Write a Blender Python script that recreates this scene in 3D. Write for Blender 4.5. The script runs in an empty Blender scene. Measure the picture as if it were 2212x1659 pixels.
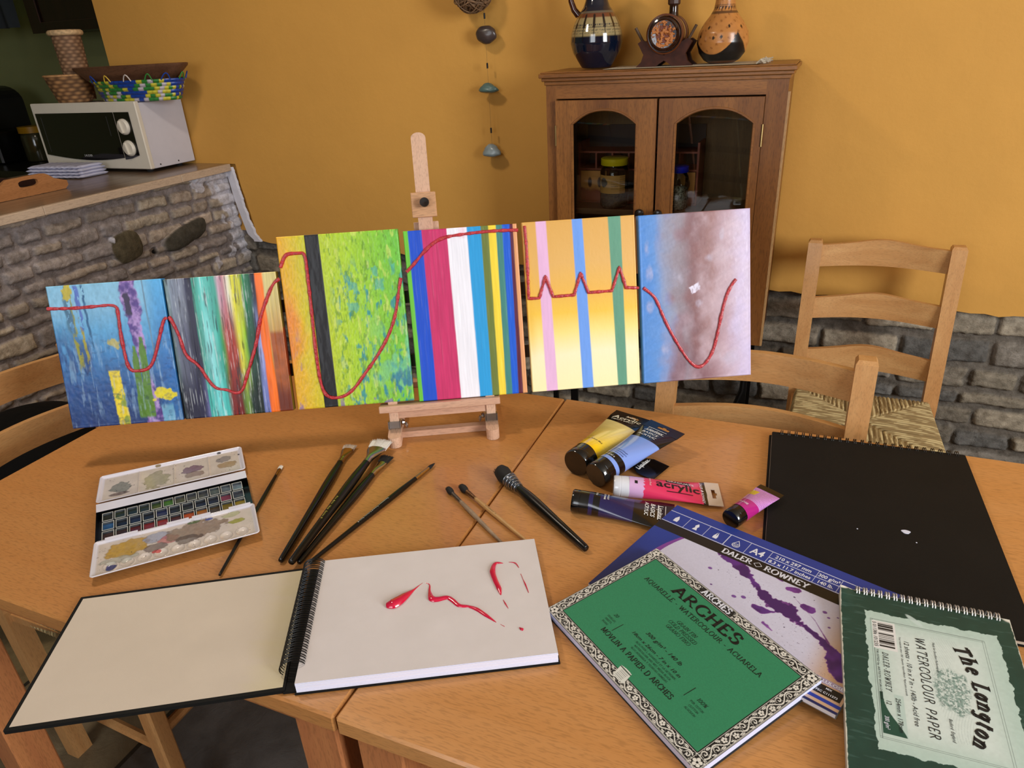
import bpy, math, random
import numpy as np
from mathutils import Vector, Matrix

# ------------------------------------------------------------------ camera, light, exposure
SC = bpy.context.scene
COL = SC.collection
TZ = 0.75                                            # height of the table top
FPX, IW, IH = 1516.9, 2212.0, 1659.0
FW = Vector((-0.36326, 0.82274, -0.43719)).normalized()
RT = Vector((0.92302, 0.38166, -0.04870)).normalized()
UP = RT.cross(FW).normalized()
EYE = Vector((0.0, 0.0, TZ + 0.64525))

cam_d = bpy.data.cameras.new('camera')
cam_d.sensor_fit = 'HORIZONTAL'
cam_d.sensor_width = 36.0
cam_d.lens = FPX / IW * 36.0
cam_d.clip_start = 0.02
cam_o = bpy.data.objects.new('camera', cam_d)
COL.objects.link(cam_o)
rot = Matrix((RT, UP, -FW)).transposed()
cam_o.matrix_world = Matrix.Translation(EYE) @ rot.to_4x4()
SC.camera = cam_o

SC.view_settings.view_transform = 'Standard'
SC.view_settings.look = 'None'
SC.view_settings.gamma = 1.0
SC.view_settings.use_curve_mapping = False
SC.view_settings.exposure = 0.08
SC.cycles.use_denoising = True
SC.cycles.max_bounces = 8
SC.cycles.sample_clamp_indirect = 6.0
SC.cycles.caustics_reflective = False
SC.cycles.caustics_refractive = False

wd = bpy.data.worlds.new('world')
SC.world = wd
wd.use_nodes = True
wd.node_tree.nodes['Background'].inputs[0].default_value = (0.80, 0.88, 1.0, 1)
wd.node_tree.nodes['Background'].inputs[1].default_value = 1.0


def area(name, loc, target, sx, sy, power, color):
    d = bpy.data.lights.new(name, 'AREA')
    d.shape = 'RECTANGLE'
    d.size, d.size_y, d.energy, d.color = sx, sy, power, color
    o = bpy.data.objects.new(name, d)
    COL.objects.link(o)
    o.location = loc
    o.rotation_euler = (Vector(target) - Vector(loc)).to_track_quat('-Z', 'Y').to_euler()
    return o


# daylight in the window of the right wall, the window behind the camera, the ceiling lamp over the table end
area('window_daylight_right', (2.42, -0.10, 1.70), (-0.5, 1.6, 1.0), 1.0, 1.2, 82, (0.94, 0.97, 1.0))
area('window_daylight_behind', (-0.6, -2.2, 1.75), (-0.3, 1.5, 0.9), 1.5, 1.2, 26, (0.92, 0.95, 1.0))
area('ceiling_lamp_light', (-1.40, 0.95, 2.38), (-1.40, 0.95, 0.0), 0.20, 0.20, 12, (1.0, 0.86, 0.70))


# ------------------------------------------------------------------ small geometry helpers
def ray(px, py):
    return FW + RT * ((px - IW / 2) / FPX) - UP * ((py - IH / 2) / FPX)


def HP(px, py, z=0.0):                                # where a sight line meets the level z above the table top
    d = ray(px, py)
    return EYE + d * ((TZ + z - EYE.z) / d.z)


def YP(px, py, y):                                    # where it meets the upright plane Y = y
    d = ray(px, py)
    return EYE + d * (y / d.y)


def XP(px, py, x):
    d = ray(px, py)
    return EYE + d * (x / d.x)


def frame(o, x, up=Vector((0, 0, 1))):
    """matrix with origin o, X axis along x and Z close to up"""
    x = Vector(x).normalized()
    z = Vector(up)
    z = (z - x * z.dot(x)).normalized()
    y = z.cross(x)
    m = Matrix((x, y, z)).transposed().to_4x4()
    m.translation = Vector(o)
    return m


def TR(x, y, z):
    return Matrix.Translation((x, y, z))


def RZ(a):
    return Matrix.Rotation(math.radians(a), 4, 'Z')


def RX(a):
    return Matrix.Rotation(math.radians(a), 4, 'X')


def RY(a):
    return Matrix.Rotation(math.radians(a), 4, 'Y')


def hexl(h):
    h = h.lstrip('#')
    return tuple((lambda c: c / 12.92 if c <= 0.04045 else ((c + 0.055) / 1.055) ** 2.4)(int(h[i:i + 2], 16) / 255) for i in (0, 2, 4))


def H(h):
    return np.array(hexl(h))


# ------------------------------------------------------------------ materials
MATS = {}


def ramp(nt, stops):
    r = nt.nodes.new('ShaderNodeValToRGB')
    el = r.color_ramp.elements
    while len(el) < len(stops):
        el.new(0.5)
    for e, (p, c) in zip(el, stops):
        e.position = p
        e.color = (*c, 1)
    return r


def base_mat(name, rough, metal=0.0, spec=0.5, coat=0.0):
    m = bpy.data.materials.new(name)
    m.use_nodes = True
    nt = m.node_tree
    b = nt.nodes['Principled BSDF']
    b.inputs['Roughness'].default_value = rough
    b.inputs['Metallic'].default_value = metal
    b.inputs['Specular IOR Level'].default_value = spec
    b.inputs['Coat Weight'].default_value = coat
    b.inputs['Coat Roughness'].default_value = 0.1
    return m, nt, b


def coords(nt, scale=(1, 1, 1)):
    tc = nt.nodes.new('ShaderNodeTexCoord')
    mp = nt.nodes.new('ShaderNodeMapping')
    mp.inputs['Scale'].default_value = scale
    nt.links.new(tc.outputs['Object'], mp.inputs['Vector'])
    return mp.outputs['Vector']


def noise(nt, vec, scale, detail=3.0, rough=0.5, dist=0.0):
    n = nt.nodes.new('ShaderNodeTexNoise')
    n.inputs['Scale'].default_value = scale
    n.inputs['Detail'].default_value = detail
    n.inputs['Roughness'].default_value = rough
    n.inputs['Distortion'].default_value = dist
    nt.links.new(vec, n.inputs['Vector'])
    return n.outputs['Fac']


def bump(nt, b, fac, strength, dist=0.002):
    bn = nt.nodes.new('ShaderNodeBump')
    bn.inputs['Strength'].default_value = strength
    bn.inputs['Distance'].default_value = dist
    nt.links.new(fac, bn.inputs['Height'])
    nt.links.new(bn.outputs['Normal'], b.inputs['Normal'])


def M(name, col, rough=0.5, metal=0.0, spec=0.5, coat=0.0, var=0.06, vs=30.0, bmp=0.0, bs=200.0, bd=0.001, trans=0.0, ior=1.45, thin=False):
    if name in MATS:
        return MATS[name]
    m, nt, b = base_mat(name, rough, metal, spec, coat)
    c = np.array(hexl(col))
    v = coords(nt)
    f = noise(nt, v, vs, 4)
    r = ramp(nt, [(0.3, tuple(np.clip(c * (1 - var), 0, 1))), (0.7, tuple(np.clip(c * (1 + var), 0, 1)))])
    nt.links.new(f, r.inputs['Fac'])
    nt.links.new(r.outputs['Color'], b.inputs['Base Color'])
    if bmp:
        bump(nt, b, noise(nt, v, bs, 4), bmp, bd)
    if trans:
        b.inputs['Transmission Weight'].default_value = trans
        b.inputs['IOR'].default_value = ior
    MATS[name] = m
    return m


def wood(name, c1, c2, axis='X', s=1.0, rough=0.42, coat=0.15, fleck=0.25, c3=None, broad=2.2):
    if name in MATS:
        return MATS[name]
    m, nt, b = base_mat(name, rough, 0, 0.4, coat)
    st = [14.0 * s, 14.0 * s, 14.0 * s]
    st['XYZ'.index(axis)] = 0.9 * s
    v = coords(nt, tuple(st))
    f1 = noise(nt, v, broad, 5, 0.6, 0.6)
    a, c = np.array(hexl(c1)), np.array(hexl(c2))
    stops = [(0.32, tuple(a)), (0.52, tuple((a + c) / 2)), (0.68, tuple(c))]
    if c3:
        stops[0] = (0.24, hexl(c3))
        stops.insert(1, (0.4, tuple(a)))
    r = ramp(nt, stops)
    nt.links.new(f1, r.inputs['Fac'])
    st2 = [520.0 * s, 520.0 * s, 520.0 * s]
    st2['XYZ'.index(axis)] = 75.0 * s
    v2 = coords(nt, tuple(st2))
    f2 = noise(nt, v2, 1.0, 2, 0.5)
    r2 = ramp(nt, [(0.36, (1 - fleck,) * 3), (0.5, (1, 1, 1))])
    nt.links.new(f2, r2.inputs['Fac'])
    mx = nt.nodes.new('ShaderNodeMix')
    mx.data_type = 'RGBA'
    mx.blend_type = 'MULTIPLY'
    mx.inputs[0].default_value = 1.0
    nt.links.new(r.outputs['Color'], mx.inputs[6])
    nt.links.new(r2.outputs['Color'], mx.inputs[7])
    nt.links.new(mx.outputs[2], b.inputs['Base Color'])
    bump(nt, b, f2, 0.08, 0.0006)
    MATS[name] = m
    return m


def clear_glass(name, tint=(1, 1, 1)):
    # thin pane: mostly see-through with a mirror part that grows at grazing angles
    if name in MATS:
        return MATS[name]
    m = bpy.data.materials.new(name)
    m.use_nodes = True
    nt = m.node_tree
    nt.nodes.remove(nt.nodes['Principled BSDF'])
    tr = nt.nodes.new('ShaderNodeBsdfTransparent')
    tr.inputs[0].default_value = (*tint, 1)
    gl = nt.nodes.new('ShaderNodeBsdfGlossy')
    gl.inputs['Roughness'].default_value = 0.02
    fr = nt.nodes.new('ShaderNodeFresnel')
    fr.inputs[0].default_value = 1.4
    mx = nt.nodes.new('ShaderNodeMixShader')
    nt.links.new(fr.outputs[0], mx.inputs[0])
    nt.links.new(tr.outputs[0], mx.inputs[1])
    nt.links.new(gl.outputs[0], mx.inputs[2])
    nt.links.new(mx.outputs[0], nt.nodes['Material Output'].inputs[0])
    MATS[name] = m
    return m


def art_mat(name, rough=0.5, coat=0.0, spec=0.5, bmp=0.0, bs=600.0, metal=0.0):
    """printed or painted surface: the colour is stored with the mesh"""
    if name in MATS:
        return MATS[name]
    m, nt, b = base_mat(name, rough, metal, spec, coat)
    at = nt.nodes.new('ShaderNodeAttribute')
    at.attribute_name = 'Col'
    nt.links.new(at.outputs['Color'], b.inputs['Base Color'])
    if bmp:
        bump(nt, b, noise(nt, coords(nt), bs, 3), bmp, 0.0006)
    MATS[name] = m
    return m


# ------------------------------------------------------------------ scene tree
WM = {}


def put(o, parent=None, mw=None):
    COL.objects.link(o)
    if mw is None:
        mw = WM[parent.name] if parent else Matrix.Identity(4)
    WM[o.name] = mw
    if parent:
        o.parent = parent
        o.matrix_local = WM[parent.name].inverted() @ mw
    else:
        o.matrix_world = mw
    return o


def tag(o, label=None, cat=None, group=None, kind=None):
    for k, v in (('label', label), ('category', cat), ('group', group), ('kind', kind)):
        if v:
            o[k] = v
    return o


def thing(name, label, cat, mw=None, group=None):
    o = bpy.data.objects.new(name, None)
    o.empty_display_size = 0.05
    put(o, None, mw if mw is not None else Matrix.Identity(4))
    return tag(o, label, cat, group)


class MB:
    """collects shapes; build() links them as ONE mesh object"""

    def __init__(s):
        s.v, s.f, s.m = [], [], []

    def add(s, vs, fs, mi=0, T=None):
        k = len(s.v)
        for p in vs:
            p = Vector(p)
            s.v.append(T @ p if T is not None else p)
        for f in fs:
            s.f.append([k + i for i in f])
            s.m.append(mi)
        return s

    def box(s, x0, x1, y0, y1, z0, z1, mi=0, T=None, ch=0.0):
        if ch <= 0:
            vs = [(x, y, z) for z in (z0, z1) for y in (y0, y1) for x in (x0, x1)]
            fs = [(0, 2, 3, 1), (4, 5, 7, 6), (0, 1, 5, 4), (2, 6, 7, 3), (0, 4, 6, 2), (1, 3, 7, 5)]
            return s.add(vs, fs, mi, T)
        c = min(ch, (x1 - x0) / 2.1, (y1 - y0) / 2.1, (z1 - z0) / 2.1)
        vs, idx = [], {}
        for ix, X in ((-1, x0), (1, x1)):
            for iy, Y in ((-1, y0), (1, y1)):
                for iz, Z in ((-1, z0), (1, z1)):
                    for a in range(3):
                        p = [X - ix * c, Y - iy * c, Z - iz * c]
                        p[a] = (X, Y, Z)[a]
                        idx[(ix, iy, iz, a)] = len(vs)
                        vs.append(p)
        fs = []
        for a in range(3):
            b, d = (a + 1) % 3, (a + 2) % 3
            for sg in (-1, 1):
                q = []
                for sb, sd in ((-1, -1), (1, -1), (1, 1), (-1, 1)):
                    k = [0, 0, 0]
                    k[a], k[b], k[d] = sg, sb, sd
                    q.append(idx[(*k, a)])
                fs.append(q if sg > 0 else q[::-1])
        for a in range(3):
            b, d = (a + 1) % 3, (a + 2) % 3
            for sb in (-1, 1):
                for sd in (-1, 1):
                    k0, k1 = [0, 0, 0], [0, 0, 0]
                    k0[a], k0[b], k0[d] = -1, sb, sd
                    k1[a], k1[b], k1[d] = 1, sb, sd
                    q = [idx[(*k0, b)], idx[(*k1, b)], idx[(*k1, d)], idx[(*k0, d)]]
                    fs.append(q if sb * sd < 0 else q[::-1])
        for ix in (-1, 1):
            for iy in (-1, 1):
                for iz in (-1, 1):
                    q = [idx[(ix, iy, iz, a)] for a in range(3)]
                    fs.append(q if ix * iy * iz > 0 else q[::-1])
        return s.add(vs, fs, mi, T)

    def prism(s, pts, z0, z1, mi=0, T=None, side=None):
        n = len(pts)
        vs = [(x, y, z0) for x, y in pts] + [(x, y, z1) for x, y in pts]
        s.add(vs, [tuple(range(n - 1, -1, -1)), tuple(range(n, 2 * n))], mi, T)
        k = len(s.v) - 2 * n
        for i in range(n):
            j = (i + 1) % n
            s.f.append([k + i, k + j, k + n + j, k + n + i])
            s.m.append(mi if side is None else side)
        return s

    def lathe(s, prof, n=24, mi=0, T=None, sy=1.0, caps=True):
        vs, fs = [], []
        for r, z in prof:
            for i in range(n):
                a = 2 * math.pi * i / n
                vs.append((r * math.cos(a), r * math.sin(a) * sy, z))
        for j in range(len(prof) - 1):
            for i in range(n):
                k = (i + 1) % n
                fs.append((j * n + i, j * n + k, (j + 1) * n + k, (j + 1) * n + i))
        if caps:
            if prof[0][0] > 1e-6:
                fs.append(tuple(range(n - 1, -1, -1)))
            if prof[-1][0] > 1e-6:
                fs.append(tuple((len(prof) - 1) * n + i for i in range(n)))
        return s.add(vs, fs, mi, T)

    def tube(s, pts, r, n=8, mi=0, T=None, closed=False, flat=1.0, up=(0, 0, 1)):
        pts = [Vector(p) for p in pts]
        N = len(pts)
        rs = r if hasattr(r, '__len__') else [r] * N
        vs, fs = [], []
        prev = None
        for i, p in enumerate(pts):
            if closed:
                t = pts[(i + 1) % N] - pts[i - 1]
            else:
                t = pts[min(i + 1, N - 1)] - pts[max(i - 1, 0)]
            t.normalize()
            u = Vector(up)
            if prev is not None and closed is False and abs(u.dot(t)) > 0.9:
                u = prev
            if abs(u.dot(t)) > 0.95:
                u = Vector((1, 0, 0)) if abs(t.x) < 0.9 else Vector((0, 1, 0))
            sd = t.cross(u).normalized()
            w = sd.cross(t).normalized()
            prev = w
            for k in range(n):
                a = 2 * math.pi * k / n
                vs.append(p + sd * (rs[i] * math.cos(a)) + w * (rs[i] * math.sin(a) * flat))
        for i in range(N if closed else N - 1):
            j = (i + 1) % N
            for k in range(n):
                l = (k + 1) % n
                fs.append((i * n + k, i * n + l, j * n + l, j * n + k))
        if not closed:
            fs.append(tuple(range(n - 1, -1, -1)))
            fs.append(tuple((N - 1) * n + i for i in range(n)))
        return s.add(vs, fs, mi, T)

    def build(s, name, mats, parent=None, smooth=False, label=None, world=False, kind=None, mw=None, angle=40):
        me = bpy.data.meshes.new(name)
        mats = mats if isinstance(mats, (list, tuple)) else [mats]
        for m in mats:
            me.materials.append(m)
        vs = s.v
        base = mw if mw is not None else (WM[parent.name] if parent else Matrix.Identity(4))
        if world:
            inv = base.inverted()
            vs = [inv @ v for v in vs]
        me.from_pydata([tuple(v) for v in vs], [], s.f)
        me.polygons.foreach_set('material_index', s.m)
        if smooth:
            me.polygons.foreach_set('use_smooth', [True] * len(s.f))
            try:
                me.set_sharp_from_angle(angle=math.radians(angle))
            except Exception:
                pass
        me.update()
        o = bpy.data.objects.new(name, me)
        put(o, parent, base)
        if label or kind:
            tag(o, label, kind=kind)
        return o


def grid_obj(name, P, C, mat, parent=None, smooth=True, wrap=False, world=True, mw=None, extra=None, flip=False, label=None):
    """dense sheet: P (ny,nx,3) points, C (ny,nx,3) linear colours kept as the 'Col' attribute"""
    ny, nx = P.shape[:2]
    base = mw if mw is not None else (WM[parent.name] if parent else Matrix.Identity(4))
    pts = P.reshape(-1, 3).astype(np.float64)
    if world:
        inv = np.array(base.inverted())
        pts = pts @ inv[:3, :3].T + inv[:3, 3]
    idx = np.arange(nx * ny).reshape(ny, nx)
    if wrap:
        a, b = idx[:-1], np.roll(idx, -1, axis=1)[:-1]
        c, d = np.roll(idx, -1, axis=1)[1:], idx[1:]
    else:
        a, b, c, d = idx[:-1, :-1], idx[:-1, 1:], idx[1:, 1:], idx[1:, :-1]
    F = np.stack([a, b, c, d] if not flip else [a, d, c, b], -1).reshape(-1, 4)
    me = bpy.data.meshes.new(name)
    me.vertices.add(len(pts))
    me.vertices.foreach_set('co', pts.ravel())
    nf = len(F)
    me.loops.add(nf * 4)
    me.loops.foreach_set('vertex_index', F.ravel().astype(np.int32))
    me.polygons.add(nf)
    me.polygons.foreach_set('loop_start', np.arange(0, nf * 4, 4, dtype=np.int32))
    me.polygons.foreach_set('use_smooth', np.full(nf, smooth))
    me.materials.append(mat)
    me.update(calc_edges=True)
    me.validate()
    at = me.color_attributes.new('Col', 'FLOAT_COLOR', 'POINT')
    cc = np.ones((len(pts), 4), dtype=np.float32)
    cc[:, :3] = np.clip(C.reshape(-1, 3), 0, 1)
    at.data.foreach_set('color', cc.ravel())
    o = bpy.data.objects.new(name, me)
    put(o, parent, base)
    if label:
        o['label'] = label
    return o


# ------------------------------------------------------------------ noise and colour mixing for painted surfaces
def _h(ix, iy, seed):
    n = (ix * 374761393 + iy * 668265263 + seed * 982451653) & 0xffffffff
    n = ((n ^ (n >> 13)) * 1274126177) & 0xffffffff
    return ((n ^ (n >> 16)) & 0xffff) / 65535.0


def vn(x, y, seed=0):
    x, y = np.asarray(x, float), np.asarray(y, float)
    ix, iy = np.floor(x).astype(np.int64), np.floor(y).astype(np.int64)
    fx, fy = x - ix, y - iy
    fx, fy = fx * fx * (3 - 2 * fx), fy * fy * (3 - 2 * fy)
    a, b = _h(ix, iy, seed), _h(ix + 1, iy, seed)
    c, d = _h(ix, iy + 1, seed), _h(ix + 1, iy + 1, seed)
    return (a * (1 - fx) + b * fx) * (1 - fy) + (c * (1 - fx) + d * fx) * fy


def fbm(x, y, seed=0, o=4):
    t, a, n = 0, 0.5, 0
    for k in range(o):
        t = t + a * vn(x * 2 ** k, y * 2 ** k, seed + k * 17)
        n += a
        a *= 0.5
    return t / n


def ss(a, b, x):
    t = np.clip((x - a) / (b - a + 1e-12), 0, 1)
    return t * t * (3 - 2 * t)


def mixc(A, B, f):
    f = np.asarray(f)[..., None]
    return A * (1 - f) + B * f


def stops(x, st):
    """piecewise linear colours along x; st = [(position, '#hex'), ...]"""
    p = [s[0] for s in st]
    c = np.array([hexl(s[1]) for s in st])
    return np.stack([np.interp(x, p, c[:, k]) for k in range(3)], -1)


def quadP(P00, P10, P11, P01, nx, ny):
    u, v = np.meshgrid(np.linspace(0, 1, nx), np.linspace(0, 1, ny))
    q = [np.array(p) for p in (P00, P10, P11, P01)]
    P = (q[0] * ((1 - u) * (1 - v))[..., None] + q[1] * (u * (1 - v))[..., None] + q[2] * (u * v)[..., None] + q[3] * ((1 - u) * v)[..., None])
    return P, u, v


# ------------------------------------------------------------------ lettering
def arc(cx, cy, rx, ry, a0, a1, n=14):
    return [(cx + rx * math.cos(math.radians(a0 + (a1 - a0) * i / n)), cy + ry * math.sin(math.radians(a0 + (a1 - a0) * i / n))) for i in range(n + 1)]


# roman capitals as pen strokes in a box 10 high: (width, [strokes], serif points)
GL = {
    'A': (8, [[(0.6, 0), (4, 10)], [(4, 10), (7.4, 0)], [(1.9, 3.6), (6.1, 3.6)]], [(0.6, 0), (7.4, 0)]),
    'B': (6.6, [[(1.2, 0), (1.2, 10)], [(1.2, 10)] + arc(3.2, 7.6, 2.3, 2.4, 90, -90) + [(1.2, 5.2)], [(1.2, 5.2)] + arc(3.5, 2.6, 2.7, 2.6, 90, -90) + [(1.2, 0)]], [(1.2, 0), (1.2, 10)]),
    'C': (8, [arc(5, 5, 4.2, 5, 50, 310, 22), [(7.6, 8.8), (7.8, 6.8)], [(7.6, 1.2), (7.8, 2.8)]], []),
    'D': (8, [[(1.2, 0), (1.2, 10)], [(1.2, 10)] + arc(3.4, 5, 4, 5, 90, -90, 18) + [(1.2, 0)]], [(1.2, 0), (1.2, 10)]),
    'E': (6.6, [[(1.2, 0), (1.2, 10)], [(1.2, 10), (5.6, 10), (5.8, 8.4)], [(1.2, 5.2), (4.6, 5.2)], [(1.2, 0), (5.8, 0), (6.1, 1.8)]], [(1.2, 0), (1.2, 10)]),
    'F': (6, [[(1.2, 0), (1.2, 10)], [(1.2, 10), (5.6, 10), (5.8, 8.4)], [(1.2, 5.2), (4.6, 5.2)]], [(1.2, 0), (1.2, 10)]),
    'G': (8.2, [arc(5, 5, 4.2, 5, 50, 330, 22), [(7.2, 0.6), (7.2, 4.6)], [(5.6, 4.6), (8.2, 4.6)]], []),
    'H': (8.4, [[(1.4, 0), (1.4, 10)], [(7, 0), (7, 10)], [(1.4, 5.2), (7, 5.2)]], [(1.4, 0), (1.4, 10), (7, 0), (7, 10)]),
    'I': (3.2, [[(1.6, 0), (1.6, 10)]], [(1.6, 0), (1.6, 10)]),
    'J': (4.6, [[(3, 10), (3, 2)] + arc(1.8, 1.6, 1.2, 1.6, 0, -160, 8)], [(3, 10)]),
    'K': (7.8, [[(1.4, 0), (1.4, 10)], [(6.6, 10), (1.6, 4.6)], [(3, 6), (7.2, 0)]], [(1.4, 0), (1.4, 10), (6.6, 10), (7.2, 0)]),
    'L': (6.4, [[(1.2, 0), (1.2, 10)], [(1.2, 0), (5.8, 0), (6.1, 1.9)]], [(1.2, 0), (1.2, 10)]),
    'M': (10, [[(1.2, 0), (1.7, 10)], [(1.7, 10), (5, 1.2)], [(5, 1.2), (8.3, 10)], [(8.3, 10), (8.8, 0)]], [(1.2, 0), (1.5, 10), (8.5, 10), (8.8, 0)]),
    'N': (8.6, [[(1.4, 0), (1.4, 10)], [(1.4, 10), (7.2, 0)], [(7.2, 0), (7.2, 10)]], [(1.4, 0), (1.2, 10), (7.2, 10)]),
    'O': (9, [arc(4.6, 5, 4, 5, 0, 360, 28)], []),
    'P': (6.6, [[(1.2, 0), (1.2, 10)], [(1.2, 10)] + arc(3.2, 7.3, 2.6, 2.7, 90, -90) + [(1.2, 4.6)]], [(1.2, 0), (1.2, 10)]),
    'Q': (9, [arc(4.6, 5, 4, 5, 0, 360, 28), [(4.6, 0.4), (6.5, -1.6), (9, -1.8)]], []),
    'R': (7.6, [[(1.2, 0), (1.2, 10)], [(1.2, 10)] + arc(3.2, 7.5, 2.5, 2.5, 90, -90) + [(1.2, 5)], [(3.2, 5), (7.2, 0)]], [(1.2, 0), (1.2, 10), (7.2, 0)]),
    'S': (6.4, [arc(3.2, 7.6, 2.3, 2.4, 40, 270, 14) + arc(3.2, 2.6, 2.5, 2.6, 90, -140, 14)[1:], [(5, 9.4), (5.1, 7.6)], [(1.1, 0.6), (0.9, 2.6)]], []),
    'T': (7.6, [[(3.8, 0), (3.8, 10)], [(0.6, 8.4), (0.8, 10), (6.8, 10), (7, 8.4)]], [(3.8, 0)]),
    'U': (8.2, [[(1.4, 10), (1.4, 3.4)] + arc(4.1, 3.2, 2.7, 3.2, 180, 360, 14) + [(6.8, 10)]], [(1.4, 10), (6.8, 10)]),
    'V': (8, [[(0.8, 10), (4, 0)], [(4, 0), (7.2, 10)]], [(0.8, 10), (7.2, 10)]),
    'W': (11.4, [[(0.8, 10), (3.4, 0)], [(3.4, 0), (5.7, 9)], [(5.7, 9), (8, 0)], [(8, 0), (10.6, 10)]], [(0.8, 10), (10.6, 10)]),
    'X': (8, [[(1, 10), (7, 0)], [(7, 10), (1, 0)]], [(1, 10), (7, 0), (7, 10), (1, 0)]),
    'Y': (7.8, [[(0.8, 10), (3.9, 4.8)], [(7, 10), (3.9, 4.8)], [(3.9, 4.8), (3.9, 0)]], [(0.8, 10), (7, 10), (3.9, 0)]),
    'Z': (7, [[(1, 8.6), (1, 10), (6.2, 10), (0.8, 0), (6.2, 0), (6.4, 1.6)]], []),
    '-': (5, [[(0.8, 4), (4.2, 4)]], []),
    '/': (5, [[(0.4, -1), (4.6, 10.5)]], []),
    '.': (2.6, [[(1.0, 0.3), (1.6, 0.3)]], []),
    '%': (9, [arc(2.4, 7.6, 1.6, 2.3, 0, 360, 12), arc(6.8, 2.4, 1.6, 2.3, 0, 360, 12), [(1.6, 0), (7.6, 10)]], []),
    '0': (6.4, [arc(3.2, 5, 2.5, 5, 0, 360, 22)], []),
    '1': (4, [[(0.8, 8.4), (2.2, 10), (2.2, 0)]], [(2.2, 0)]),
    '2': (6.2, [arc(3, 7.2, 2.3, 2.8, 160, -30, 12) + [(0.8, 0), (5.4, 0), (5.7, 1.5)]], []),
    '3': (6, [arc(2.8, 7.6, 2.1, 2.4, 150, -90, 12), arc(2.8, 2.6, 2.5, 2.6, 90, -150, 12)], []),
    '4': (6.4, [[(4.4, 0), (4.4, 10), (0.6, 3), (6, 3)]], []),
    '6': (6.2, [arc(3.2, 2.9, 2.4, 2.9, 0, 360, 18), [(0.9, 3.6)] + arc(5, 3.4, 4.2, 6.6, 175, 95, 8)], []),
    '7': (6, [[(0.6, 8.6), (0.6, 10), (5.4, 10), (2, 0)]], []),
    '8': (6, [arc(3, 7.6, 2, 2.4, 0, 360, 16), arc(3, 2.6, 2.4, 2.6, 0, 360, 16)], []),
    'h': (6.6, [[(1.2, 0), (1.2, 10.4)], [(1.2, 4)] + arc(3.2, 4, 2, 2.4, 160, 0, 8) + [(5.2, 0)]], [(1.2, 0), (1, 10.4), (5.2, 0)]),
    'e': (5.8, [[(0.9, 3.5), (4.9, 3.5)] + arc(2.9, 3.3, 2.1, 3.2, 5, 315, 16)], []),
    'a': (6, [[(4.6, 6.2), (4.6, 1), (5.4, 0)], arc(2.8, 3.1, 1.9, 3.1, 20, 340, 16)], []),
    'n': (6.6, [[(1.2, 0), (1.2, 6.2)], [(1.2, 4)] + arc(3.2, 4, 2, 2.3, 160, 0, 8) + [(5.2, 0)]], [(1.2, 0), (1, 6.2), (5.2, 0)]),
    'g': (6, [arc(2.8, 3.8, 1.9, 2.5, 0, 360, 16), [(4.6, 6.3), (4.6, -1)] + arc(2.8, -1.2, 1.8, 1.8, 0, -160, 8)], []),
    't': (4.4, [[(1.8, 8.6), (1.8, 1.2), (2.6, 0.1), (3.8, 0.6)], [(0.4, 6.2), (3.8, 6.2)]], []),
    'o': (6, [arc(3, 3.2, 2.2, 3.1, 0, 360, 18)], []),
    ' ': (4, [], []),
}


def pen(mb, text, T, h, track=0.6, thick=1.5, thin=0.55, slant=0.0, mi=0, align='L', wide=1.0, serif=1.0, z=0.0, warp=None, sizes=None):
    """writes text with a broad pen on the XY plane of T; returns its width"""
    k = h / 10.0
    tot = sum(GL.get(c, GL[' '])[0] * wide + track for c in text) - track
    x = {'L': 0, 'C': -tot / 2, 'R': -tot}[align]

    def put_poly(P):
        Q = []
        for px, py in P:
            X, Y = (px + slant * py) * k, py * k
            if warp:
                X, Y, zz = warp(X, Y)
                Q.append((X, Y, zz))
            else:
                Q.append((X, Y, z))
        mb.add(Q, [tuple(range(len(Q)))], mi, T)
    for c in text:
        w, strokes, ser = GL.get(c, GL[' '])
        for st in strokes:
            for (a, b) in zip(st[:-1], st[1:]):
                ax, ay, bx, by = x + a[0] * wide, a[1], x + b[0] * wide, b[1]
                dx, dy = bx - ax, by - ay
                L = math.hypot(dx, dy)
                if L < 1e-6:
                    continue
                ang = math.atan2(dy, dx)
                wdt = thin + (thick - thin) * abs(math.sin(ang + 0.45)) ** 1.5
                nx, ny = -dy / L * wdt / 2, dx / L * wdt / 2
                e = 0.12
                ex, ey = dx / L * e, dy / L * e
                put_poly([(ax - nx - ex, ay - ny - ey), (bx - nx + ex, by - ny + ey), (bx + nx + ex, by + ny + ey), (ax + nx - ex, ay + ny - ey)])
        if serif:
            for sx, sy in ser:
                sx = x + sx * wide
                d = 1 if sy < 5 else -1
                hw = (0.9 + 0.62 * thick) * serif
                put_poly([(sx - hw, sy), (sx + hw, sy), (sx + hw * 0.5, sy + d * 0.95), (sx - hw * 0.5, sy + d * 0.95)][::d])
        x += w * wide + track
    return tot * k


def sans(mb, text, T, h, mi=0, align='LEFT', bold=0.0, slant=0.0, wx=1.0, warp=None, z=0.0):
    """plain lettering; h = cap height"""
    cu = bpy.data.curves.new('t', 'FONT')
    cu.body = text
    cu.size = h / 0.72
    cu.align_x = align
    cu.shear = slant
    cu.offset = bold * h
    cu.resolution_u = 2
    o = bpy.data.objects.new('t', cu)
    me = bpy.data.meshes.new_from_object(o)
    vs = []
    for v in me.vertices:
        x, y = v.co.x * wx, v.co.y
        vs.append(warp(x, y) if warp else (x, y, z))
    fs = [tuple(p.vertices) for p in me.polygons]
    mb.add(vs, fs, mi, T)
    bpy.data.objects.remove(o)
    bpy.data.curves.remove(cu)
    bpy.data.meshes.remove(me)


# ------------------------------------------------------------------ room
WY = 2.27                                             # face of the back wall


def struct(name, mb, m, **k):
    return mb.build(name, m, kind='structure', **k)


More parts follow.
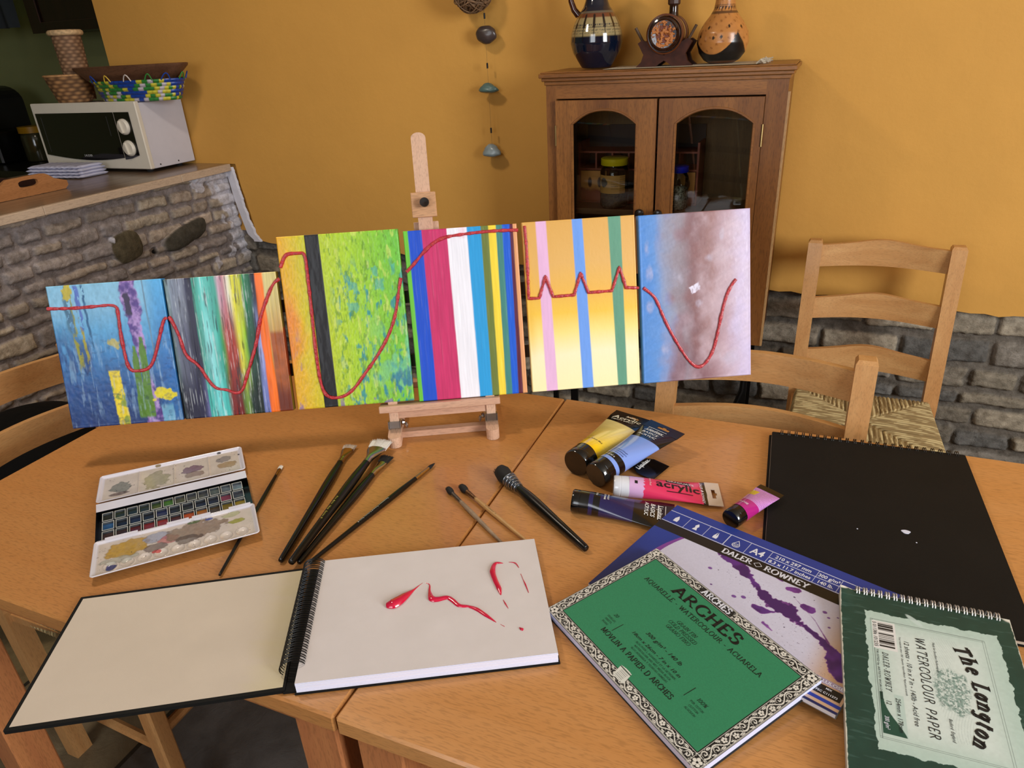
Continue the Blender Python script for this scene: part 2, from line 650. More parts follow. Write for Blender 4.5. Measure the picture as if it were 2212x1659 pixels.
def plaster(name, c, var=0.05, bmp=0.14):
    m, nt, b = base_mat(name, 0.75, 0, 0.25)
    v = coords(nt)
    f = noise(nt, v, 2.2, 5, 0.6)
    cc = np.array(hexl(c))
    r = ramp(nt, [(0.3, tuple(cc * (1 - var))), (0.7, tuple(np.clip(cc * (1 + var), 0, 1)))])
    nt.links.new(f, r.inputs['Fac'])
    nt.links.new(r.outputs['Color'], b.inputs['Base Color'])
    bump(nt, b, noise(nt, v, 9.0, 6, 0.62), bmp, 0.02)
    MATS[name] = m
    return m


YEL = plaster('yellow_plaster', '#CA9648')
GRN = plaster('green_plaster', '#9AA070')
WHT = plaster('white_ceiling', '#D9D2C2', 0.03)

b = MB().box(-6, 2.7, -2.6, 4.2, -0.05, 0)
m, nt, bs_ = base_mat('slate_floor', 0.38, 0, 0.5)
v = coords(nt)
br = nt.nodes.new('ShaderNodeTexBrick')
br.offset = 0.5
br.inputs['Scale'].default_value = 1.0
br.inputs['Brick Width'].default_value = 0.42
br.inputs['Row Height'].default_value = 0.42
br.inputs['Mortar Size'].default_value = 0.006
br.inputs['Color1'].default_value = (*hexl('#7C6E50'), 1)
br.inputs['Color2'].default_value = (*hexl('#57575A'), 1)
br.inputs['Mortar'].default_value = (*hexl('#2E2A24'), 1)
nt.links.new(v, br.inputs['Vector'])
f = noise(nt, v, 5, 8, 0.65, 0.4)
r = ramp(nt, [(0.3, (0.45, 0.42, 0.38)), (0.7, (1.25, 1.2, 1.1))])
nt.links.new(f, r.inputs['Fac'])
mx = nt.nodes.new('ShaderNodeMix')
mx.data_type = 'RGBA'
mx.blend_type = 'MULTIPLY'
mx.inputs[0].default_value = 1
nt.links.new(br.outputs['Color'], mx.inputs[6])
nt.links.new(r.outputs['Color'], mx.inputs[7])
nt.links.new(mx.outputs[2], bs_.inputs['Base Color'])
bump(nt, bs_, noise(nt, v, 14, 8, 0.7, 0.6), 0.5, 0.008)
struct('floor', b, m)
struct('ceiling', MB().box(-6, 2.7, -2.6, 4.2, 2.45, 2.5), WHT)

# back wall: plaster with an uneven lower edge, and the bare stone courses below it
rnd = random.Random(4)
pts = [(-2.70, 2.45), (-2.70, 1.012), (-2.155, 1.012)]
x = -2.15
seam = [(-2.152, 0.99), (-2.15, 0.93), (-2.138, 0.87), (-2.128, 0.80), (-2.118, 0.72), (-2.10, 0.703)]
pts += seam
x = -2.06
while x < 2.55:
    zz = np.interp(x, [-2.1, -0.1, 0.6, 2.5], [0.70, 0.655, 0.625, 0.60])
    pts.append((x, zz + rnd.uniform(-0.006, 0.006)))
    x += 0.035
pts += [(2.6, 0.6), (2.6, 2.45)]
mb = MB()
mb.prism(pts, 0, 0.012, 0, Matrix(((1, 0, 0, 0), (0, 0, -1, WY + 0.002), (0, 1, 0, 0), (0, 0, 0, 1))))
mb.box(-2.70, 2.62, WY + 0.004, WY + 0.20, 0.74, 2.45)
mb.box(-2.24, 2.62, WY + 0.045, WY + 0.20, 0.0, 0.74)
struct('wall_back', mb, YEL)


def stone_field(W, Hh, nx, ny, seed, rows, widths, pal, mort, gap=0.006, warp=0.03, rgh=0.004):
    X, Y = np.meshgrid(np.linspace(0, W, nx), np.linspace(0, Hh, ny))
    rg = np.random.RandomState(seed)
    Yw = Y + warp * (fbm(X * 3, Y * 5, seed, 3) - 0.5) + 0.012 * (fbm(X * 14, Y * 14, seed + 3, 2) - 0.5)
    Xw = X + 0.03 * (fbm(X * 7, Y * 12, seed + 5, 3) - 0.5)
    edges = [-0.1]
    while edges[-1] < Hh + 0.1:
        edges.append(edges[-1] + rg.uniform(*rows))
    edges = np.array(edges)
    ri = np.clip(np.searchsorted(edges, Yw) - 1, 0, len(edges) - 2)
    hgt = np.zeros_like(X)
    C = np.zeros(X.shape + (3,))
    C[:] = H(mort)
    pal = [H(p) for p in pal]
    mo = fbm(X * 40, Y * 40, seed + 9, 3)
    C *= (0.75 + 0.5 * mo)[..., None]
    for r_ in range(len(edges) - 1):
        mk = ri == r_
        if not mk.any():
            continue
        xe = [-0.2 + rg.uniform(0, 0.1)]
        while xe[-1] < W + 0.2:
            xe.append(xe[-1] + rg.uniform(*widths))
        xe = np.array(xe)
        xi = np.clip(np.searchsorted(xe, Xw[mk]) - 1, 0, len(xe) - 2)
        n = len(xe)
        inset = rg.uniform(0, 0.004, n)
        shr = rg.uniform(0, 0.2, n)
        hs = rg.uniform(0.45, 1.0, n)
        ci = rg.randint(0, len(pal), n)
        br_ = rg.uniform(0.78, 1.15, n)
        mid = rg.uniform(-0.2, 0.2, n)
        y0, y1 = edges[r_], edges[r_ + 1]
        yc = (y0 + y1) / 2 + mid[xi] * (y1 - y0) * shr[xi]
        hh = (y1 - y0) / 2 * (1 - shr[xi])
        dy = hh - np.abs(Yw[mk] - yc)
        dx = np.minimum(Xw[mk] - xe[xi], xe[xi + 1] - Xw[mk])
        R = 0.016
        d = np.where((dx < R) & (dy < R), R - np.hypot(R - dx, R - dy), np.minimum(dx, dy))
        d = d - inset[xi] + 0.007 * (fbm(X[mk] * 60, Y[mk] * 60, seed + 21, 3) - 0.5)
        msk = ss(gap, gap + 0.004, d)
        hgt[mk] = msk * (0.6 + 0.4 * ss(gap, gap + 0.012, d)) * hs[xi]
        tex = 0.72 + 0.56 * fbm(X[mk] * 45 + xi * 7, Y[mk] * 70, seed + 31, 4)
        col = np.array(pal)[ci[xi]] * (br_[xi] * tex)[:, None]
        C[mk] = mixc(C[mk], col, msk)
    hgt = hgt * 0.016 + rgh * (fbm(X * 50, Y * 50, seed + 41, 4) - 0.5) + 0.006 * (fbm(X * 12, Y * 12, seed + 43, 3) - 0.5)
    return X, Y, hgt, C


STONE = art_mat('rubble_stone', 0.88, 0, 0.2, 0.0)
_nt = STONE.node_tree
_b = _nt.nodes['Principled BSDF']
_v = coords(_nt)
_n1, _n2 = noise(_nt, _v, 42, 8, 0.68), noise(_nt, coords(_nt, (1, 1, 2.5)), 210, 4, 0.6)
_mt = _nt.nodes.new('ShaderNodeMath')
_mt.operation = 'MULTIPLY_ADD'
_mt.inputs[1].default_value = 3.0
_nt.links.new(_n1, _mt.inputs[0])
_nt.links.new(_n2, _mt.inputs[2])
bump(_nt, _b, _mt.outputs[0], 0.55, 0.006)
_rp = ramp(_nt, [(0.32, (0.62, 0.60, 0.57)), (0.66, (1.22, 1.22, 1.22))])
_nt.links.new(_n1, _rp.inputs['Fac'])
_mx = _nt.nodes.new('ShaderNodeMix')
_mx.data_type = 'RGBA'
_mx.blend_type = 'MULTIPLY'
_mx.inputs[0].default_value = 1.0
_at = [n for n in _nt.nodes if n.type == 'ATTRIBUTE'][0]
_nt.links.new(_at.outputs['Color'], _mx.inputs[6])
_nt.links.new(_rp.outputs['Color'], _mx.inputs[7])
_nt.links.new(_mx.outputs[2], _b.inputs['Base Color'])

# the dado of the back wall
W_, H_ = 4.9, 0.74
X, Y, hg, C = stone_field(W_, H_, 1300, 240, 11, (0.055, 0.10), (0.10, 0.30), ['#8D8474', '#9A8F7E', '#7D7568', '#A69B88', '#8A8379', '#6C6A66'], '#6C655C', 0.003)
P = np.stack([X - 2.3, WY + 0.026 - hg * 1.6, Y * (0.72 / H_)], -1)
o = grid_obj('wall_back_stone', P, C, STONE)
o['kind'] = 'structure'

# the half wall that carries the worktop
W_, H_ = 1.815, 0.984
X, Y, hg, C = stone_field(W_, H_, 620, 350, 5, (0.030, 0.072), (0.07, 0.22), ['#ADA195', '#A0968D', '#B7AC9C', '#978F8C', '#A69C90', '#908A8A'], '#928B8B', 0.0030)
Yc = X + 0.48                                         # world Y
Zc = Y


def blob(cy, cz, ry, rz, rotd, col, h):
    global hg, C
    a = math.radians(rotd)
    dy, dz = Yc - cy, Zc - cz
    u_, v_ = (dy * math.cos(a) + dz * math.sin(a)) / ry, (-dy * math.sin(a) + dz * math.cos(a)) / rz
    d = 1 - (np.abs(u_) ** 2.6 + np.abs(v_) ** 2.6) ** (1 / 2.6) + 0.12 * (fbm(Yc * 30, Zc * 30, 77, 2) - 0.5)
    mk = ss(0, 0.06, d)
    hg = hg * (1 - mk) + mk * (h * np.sqrt(np.clip(d, 0, 1)) + 0.012)
    C[:] = mixc(C, H(col) * (0.8 + 0.4 * fbm(Yc * 60, Zc * 60, 78, 3))[..., None], mk)


def onx(px, py):
    p = XP(px, py, -2.19)
    return p.y, p.z


cy, cz = onx(280, 533)
blob(cy, cz, 0.063, 0.056, 10, '#57503F', 0.016)
cy, cz = onx(407, 507)
blob(cy, cz, 0.115, 0.038, 12, '#4B4840', 0.020)
cy, cz = onx(343, 546)
mk = ss(0.02, 0.008, np.hypot(Yc - cy, Zc - cz) + 0.012 * (fbm(Yc * 90, Zc * 90, 5, 2) - 0.5))
C[:] = mixc(C, H('#0E0C0A'), mk)
hg -= mk * 0.012
# lime left by the plasterer at the wall end of the half wall
n1 = fbm(Yc * 22, Zc * 16, 91, 4)
edge = np.interp(Zc, [0.60, 0.70, 0.80, 0.90, 0.985], [2.235, 2.215, 2.19, 2.13, 2.06])
wm = ss(0.0, 0.012, (Yc - edge) * 0.8 + (n1 - 0.5) * 0.16) * ss(0.60, 0.68, Zc)
n2 = fbm(Yc * 9, Zc * 7, 95, 4)
wm = np.maximum(wm, ss(0.79, 0.80, n2) * 0.9)
C[:] = mixc(C, H('#CFCFDA'), wm)
hg += wm * 0.004
P = np.stack([-2.214 + hg, Yc, Zc], -1)
o = grid_obj('wall_counter', P, C, STONE)
o['kind'] = 'structure'
mb = MB().box(-2.75, -2.222, 0.48, WY - 0.002, 0.0, 0.983)
mb.build('masonry', M('counter_core', '#6B6056', 0.9), o)
# thin lime band on the plaster beside the half wall
mb = MB()
ln = [(-2.158, 1.0), (-2.15, 0.94), (-2.142, 0.87), (-2.128, 0.80), (-2.112, 0.73), (-2.085, 0.706)]
rl = random.Random(21)
zs_ = np.linspace(1.0, 0.700, 44)
rowp = []
for z_ in zs_:
    xc = float(np.interp(-z_, [-p[1] for p in ln], [p[0] for p in ln]))
    rowp.append((xc - 0.05, xc - 0.008 + 0.016 * (float(fbm(z_ * 34, 3.0, 5, 3)) - 0.5) + rl.uniform(-0.001, 0.001), z_))
for (a0, a1, za), (b0, b1, zb_) in zip(rowp[:-1], rowp[1:]):
    mb.add([(a0, WY - 0.016, za), (a1 - 0.008, WY - 0.016, za), (a1, WY - 0.0105, za), (b1, WY - 0.0105, zb_), (b1 - 0.008, WY - 0.016, zb_), (b0, WY - 0.016, zb_)], [(0, 5, 4, 1), (1, 4, 3, 2)])
struct('trim_1', mb, M('lime', '#C9C8D2', 0.9, bmp=0.4, bs=80))

# enclosing walls (window in the right wall and in the wall behind the camera)
mb = MB()
mb.box(2.6, 2.7, -2.6, 4.2, 0, 0.9).box(2.6, 2.7, -2.6, 4.2, 2.35, 2.45).box(2.6, 2.7, -2.6, -0.85, 0.9, 2.35).box(2.6, 2.7, 0.65, 4.2, 0.9, 2.35)
struct('wall_right', mb, YEL)
mb = MB()
mb.box(-6, 2.7, -2.6, -2.5, 0, 1.0).box(-6, 2.7, -2.6, -2.5, 2.4, 2.45).box(-6, -1.9, -2.6, -2.5, 1.0, 2.4).box(0.15, 2.7, -2.6, -2.5, 1.0, 2.4)
struct('wall_front', mb, YEL)
struct('wall_left', MB().box(-6.0, -5.9, -2.6, 4.2, 0, 2.45), GRN)
struct('wall_kitchen', MB().box(-5.9, -2.5, 3.32, 3.42, 0, 2.45).box(-2.50, -2.35, WY + 0.2, 3.42, 0, 2.45), GRN)
FRM = M('window_frame_paint', '#D8D4CC', 0.5)
mb = MB().box(2.6, 2.66, -0.85, -0.79, 0.9, 2.35).box(2.6, 2.66, 0.59, 0.65, 0.9, 2.35).box(2.6, 2.66, -0.85, 0.65, 0.9, 0.96).box(2.6, 2.66, -0.85, 0.65, 2.29, 2.35).box(2.6, 2.66, -0.12, -0.08, 0.96, 2.29)
struct('window_1', mb, FRM)
mb = MB().box(-1.9, -1.84, -2.58, -2.5, 1.0, 2.4).box(0.09, 0.15, -2.58, -2.5, 1.0, 2.4).box(-1.9, 0.15, -2.58, -2.5, 1.0, 1.06).box(-1.9, 0.15, -2.58, -2.5, 2.34, 2.4).box(-0.9, -0.86, -2.58, -2.5, 1.06, 2.34)
struct('window_2', mb, FRM)

# worktop on the half wall
t = thing('worktop', 'pale wooden worktop on top of the rough stone half wall', 'worktop', TR(-2.4, 1.4, 0.985))
mb = MB()
mb.box(-2.94, -2.196, 0.5, WY - 0.012, 0.985, 1.012)
mb.build('board', wood('worktop_board', '#8A7561', '#6E5A49', 'Y', 1, 0.3, 0.3, 0.2), t, world=True)
mb = MB()
rnd = random.Random(2)
prev = 0.5
for y1 in (1.45, 2.0, WY - 0.014):
    mb.box(-2.196, -2.176, prev, y1 - 0.0006, 0.9856, 1.0125, ch=0.002)
    prev = y1
mb.build('edge_strip', wood('worktop_edge', '#C2AE98', '#B09B86', 'Y', 1, 0.6, 0.0, 0.2), t, world=True)


# ------------------------------------------------------------------ tables
BEECH = wood('beech_top_left', '#B47A42', '#B88048', 'X', 1.0, 0.36, 0.2, 0.20)
BEECH2 = wood('beech_top_right', '#BC8248', '#C08850', 'X', 1.0, 0.36, 0.2, 0.20)
BEECHL = wood('beech_leg', '#A8683F', '#B87848', 'Z', 1.0, 0.45, 0.1, 0.2)
BEECHE = wood('beech_edge', '#A66A3A', '#B07444', 'X', 1.0, 0.45, 0.1, 0.2)


def table(x0, x1, label, topmat, dz=0.0):
    t = thing('dining_table', label, 'table', TR((x0 + x1) / 2, 0.79, 0), 'dining tables pushed together')
    mb = MB().box(x0, x1, 0.398, 1.184, TZ - 0.026, TZ + dz, 0, None, 0.003)
    o = mb.build('tabletop', topmat, t, world=True, smooth=False)
    mb = MB()
    ax0, ax1, ay0, ay1 = x0 + 0.05, x1 - 0.05, 0.44, 1.14
    for a in ((ax0, ax1, ay0, ay0 + 0.02), (ax0, ax1, ay1 - 0.02, ay1), (ax0, ax0 + 0.02, ay0 + 0.02, ay1 - 0.02), (ax1 - 0.02, ax1, ay0 + 0.02, ay1 - 0.02)):
        mb.box(a[0], a[1], a[2], a[3], TZ - 0.096, TZ - 0.0262)
    mb.build('apron', BEECHE, t, world=True)
    for lx in (x0 + 0.012, x1 - 0.072):
        for ly in (0.410, 1.112):
            MB().box(lx, lx + 0.060, ly, ly + 0.060, 0, TZ - 0.0265, ch=0.003).build('leg', BEECHL, t, world=True)
    return t


table(-1.255, -0.4085, 'beech dining table on the left, under the blank sketchbook cover and paint tin', BEECH)
table(-0.4065, 0.462, 'beech dining table on the right, under the watercolour pads', BEECH2, 0.0003)


# ------------------------------------------------------------------ ladder-back chairs
CW = wood('chair_beech', '#B5824E', '#C69660', 'Z', 1.0, 0.4, 0.15, 0.16)
CWX = wood('chair_beech_slat', '#B5824E', '#C89A64', 'X', 1.0, 0.4, 0.15, 0.16)


def rush_mat():
    m, nt, b = base_mat('rush_weave', 0.75, 0, 0.3)
    at = nt.nodes.new('ShaderNodeAttribute')
    at.attribute_name = 'Col'
    nt.links.new(at.outputs['Color'], b.inputs['Base Color'])
    return m


RUSH = rush_mat()


def chair(T, label, slats=(0.810, 0.664, 0.515), hump=True):
    t = thing('ladder_back_chair', label, 'chair', T, 'ladder-back chairs around the table')
    hw = 0.176

    def lean(z):
        return 0.0 if z < 0.42 else (z - 0.42) * 0.19
    for sx in (-1, 1):
        mb = MB()
        secs = [(0.0, -0.02), (0.2, -0.008), (0.42, 0.0), (0.846, lean(0.846)), (0.853, lean(0.853))]
        vs, fs = [], []
        for i, (z, y) in enumerate(secs):
            s_ = 0.004 if i == 4 else 0.0
            a, b_ = 0.0185 - s_, 0.0165 - s_
            vs += [(sx * hw - a, y - b_, z), (sx * hw + a, y - b_, z), (sx * hw + a, y + b_, z), (sx * hw - a, y + b_, z)]
        for i in range(4):
            for k in range(4):
                l = (k + 1) % 4
                fs.append((i * 4 + k, i * 4 + l, i * 4 + 4 + l, i * 4 + 4 + k))
        fs += [(3, 2, 1, 0), (16, 17, 18, 19)]
        mb.add(vs, fs)
        mb.build('post', CW, t)
    for z in slats:
        n = 22
        vs, fs = [], []
        for i in range(n + 1):
            u = i / n
            x = -hw + 0.012 + (2 * hw - 0.024) * u
            bow = 0.040 * math.sin(math.pi * u)
            up_ = (0.012 * math.exp(-((u - 0.5) / 0.22) ** 2)) if hump else 0.0
            for (dz, dy) in ((-0.031, -0.007), (0.031 + up_, -0.007), (0.031 + up_, 0.007), (-0.031, 0.007)):
                vs.append((x, lean(z) + bow + dy, z + dz))
        for i in range(n):
            for k in range(4):
                l = (k + 1) % 4
                fs.append((i * 4 + k, i * 4 + 4 + k, i * 4 + 4 + l, i * 4 + l))
        fs += [(0, 1, 2, 3), (n * 4 + 3, n * 4 + 2, n * 4 + 1, n * 4)]
        MB().add(vs, fs).build('slat', CWX, t, smooth=True, angle=50)
    for sx in (-1, 1):
        MB().box(sx * 0.19 - 0.017, sx * 0.19 + 0.017, -0.375, -0.341, 0, 0.425, ch=0.004).build('leg', CW, t)
        MB().tube([(sx * 0.19, -0.355, 0.18), (sx * hw, -0.01, 0.18)], 0.011).build('stretcher', CW, t, smooth=True)
    MB().tube([(-0.19, -0.358, 0.22), (0.19, -0.358, 0.22)], 0.011).build('stretcher', CW, t, smooth=True)
    MB().tube([(-hw, -0.005, 0.2), (hw, -0.005, 0.2)], 0.011).build('stretcher', CW, t, smooth=True)
    # woven rush seat: four triangles of cord meeting in the middle
    nx, ny = 150, 150
    U_, V_ = np.meshgrid(np.linspace(-1, 1, nx), np.linspace(-1, 1, ny))
    x = U_ * (0.198 - 0.012 * (V_ + 1) / 2 * 1.3)
    y = -0.183 + V_ * 0.178
    side = np.abs(U_) > np.abs(V_)
    cord = np.where(side, V_, U_) * 17
    along = np.where(side, U_, V_)
    crd = np.abs(np.sin(cord * math.pi))
    edge_ = np.maximum(np.abs(U_), np.abs(V_))
    z = 0.437 + 0.004 * crd + 0.010 * np.sqrt(np.clip(1 - edge_ ** 6, 0, 1)) - 0.010 - 0.03 * ss(0.93, 1.0, edge_)
    z = z - 0.003 * ss(0.04, 0.0, np.abs(np.abs(U_) - np.abs(V_)))
    tw = vn(cord * 0.5 + 7, along * 9 + cord * 3, 3)
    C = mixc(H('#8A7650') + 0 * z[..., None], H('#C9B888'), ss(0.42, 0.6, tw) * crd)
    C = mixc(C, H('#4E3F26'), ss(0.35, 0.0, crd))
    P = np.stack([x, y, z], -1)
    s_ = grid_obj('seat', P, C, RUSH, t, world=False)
    MB().box(-0.185, 0.185, -0.35, -0.015, 0.395, 0.412).build('seat_rail', CW, t)
    return t


chair(TR(0.197, 2.052, 0), 'ladder-back chair with rush seat standing against the stone dado')
chair(TR(-0.050, 1.222, 0) @ RZ(0), 'ladder-back chair tucked in on the far side, behind the paint tubes', (0.80, 0.69, 0.57), False)
chair(TR(-1.400, 0.765, 0) @ RZ(90), 'ladder-back chair at the left end, half hidden by the blue canvas', (0.80, 0.69, 0.57), False)


# ------------------------------------------------------------------ display cabinet
CAB = wood('cabinet_frame_wood', '#8E5C2A', '#6A3F1A', 'Z', 0.8, 0.42, 0.15, 0.25, '#3E220C', 0.9)
CABX = wood('cabinet_rail_wood', '#8E5C2A', '#6A3F1A', 'X', 0.8, 0.42, 0.15, 0.25, '#3E220C', 0.9)
DRK = wood('cabinet_inside', '#80603A', '#654828', 'Z', 0.8, 0.6, 0.0, 0.2)
GLS = clear_glass('door_glass', (0.9, 0.92, 0.9))
IRON = M('black_iron', '#131211', 0.45, 0.6)
BRASS = M('dull_brass', '#A89060', 0.35, 1.0)
cx0, cx1, cyf, cyb = -0.737, -0.093, 2.018, WY - 0.014
Z0, Z1 = 0.56, TZ + 0.531
t = thing('display_cabinet', 'dark-stained wooden wall cabinet with two arched glass doors', 'cabinet', TR(-0.415, 2.14, 0.2))
for xa in (cx0, cx1 - 0.018):
    MB().box(xa, xa + 0.018, cyf + 0.02, cyb, Z0, Z1).build('side_panel', CAB, t, world=True)
MB().box(cx0 + 0.018, cx1 - 0.018, cyb - 0.01, cyb, Z0, Z1).build('back_panel', DRK, t, world=True)
MB().box(cx0 + 0.018, cx1 - 0.018, cyf + 0.02, cyb - 0.01, Z0, Z0 + 0.02).build('bottom_panel', DRK, t, world=True)
for xa, xb in ((cx0, cx0 + 0.030), (cx1 - 0.052, cx1)):
    MB().box(xa, xb, cyf, cyf + 0.02, Z0, Z1).build('stile', CAB, t, world=True)
mb = MB()
mb.box(cx0 + 0.030, cx1 - 0.052, cyf, cyf + 0.02, Z1 - 0.036, Z1)
mb.build('top_rail', CABX, t, world=True)
MB().box(cx1 - 0.004, cx1 + 0.006, cyf + 0.001, cyf + 0.012, Z0, Z1 - 0.03).build('edge_bead', wood('pale_edge', '#B08A5C', '#A27B50', 'Z'), t, world=True)
mb = MB()
for (z0, z1, ov) in ((0.0, 0.010, 0.004), (0.010, 0.019, 0.010), (0.019, 0.030, 0.016), (0.030, 0.034, 0.012)):
    mb.box(cx0 - ov, cx1 + ov, cyf - ov, cyb, Z1 + z0, Z1 + z1, ch=0.0015)
CT = Z1 + 0.034
mb.build('cornice', CABX, t, world=True)
MB().box(cx0 + 0.018, cx1 - 0.018, cyf + 0.035, cyb - 0.01, TZ + 0.168, TZ + 0.184).build('shelf', wood('cabinet_shelf', '#7A5A3A', '#644730', 'X'), t, world=True)
for fx in (cx0 + 0.01, -0.655, -0.18, cx1 - 0.03):
    pass
# iron stand below
for (xa, ya) in ((-0.735, cyf + 0.02), (-0.665, cyf + 0.02), (-0.125, cyf + 0.02), (-0.735, cyb - 0.03), (-0.125, cyb - 0.03)):
    MB().box(xa - 0.008, xa + 0.008, ya - 0.006, ya + 0.006, 0, Z0).build('iron_leg', IRON, t, world=True)
MB().tube([(-0.125, cyf + 0.02, 0.54), (-0.13, cyf + 0.02, 0.40), (-0.17, cyf + 0.02, 0.26), (-0.20, cyf + 0.02, 0.12), (-0.16, cyf + 0.02, 0.02)], 0.008).build('iron_scroll', IRON, t, smooth=True, world=True)


def door(xa, xb, ga, gb, side, jl, jr):
    """xa..xb door, ga..gb glass opening; arched head"""
    zt, zb = Z1 - 0.040, Z0 + 0.02
    zs, zh = TZ + 0.428, TZ + 0.466                     # spring and crown of the arch
    d = MB()
    n = 18
    arcp = []
    for i in range(n + 1):
        u = i / n
        arcp.append((ga + (gb - ga) * u, zs + (zh - zs) * (1 - abs(2 * u - 1) ** 2.3)))
    gz0 = Z0 + 0.11
    F0, F1 = cyf - 0.012, cyf + 0.006
    Tm = Matrix(((1, 0, 0, 0), (0, 0, -1, 0), (0, 1, 0, 0), (0, 0, 0, 1)))
    # one frame with an arched opening: inner loop joined to the outer rectangle
    inner = [(ga, gz0), (ga, (gz0 + zs) / 2)] + arcp + [(gb, (gz0 + zs) / 2), (gb, gz0)]
    outer = [(xa, zb), (xa, (gz0 + zs) / 2), (xa, zs)]
    for i in range(1, n):
        outer.append((xa + (xb - xa) * i / n, zt) if 0 < i < n else None)
    outer[2] = (xa, zt)
    outer += [(xb, zt), (xb, (gz0 + zs) / 2), (xb, zb)]
    K = len(inner)
    vs = [(p[0], F0, p[1]) for p in inner] + [(p[0], F0, p[1]) for p in outer] + [(p[0], F1, p[1]) for p in inner] + [(p[0], F1, p[1]) for p in outer]
    fs = []
    for i in range(K):
        j = (i + 1) % K
        fs += [(i, K + i, K + j, j), (2 * K + i, 2 * K + j, 3 * K + j, 3 * K + i), (i, j, 2 * K + j, 2 * K + i), (K + i, 3 * K + i, 3 * K + j, K + j)]
    f_ = d.add(vs, fs).build('door', CAB, t, world=True)
    path = [(ga, F0 + 0.002, gz0)] + [(p[0], F0 + 0.002, p[1]) for p in arcp] + [(gb, F0 + 0.002, gz0)]
    MB().tube(path, 0.0042, 6, up=(0, 1, 0)).build('moulding', CABX, f_, smooth=True, world=True)
    MB().box(ga - 0.002, gb + 0.002, F1 - 0.004, F1 - 0.001, gz0, zh + 0.004).build('glass', GLS, f_, world=True)
    kx = xb - 0.034 if side > 0 else xa + 0.012
    KT = Matrix.Translation((kx, F0, TZ + 0.190)) @ RX(90)
    MB().lathe([(0.006, 0), (0.005, 0.008), (0.009, 0.012), (0.0125, 0.018), (0.013, 0.023), (0.010, 0.028), (0.004, 0.030)], 18, 0, KT).build('knob', M('dark_knob', '#17130F', 0.3, 0, 0.5, 0.3), f_, smooth=True, world=True)
    hx = xa - 0.001 if side > 0 else xb + 0.001
    MB().tube([(hx, F0, TZ + 0.37), (hx, F0, TZ + 0.425)], 0.0028).build('hinge', BRASS, f_, smooth=True, world=True)


door(-0.706, -0.419, -0.658, -0.472, 1, 0, 0)
door(-0.413, -0.146, -0.368, -0.166, -1, 0, 0)


# ------------------------------------------------------------------ things on and in the cabinet
def lathe_art(name, prof, n, colfn, mat, parent, T, m=None):
    """turned shape with painted surface; prof = [(r, z)] resampled finely"""
    pr = np.array(prof)
    L = np.concatenate([[0], np.cumsum(np.hypot(*(pr[1:] - pr[:-1]).T))])
    k = m or 90
    # smooth resample
    s = np.linspace(0, L[-1], k)
    r = np.interp(s, L, pr[:, 0])
    z = np.interp(s, L, pr[:, 1])
    ker = np.array([1, 2, 3, 2, 1]) / 9
    r[2:-2] = np.convolve(r, ker, 'valid')
    z[2:-2] = np.convolve(z, ker, 'valid')
    a = np.linspace(0, 2 * np.pi, n, endpoint=False)
    A, Z = np.meshgrid(a, z)
    R = np.repeat(r[:, None], n, 1)
    P = np.stack([R * np.cos(A), R * np.sin(A), Z], -1)
    C = colfn(A, Z)
    P = P @ np.array(T.to_3x3()).T + np.array(T.translation)
    return grid_obj(name, P, C, mat, parent, wrap=True)


GLZ = art_mat('glazed_pottery', 0.08, 0.6, 0.6)
# jug
jc = Vector((-0.622, 2.128, CT + 0.0025))
t = thing('pottery_jug', 'dark blue glazed jug with a carved beige band, left on top of the cabinet', 'jug', Matrix.Translation(jc))
prof = [(0.0, 0.001), (0.040, 0.0), (0.043, 0.004), (0.052, 0.018), (0.066, 0.040), (0.073, 0.065), (0.071, 0.090), (0.062, 0.115), (0.048, 0.140), (0.036, 0.155), (0.030, 0.172), (0.027, 0.20), (0.028, 0.225), (0.032, 0.24), (0.029, 0.24), (0.024, 0.22)]


def jugc(A, Z):
    C = np.zeros(A.shape + (3,))
    C[:] = H('#0B1426')
    zb = 0.084 + 0 * A
    band = ss(0.0805, 0.083, Z) * ss(0.138, 0.136, Z)
    C = mixc(C, H('#9A8A62'), band)
    lines = (np.sin(Z * 2400) > 0.4) * (Z < 0.108) * (Z > 0.086) * (vn(A * 40, Z * 500, 3) > 0.35)
    C = mixc(C, H('#4D4B3C'), band * lines * 0.7)
    C = mixc(C, H('#2A2D33'), band * ((Z > 0.107) & (Z < 0.111) & (np.sin(A * 70) > -0.2)))
    k = (A * 14 / (2 * np.pi)) % 1 - 0.5
    w = np.interp(Z, [0.070, 0.085, 0.120, 0.134, 0.137], [0.0, 0.04, 0.13, 0.10, 0.0])
    C = mixc(C, H('#1A0F0C'), (np.abs(k) < w) * 1.0)
    C = mixc(C, H('#6A3A22'), ss(0.126, 0.129, Z) * ss(0.139, 0.137, Z) * (np.abs(k) >= w * 0.9))
    C = mixc(C, H('#5E5648'), ss(0.138, 0.1385, Z) * ss(0.1435, 0.143, Z))
    return C


lathe_art('body', prof, 168, jugc, GLZ, t, Matrix.Translation(jc) @ RZ(10), 160)
mb = MB()
hp = [(-0.052, 0, 0.135), (-0.064, -0.004, 0.150), (-0.072, -0.006, 0.172), (-0.074, -0.006, 0.20), (-0.062, -0.004, 0.228), (-0.045, 0, 0.238), (-0.027, 0, 0.235)]
mb.tube([Vector(p) for p in hp], [0.010, 0.009, 0.008, 0.008, 0.008, 0.009, 0.010], 10, up=(0, 1, 0))
mb.build('handle', M('brown_glaze', '#3A160C', 0.12, coat=0.5), t, smooth=True)

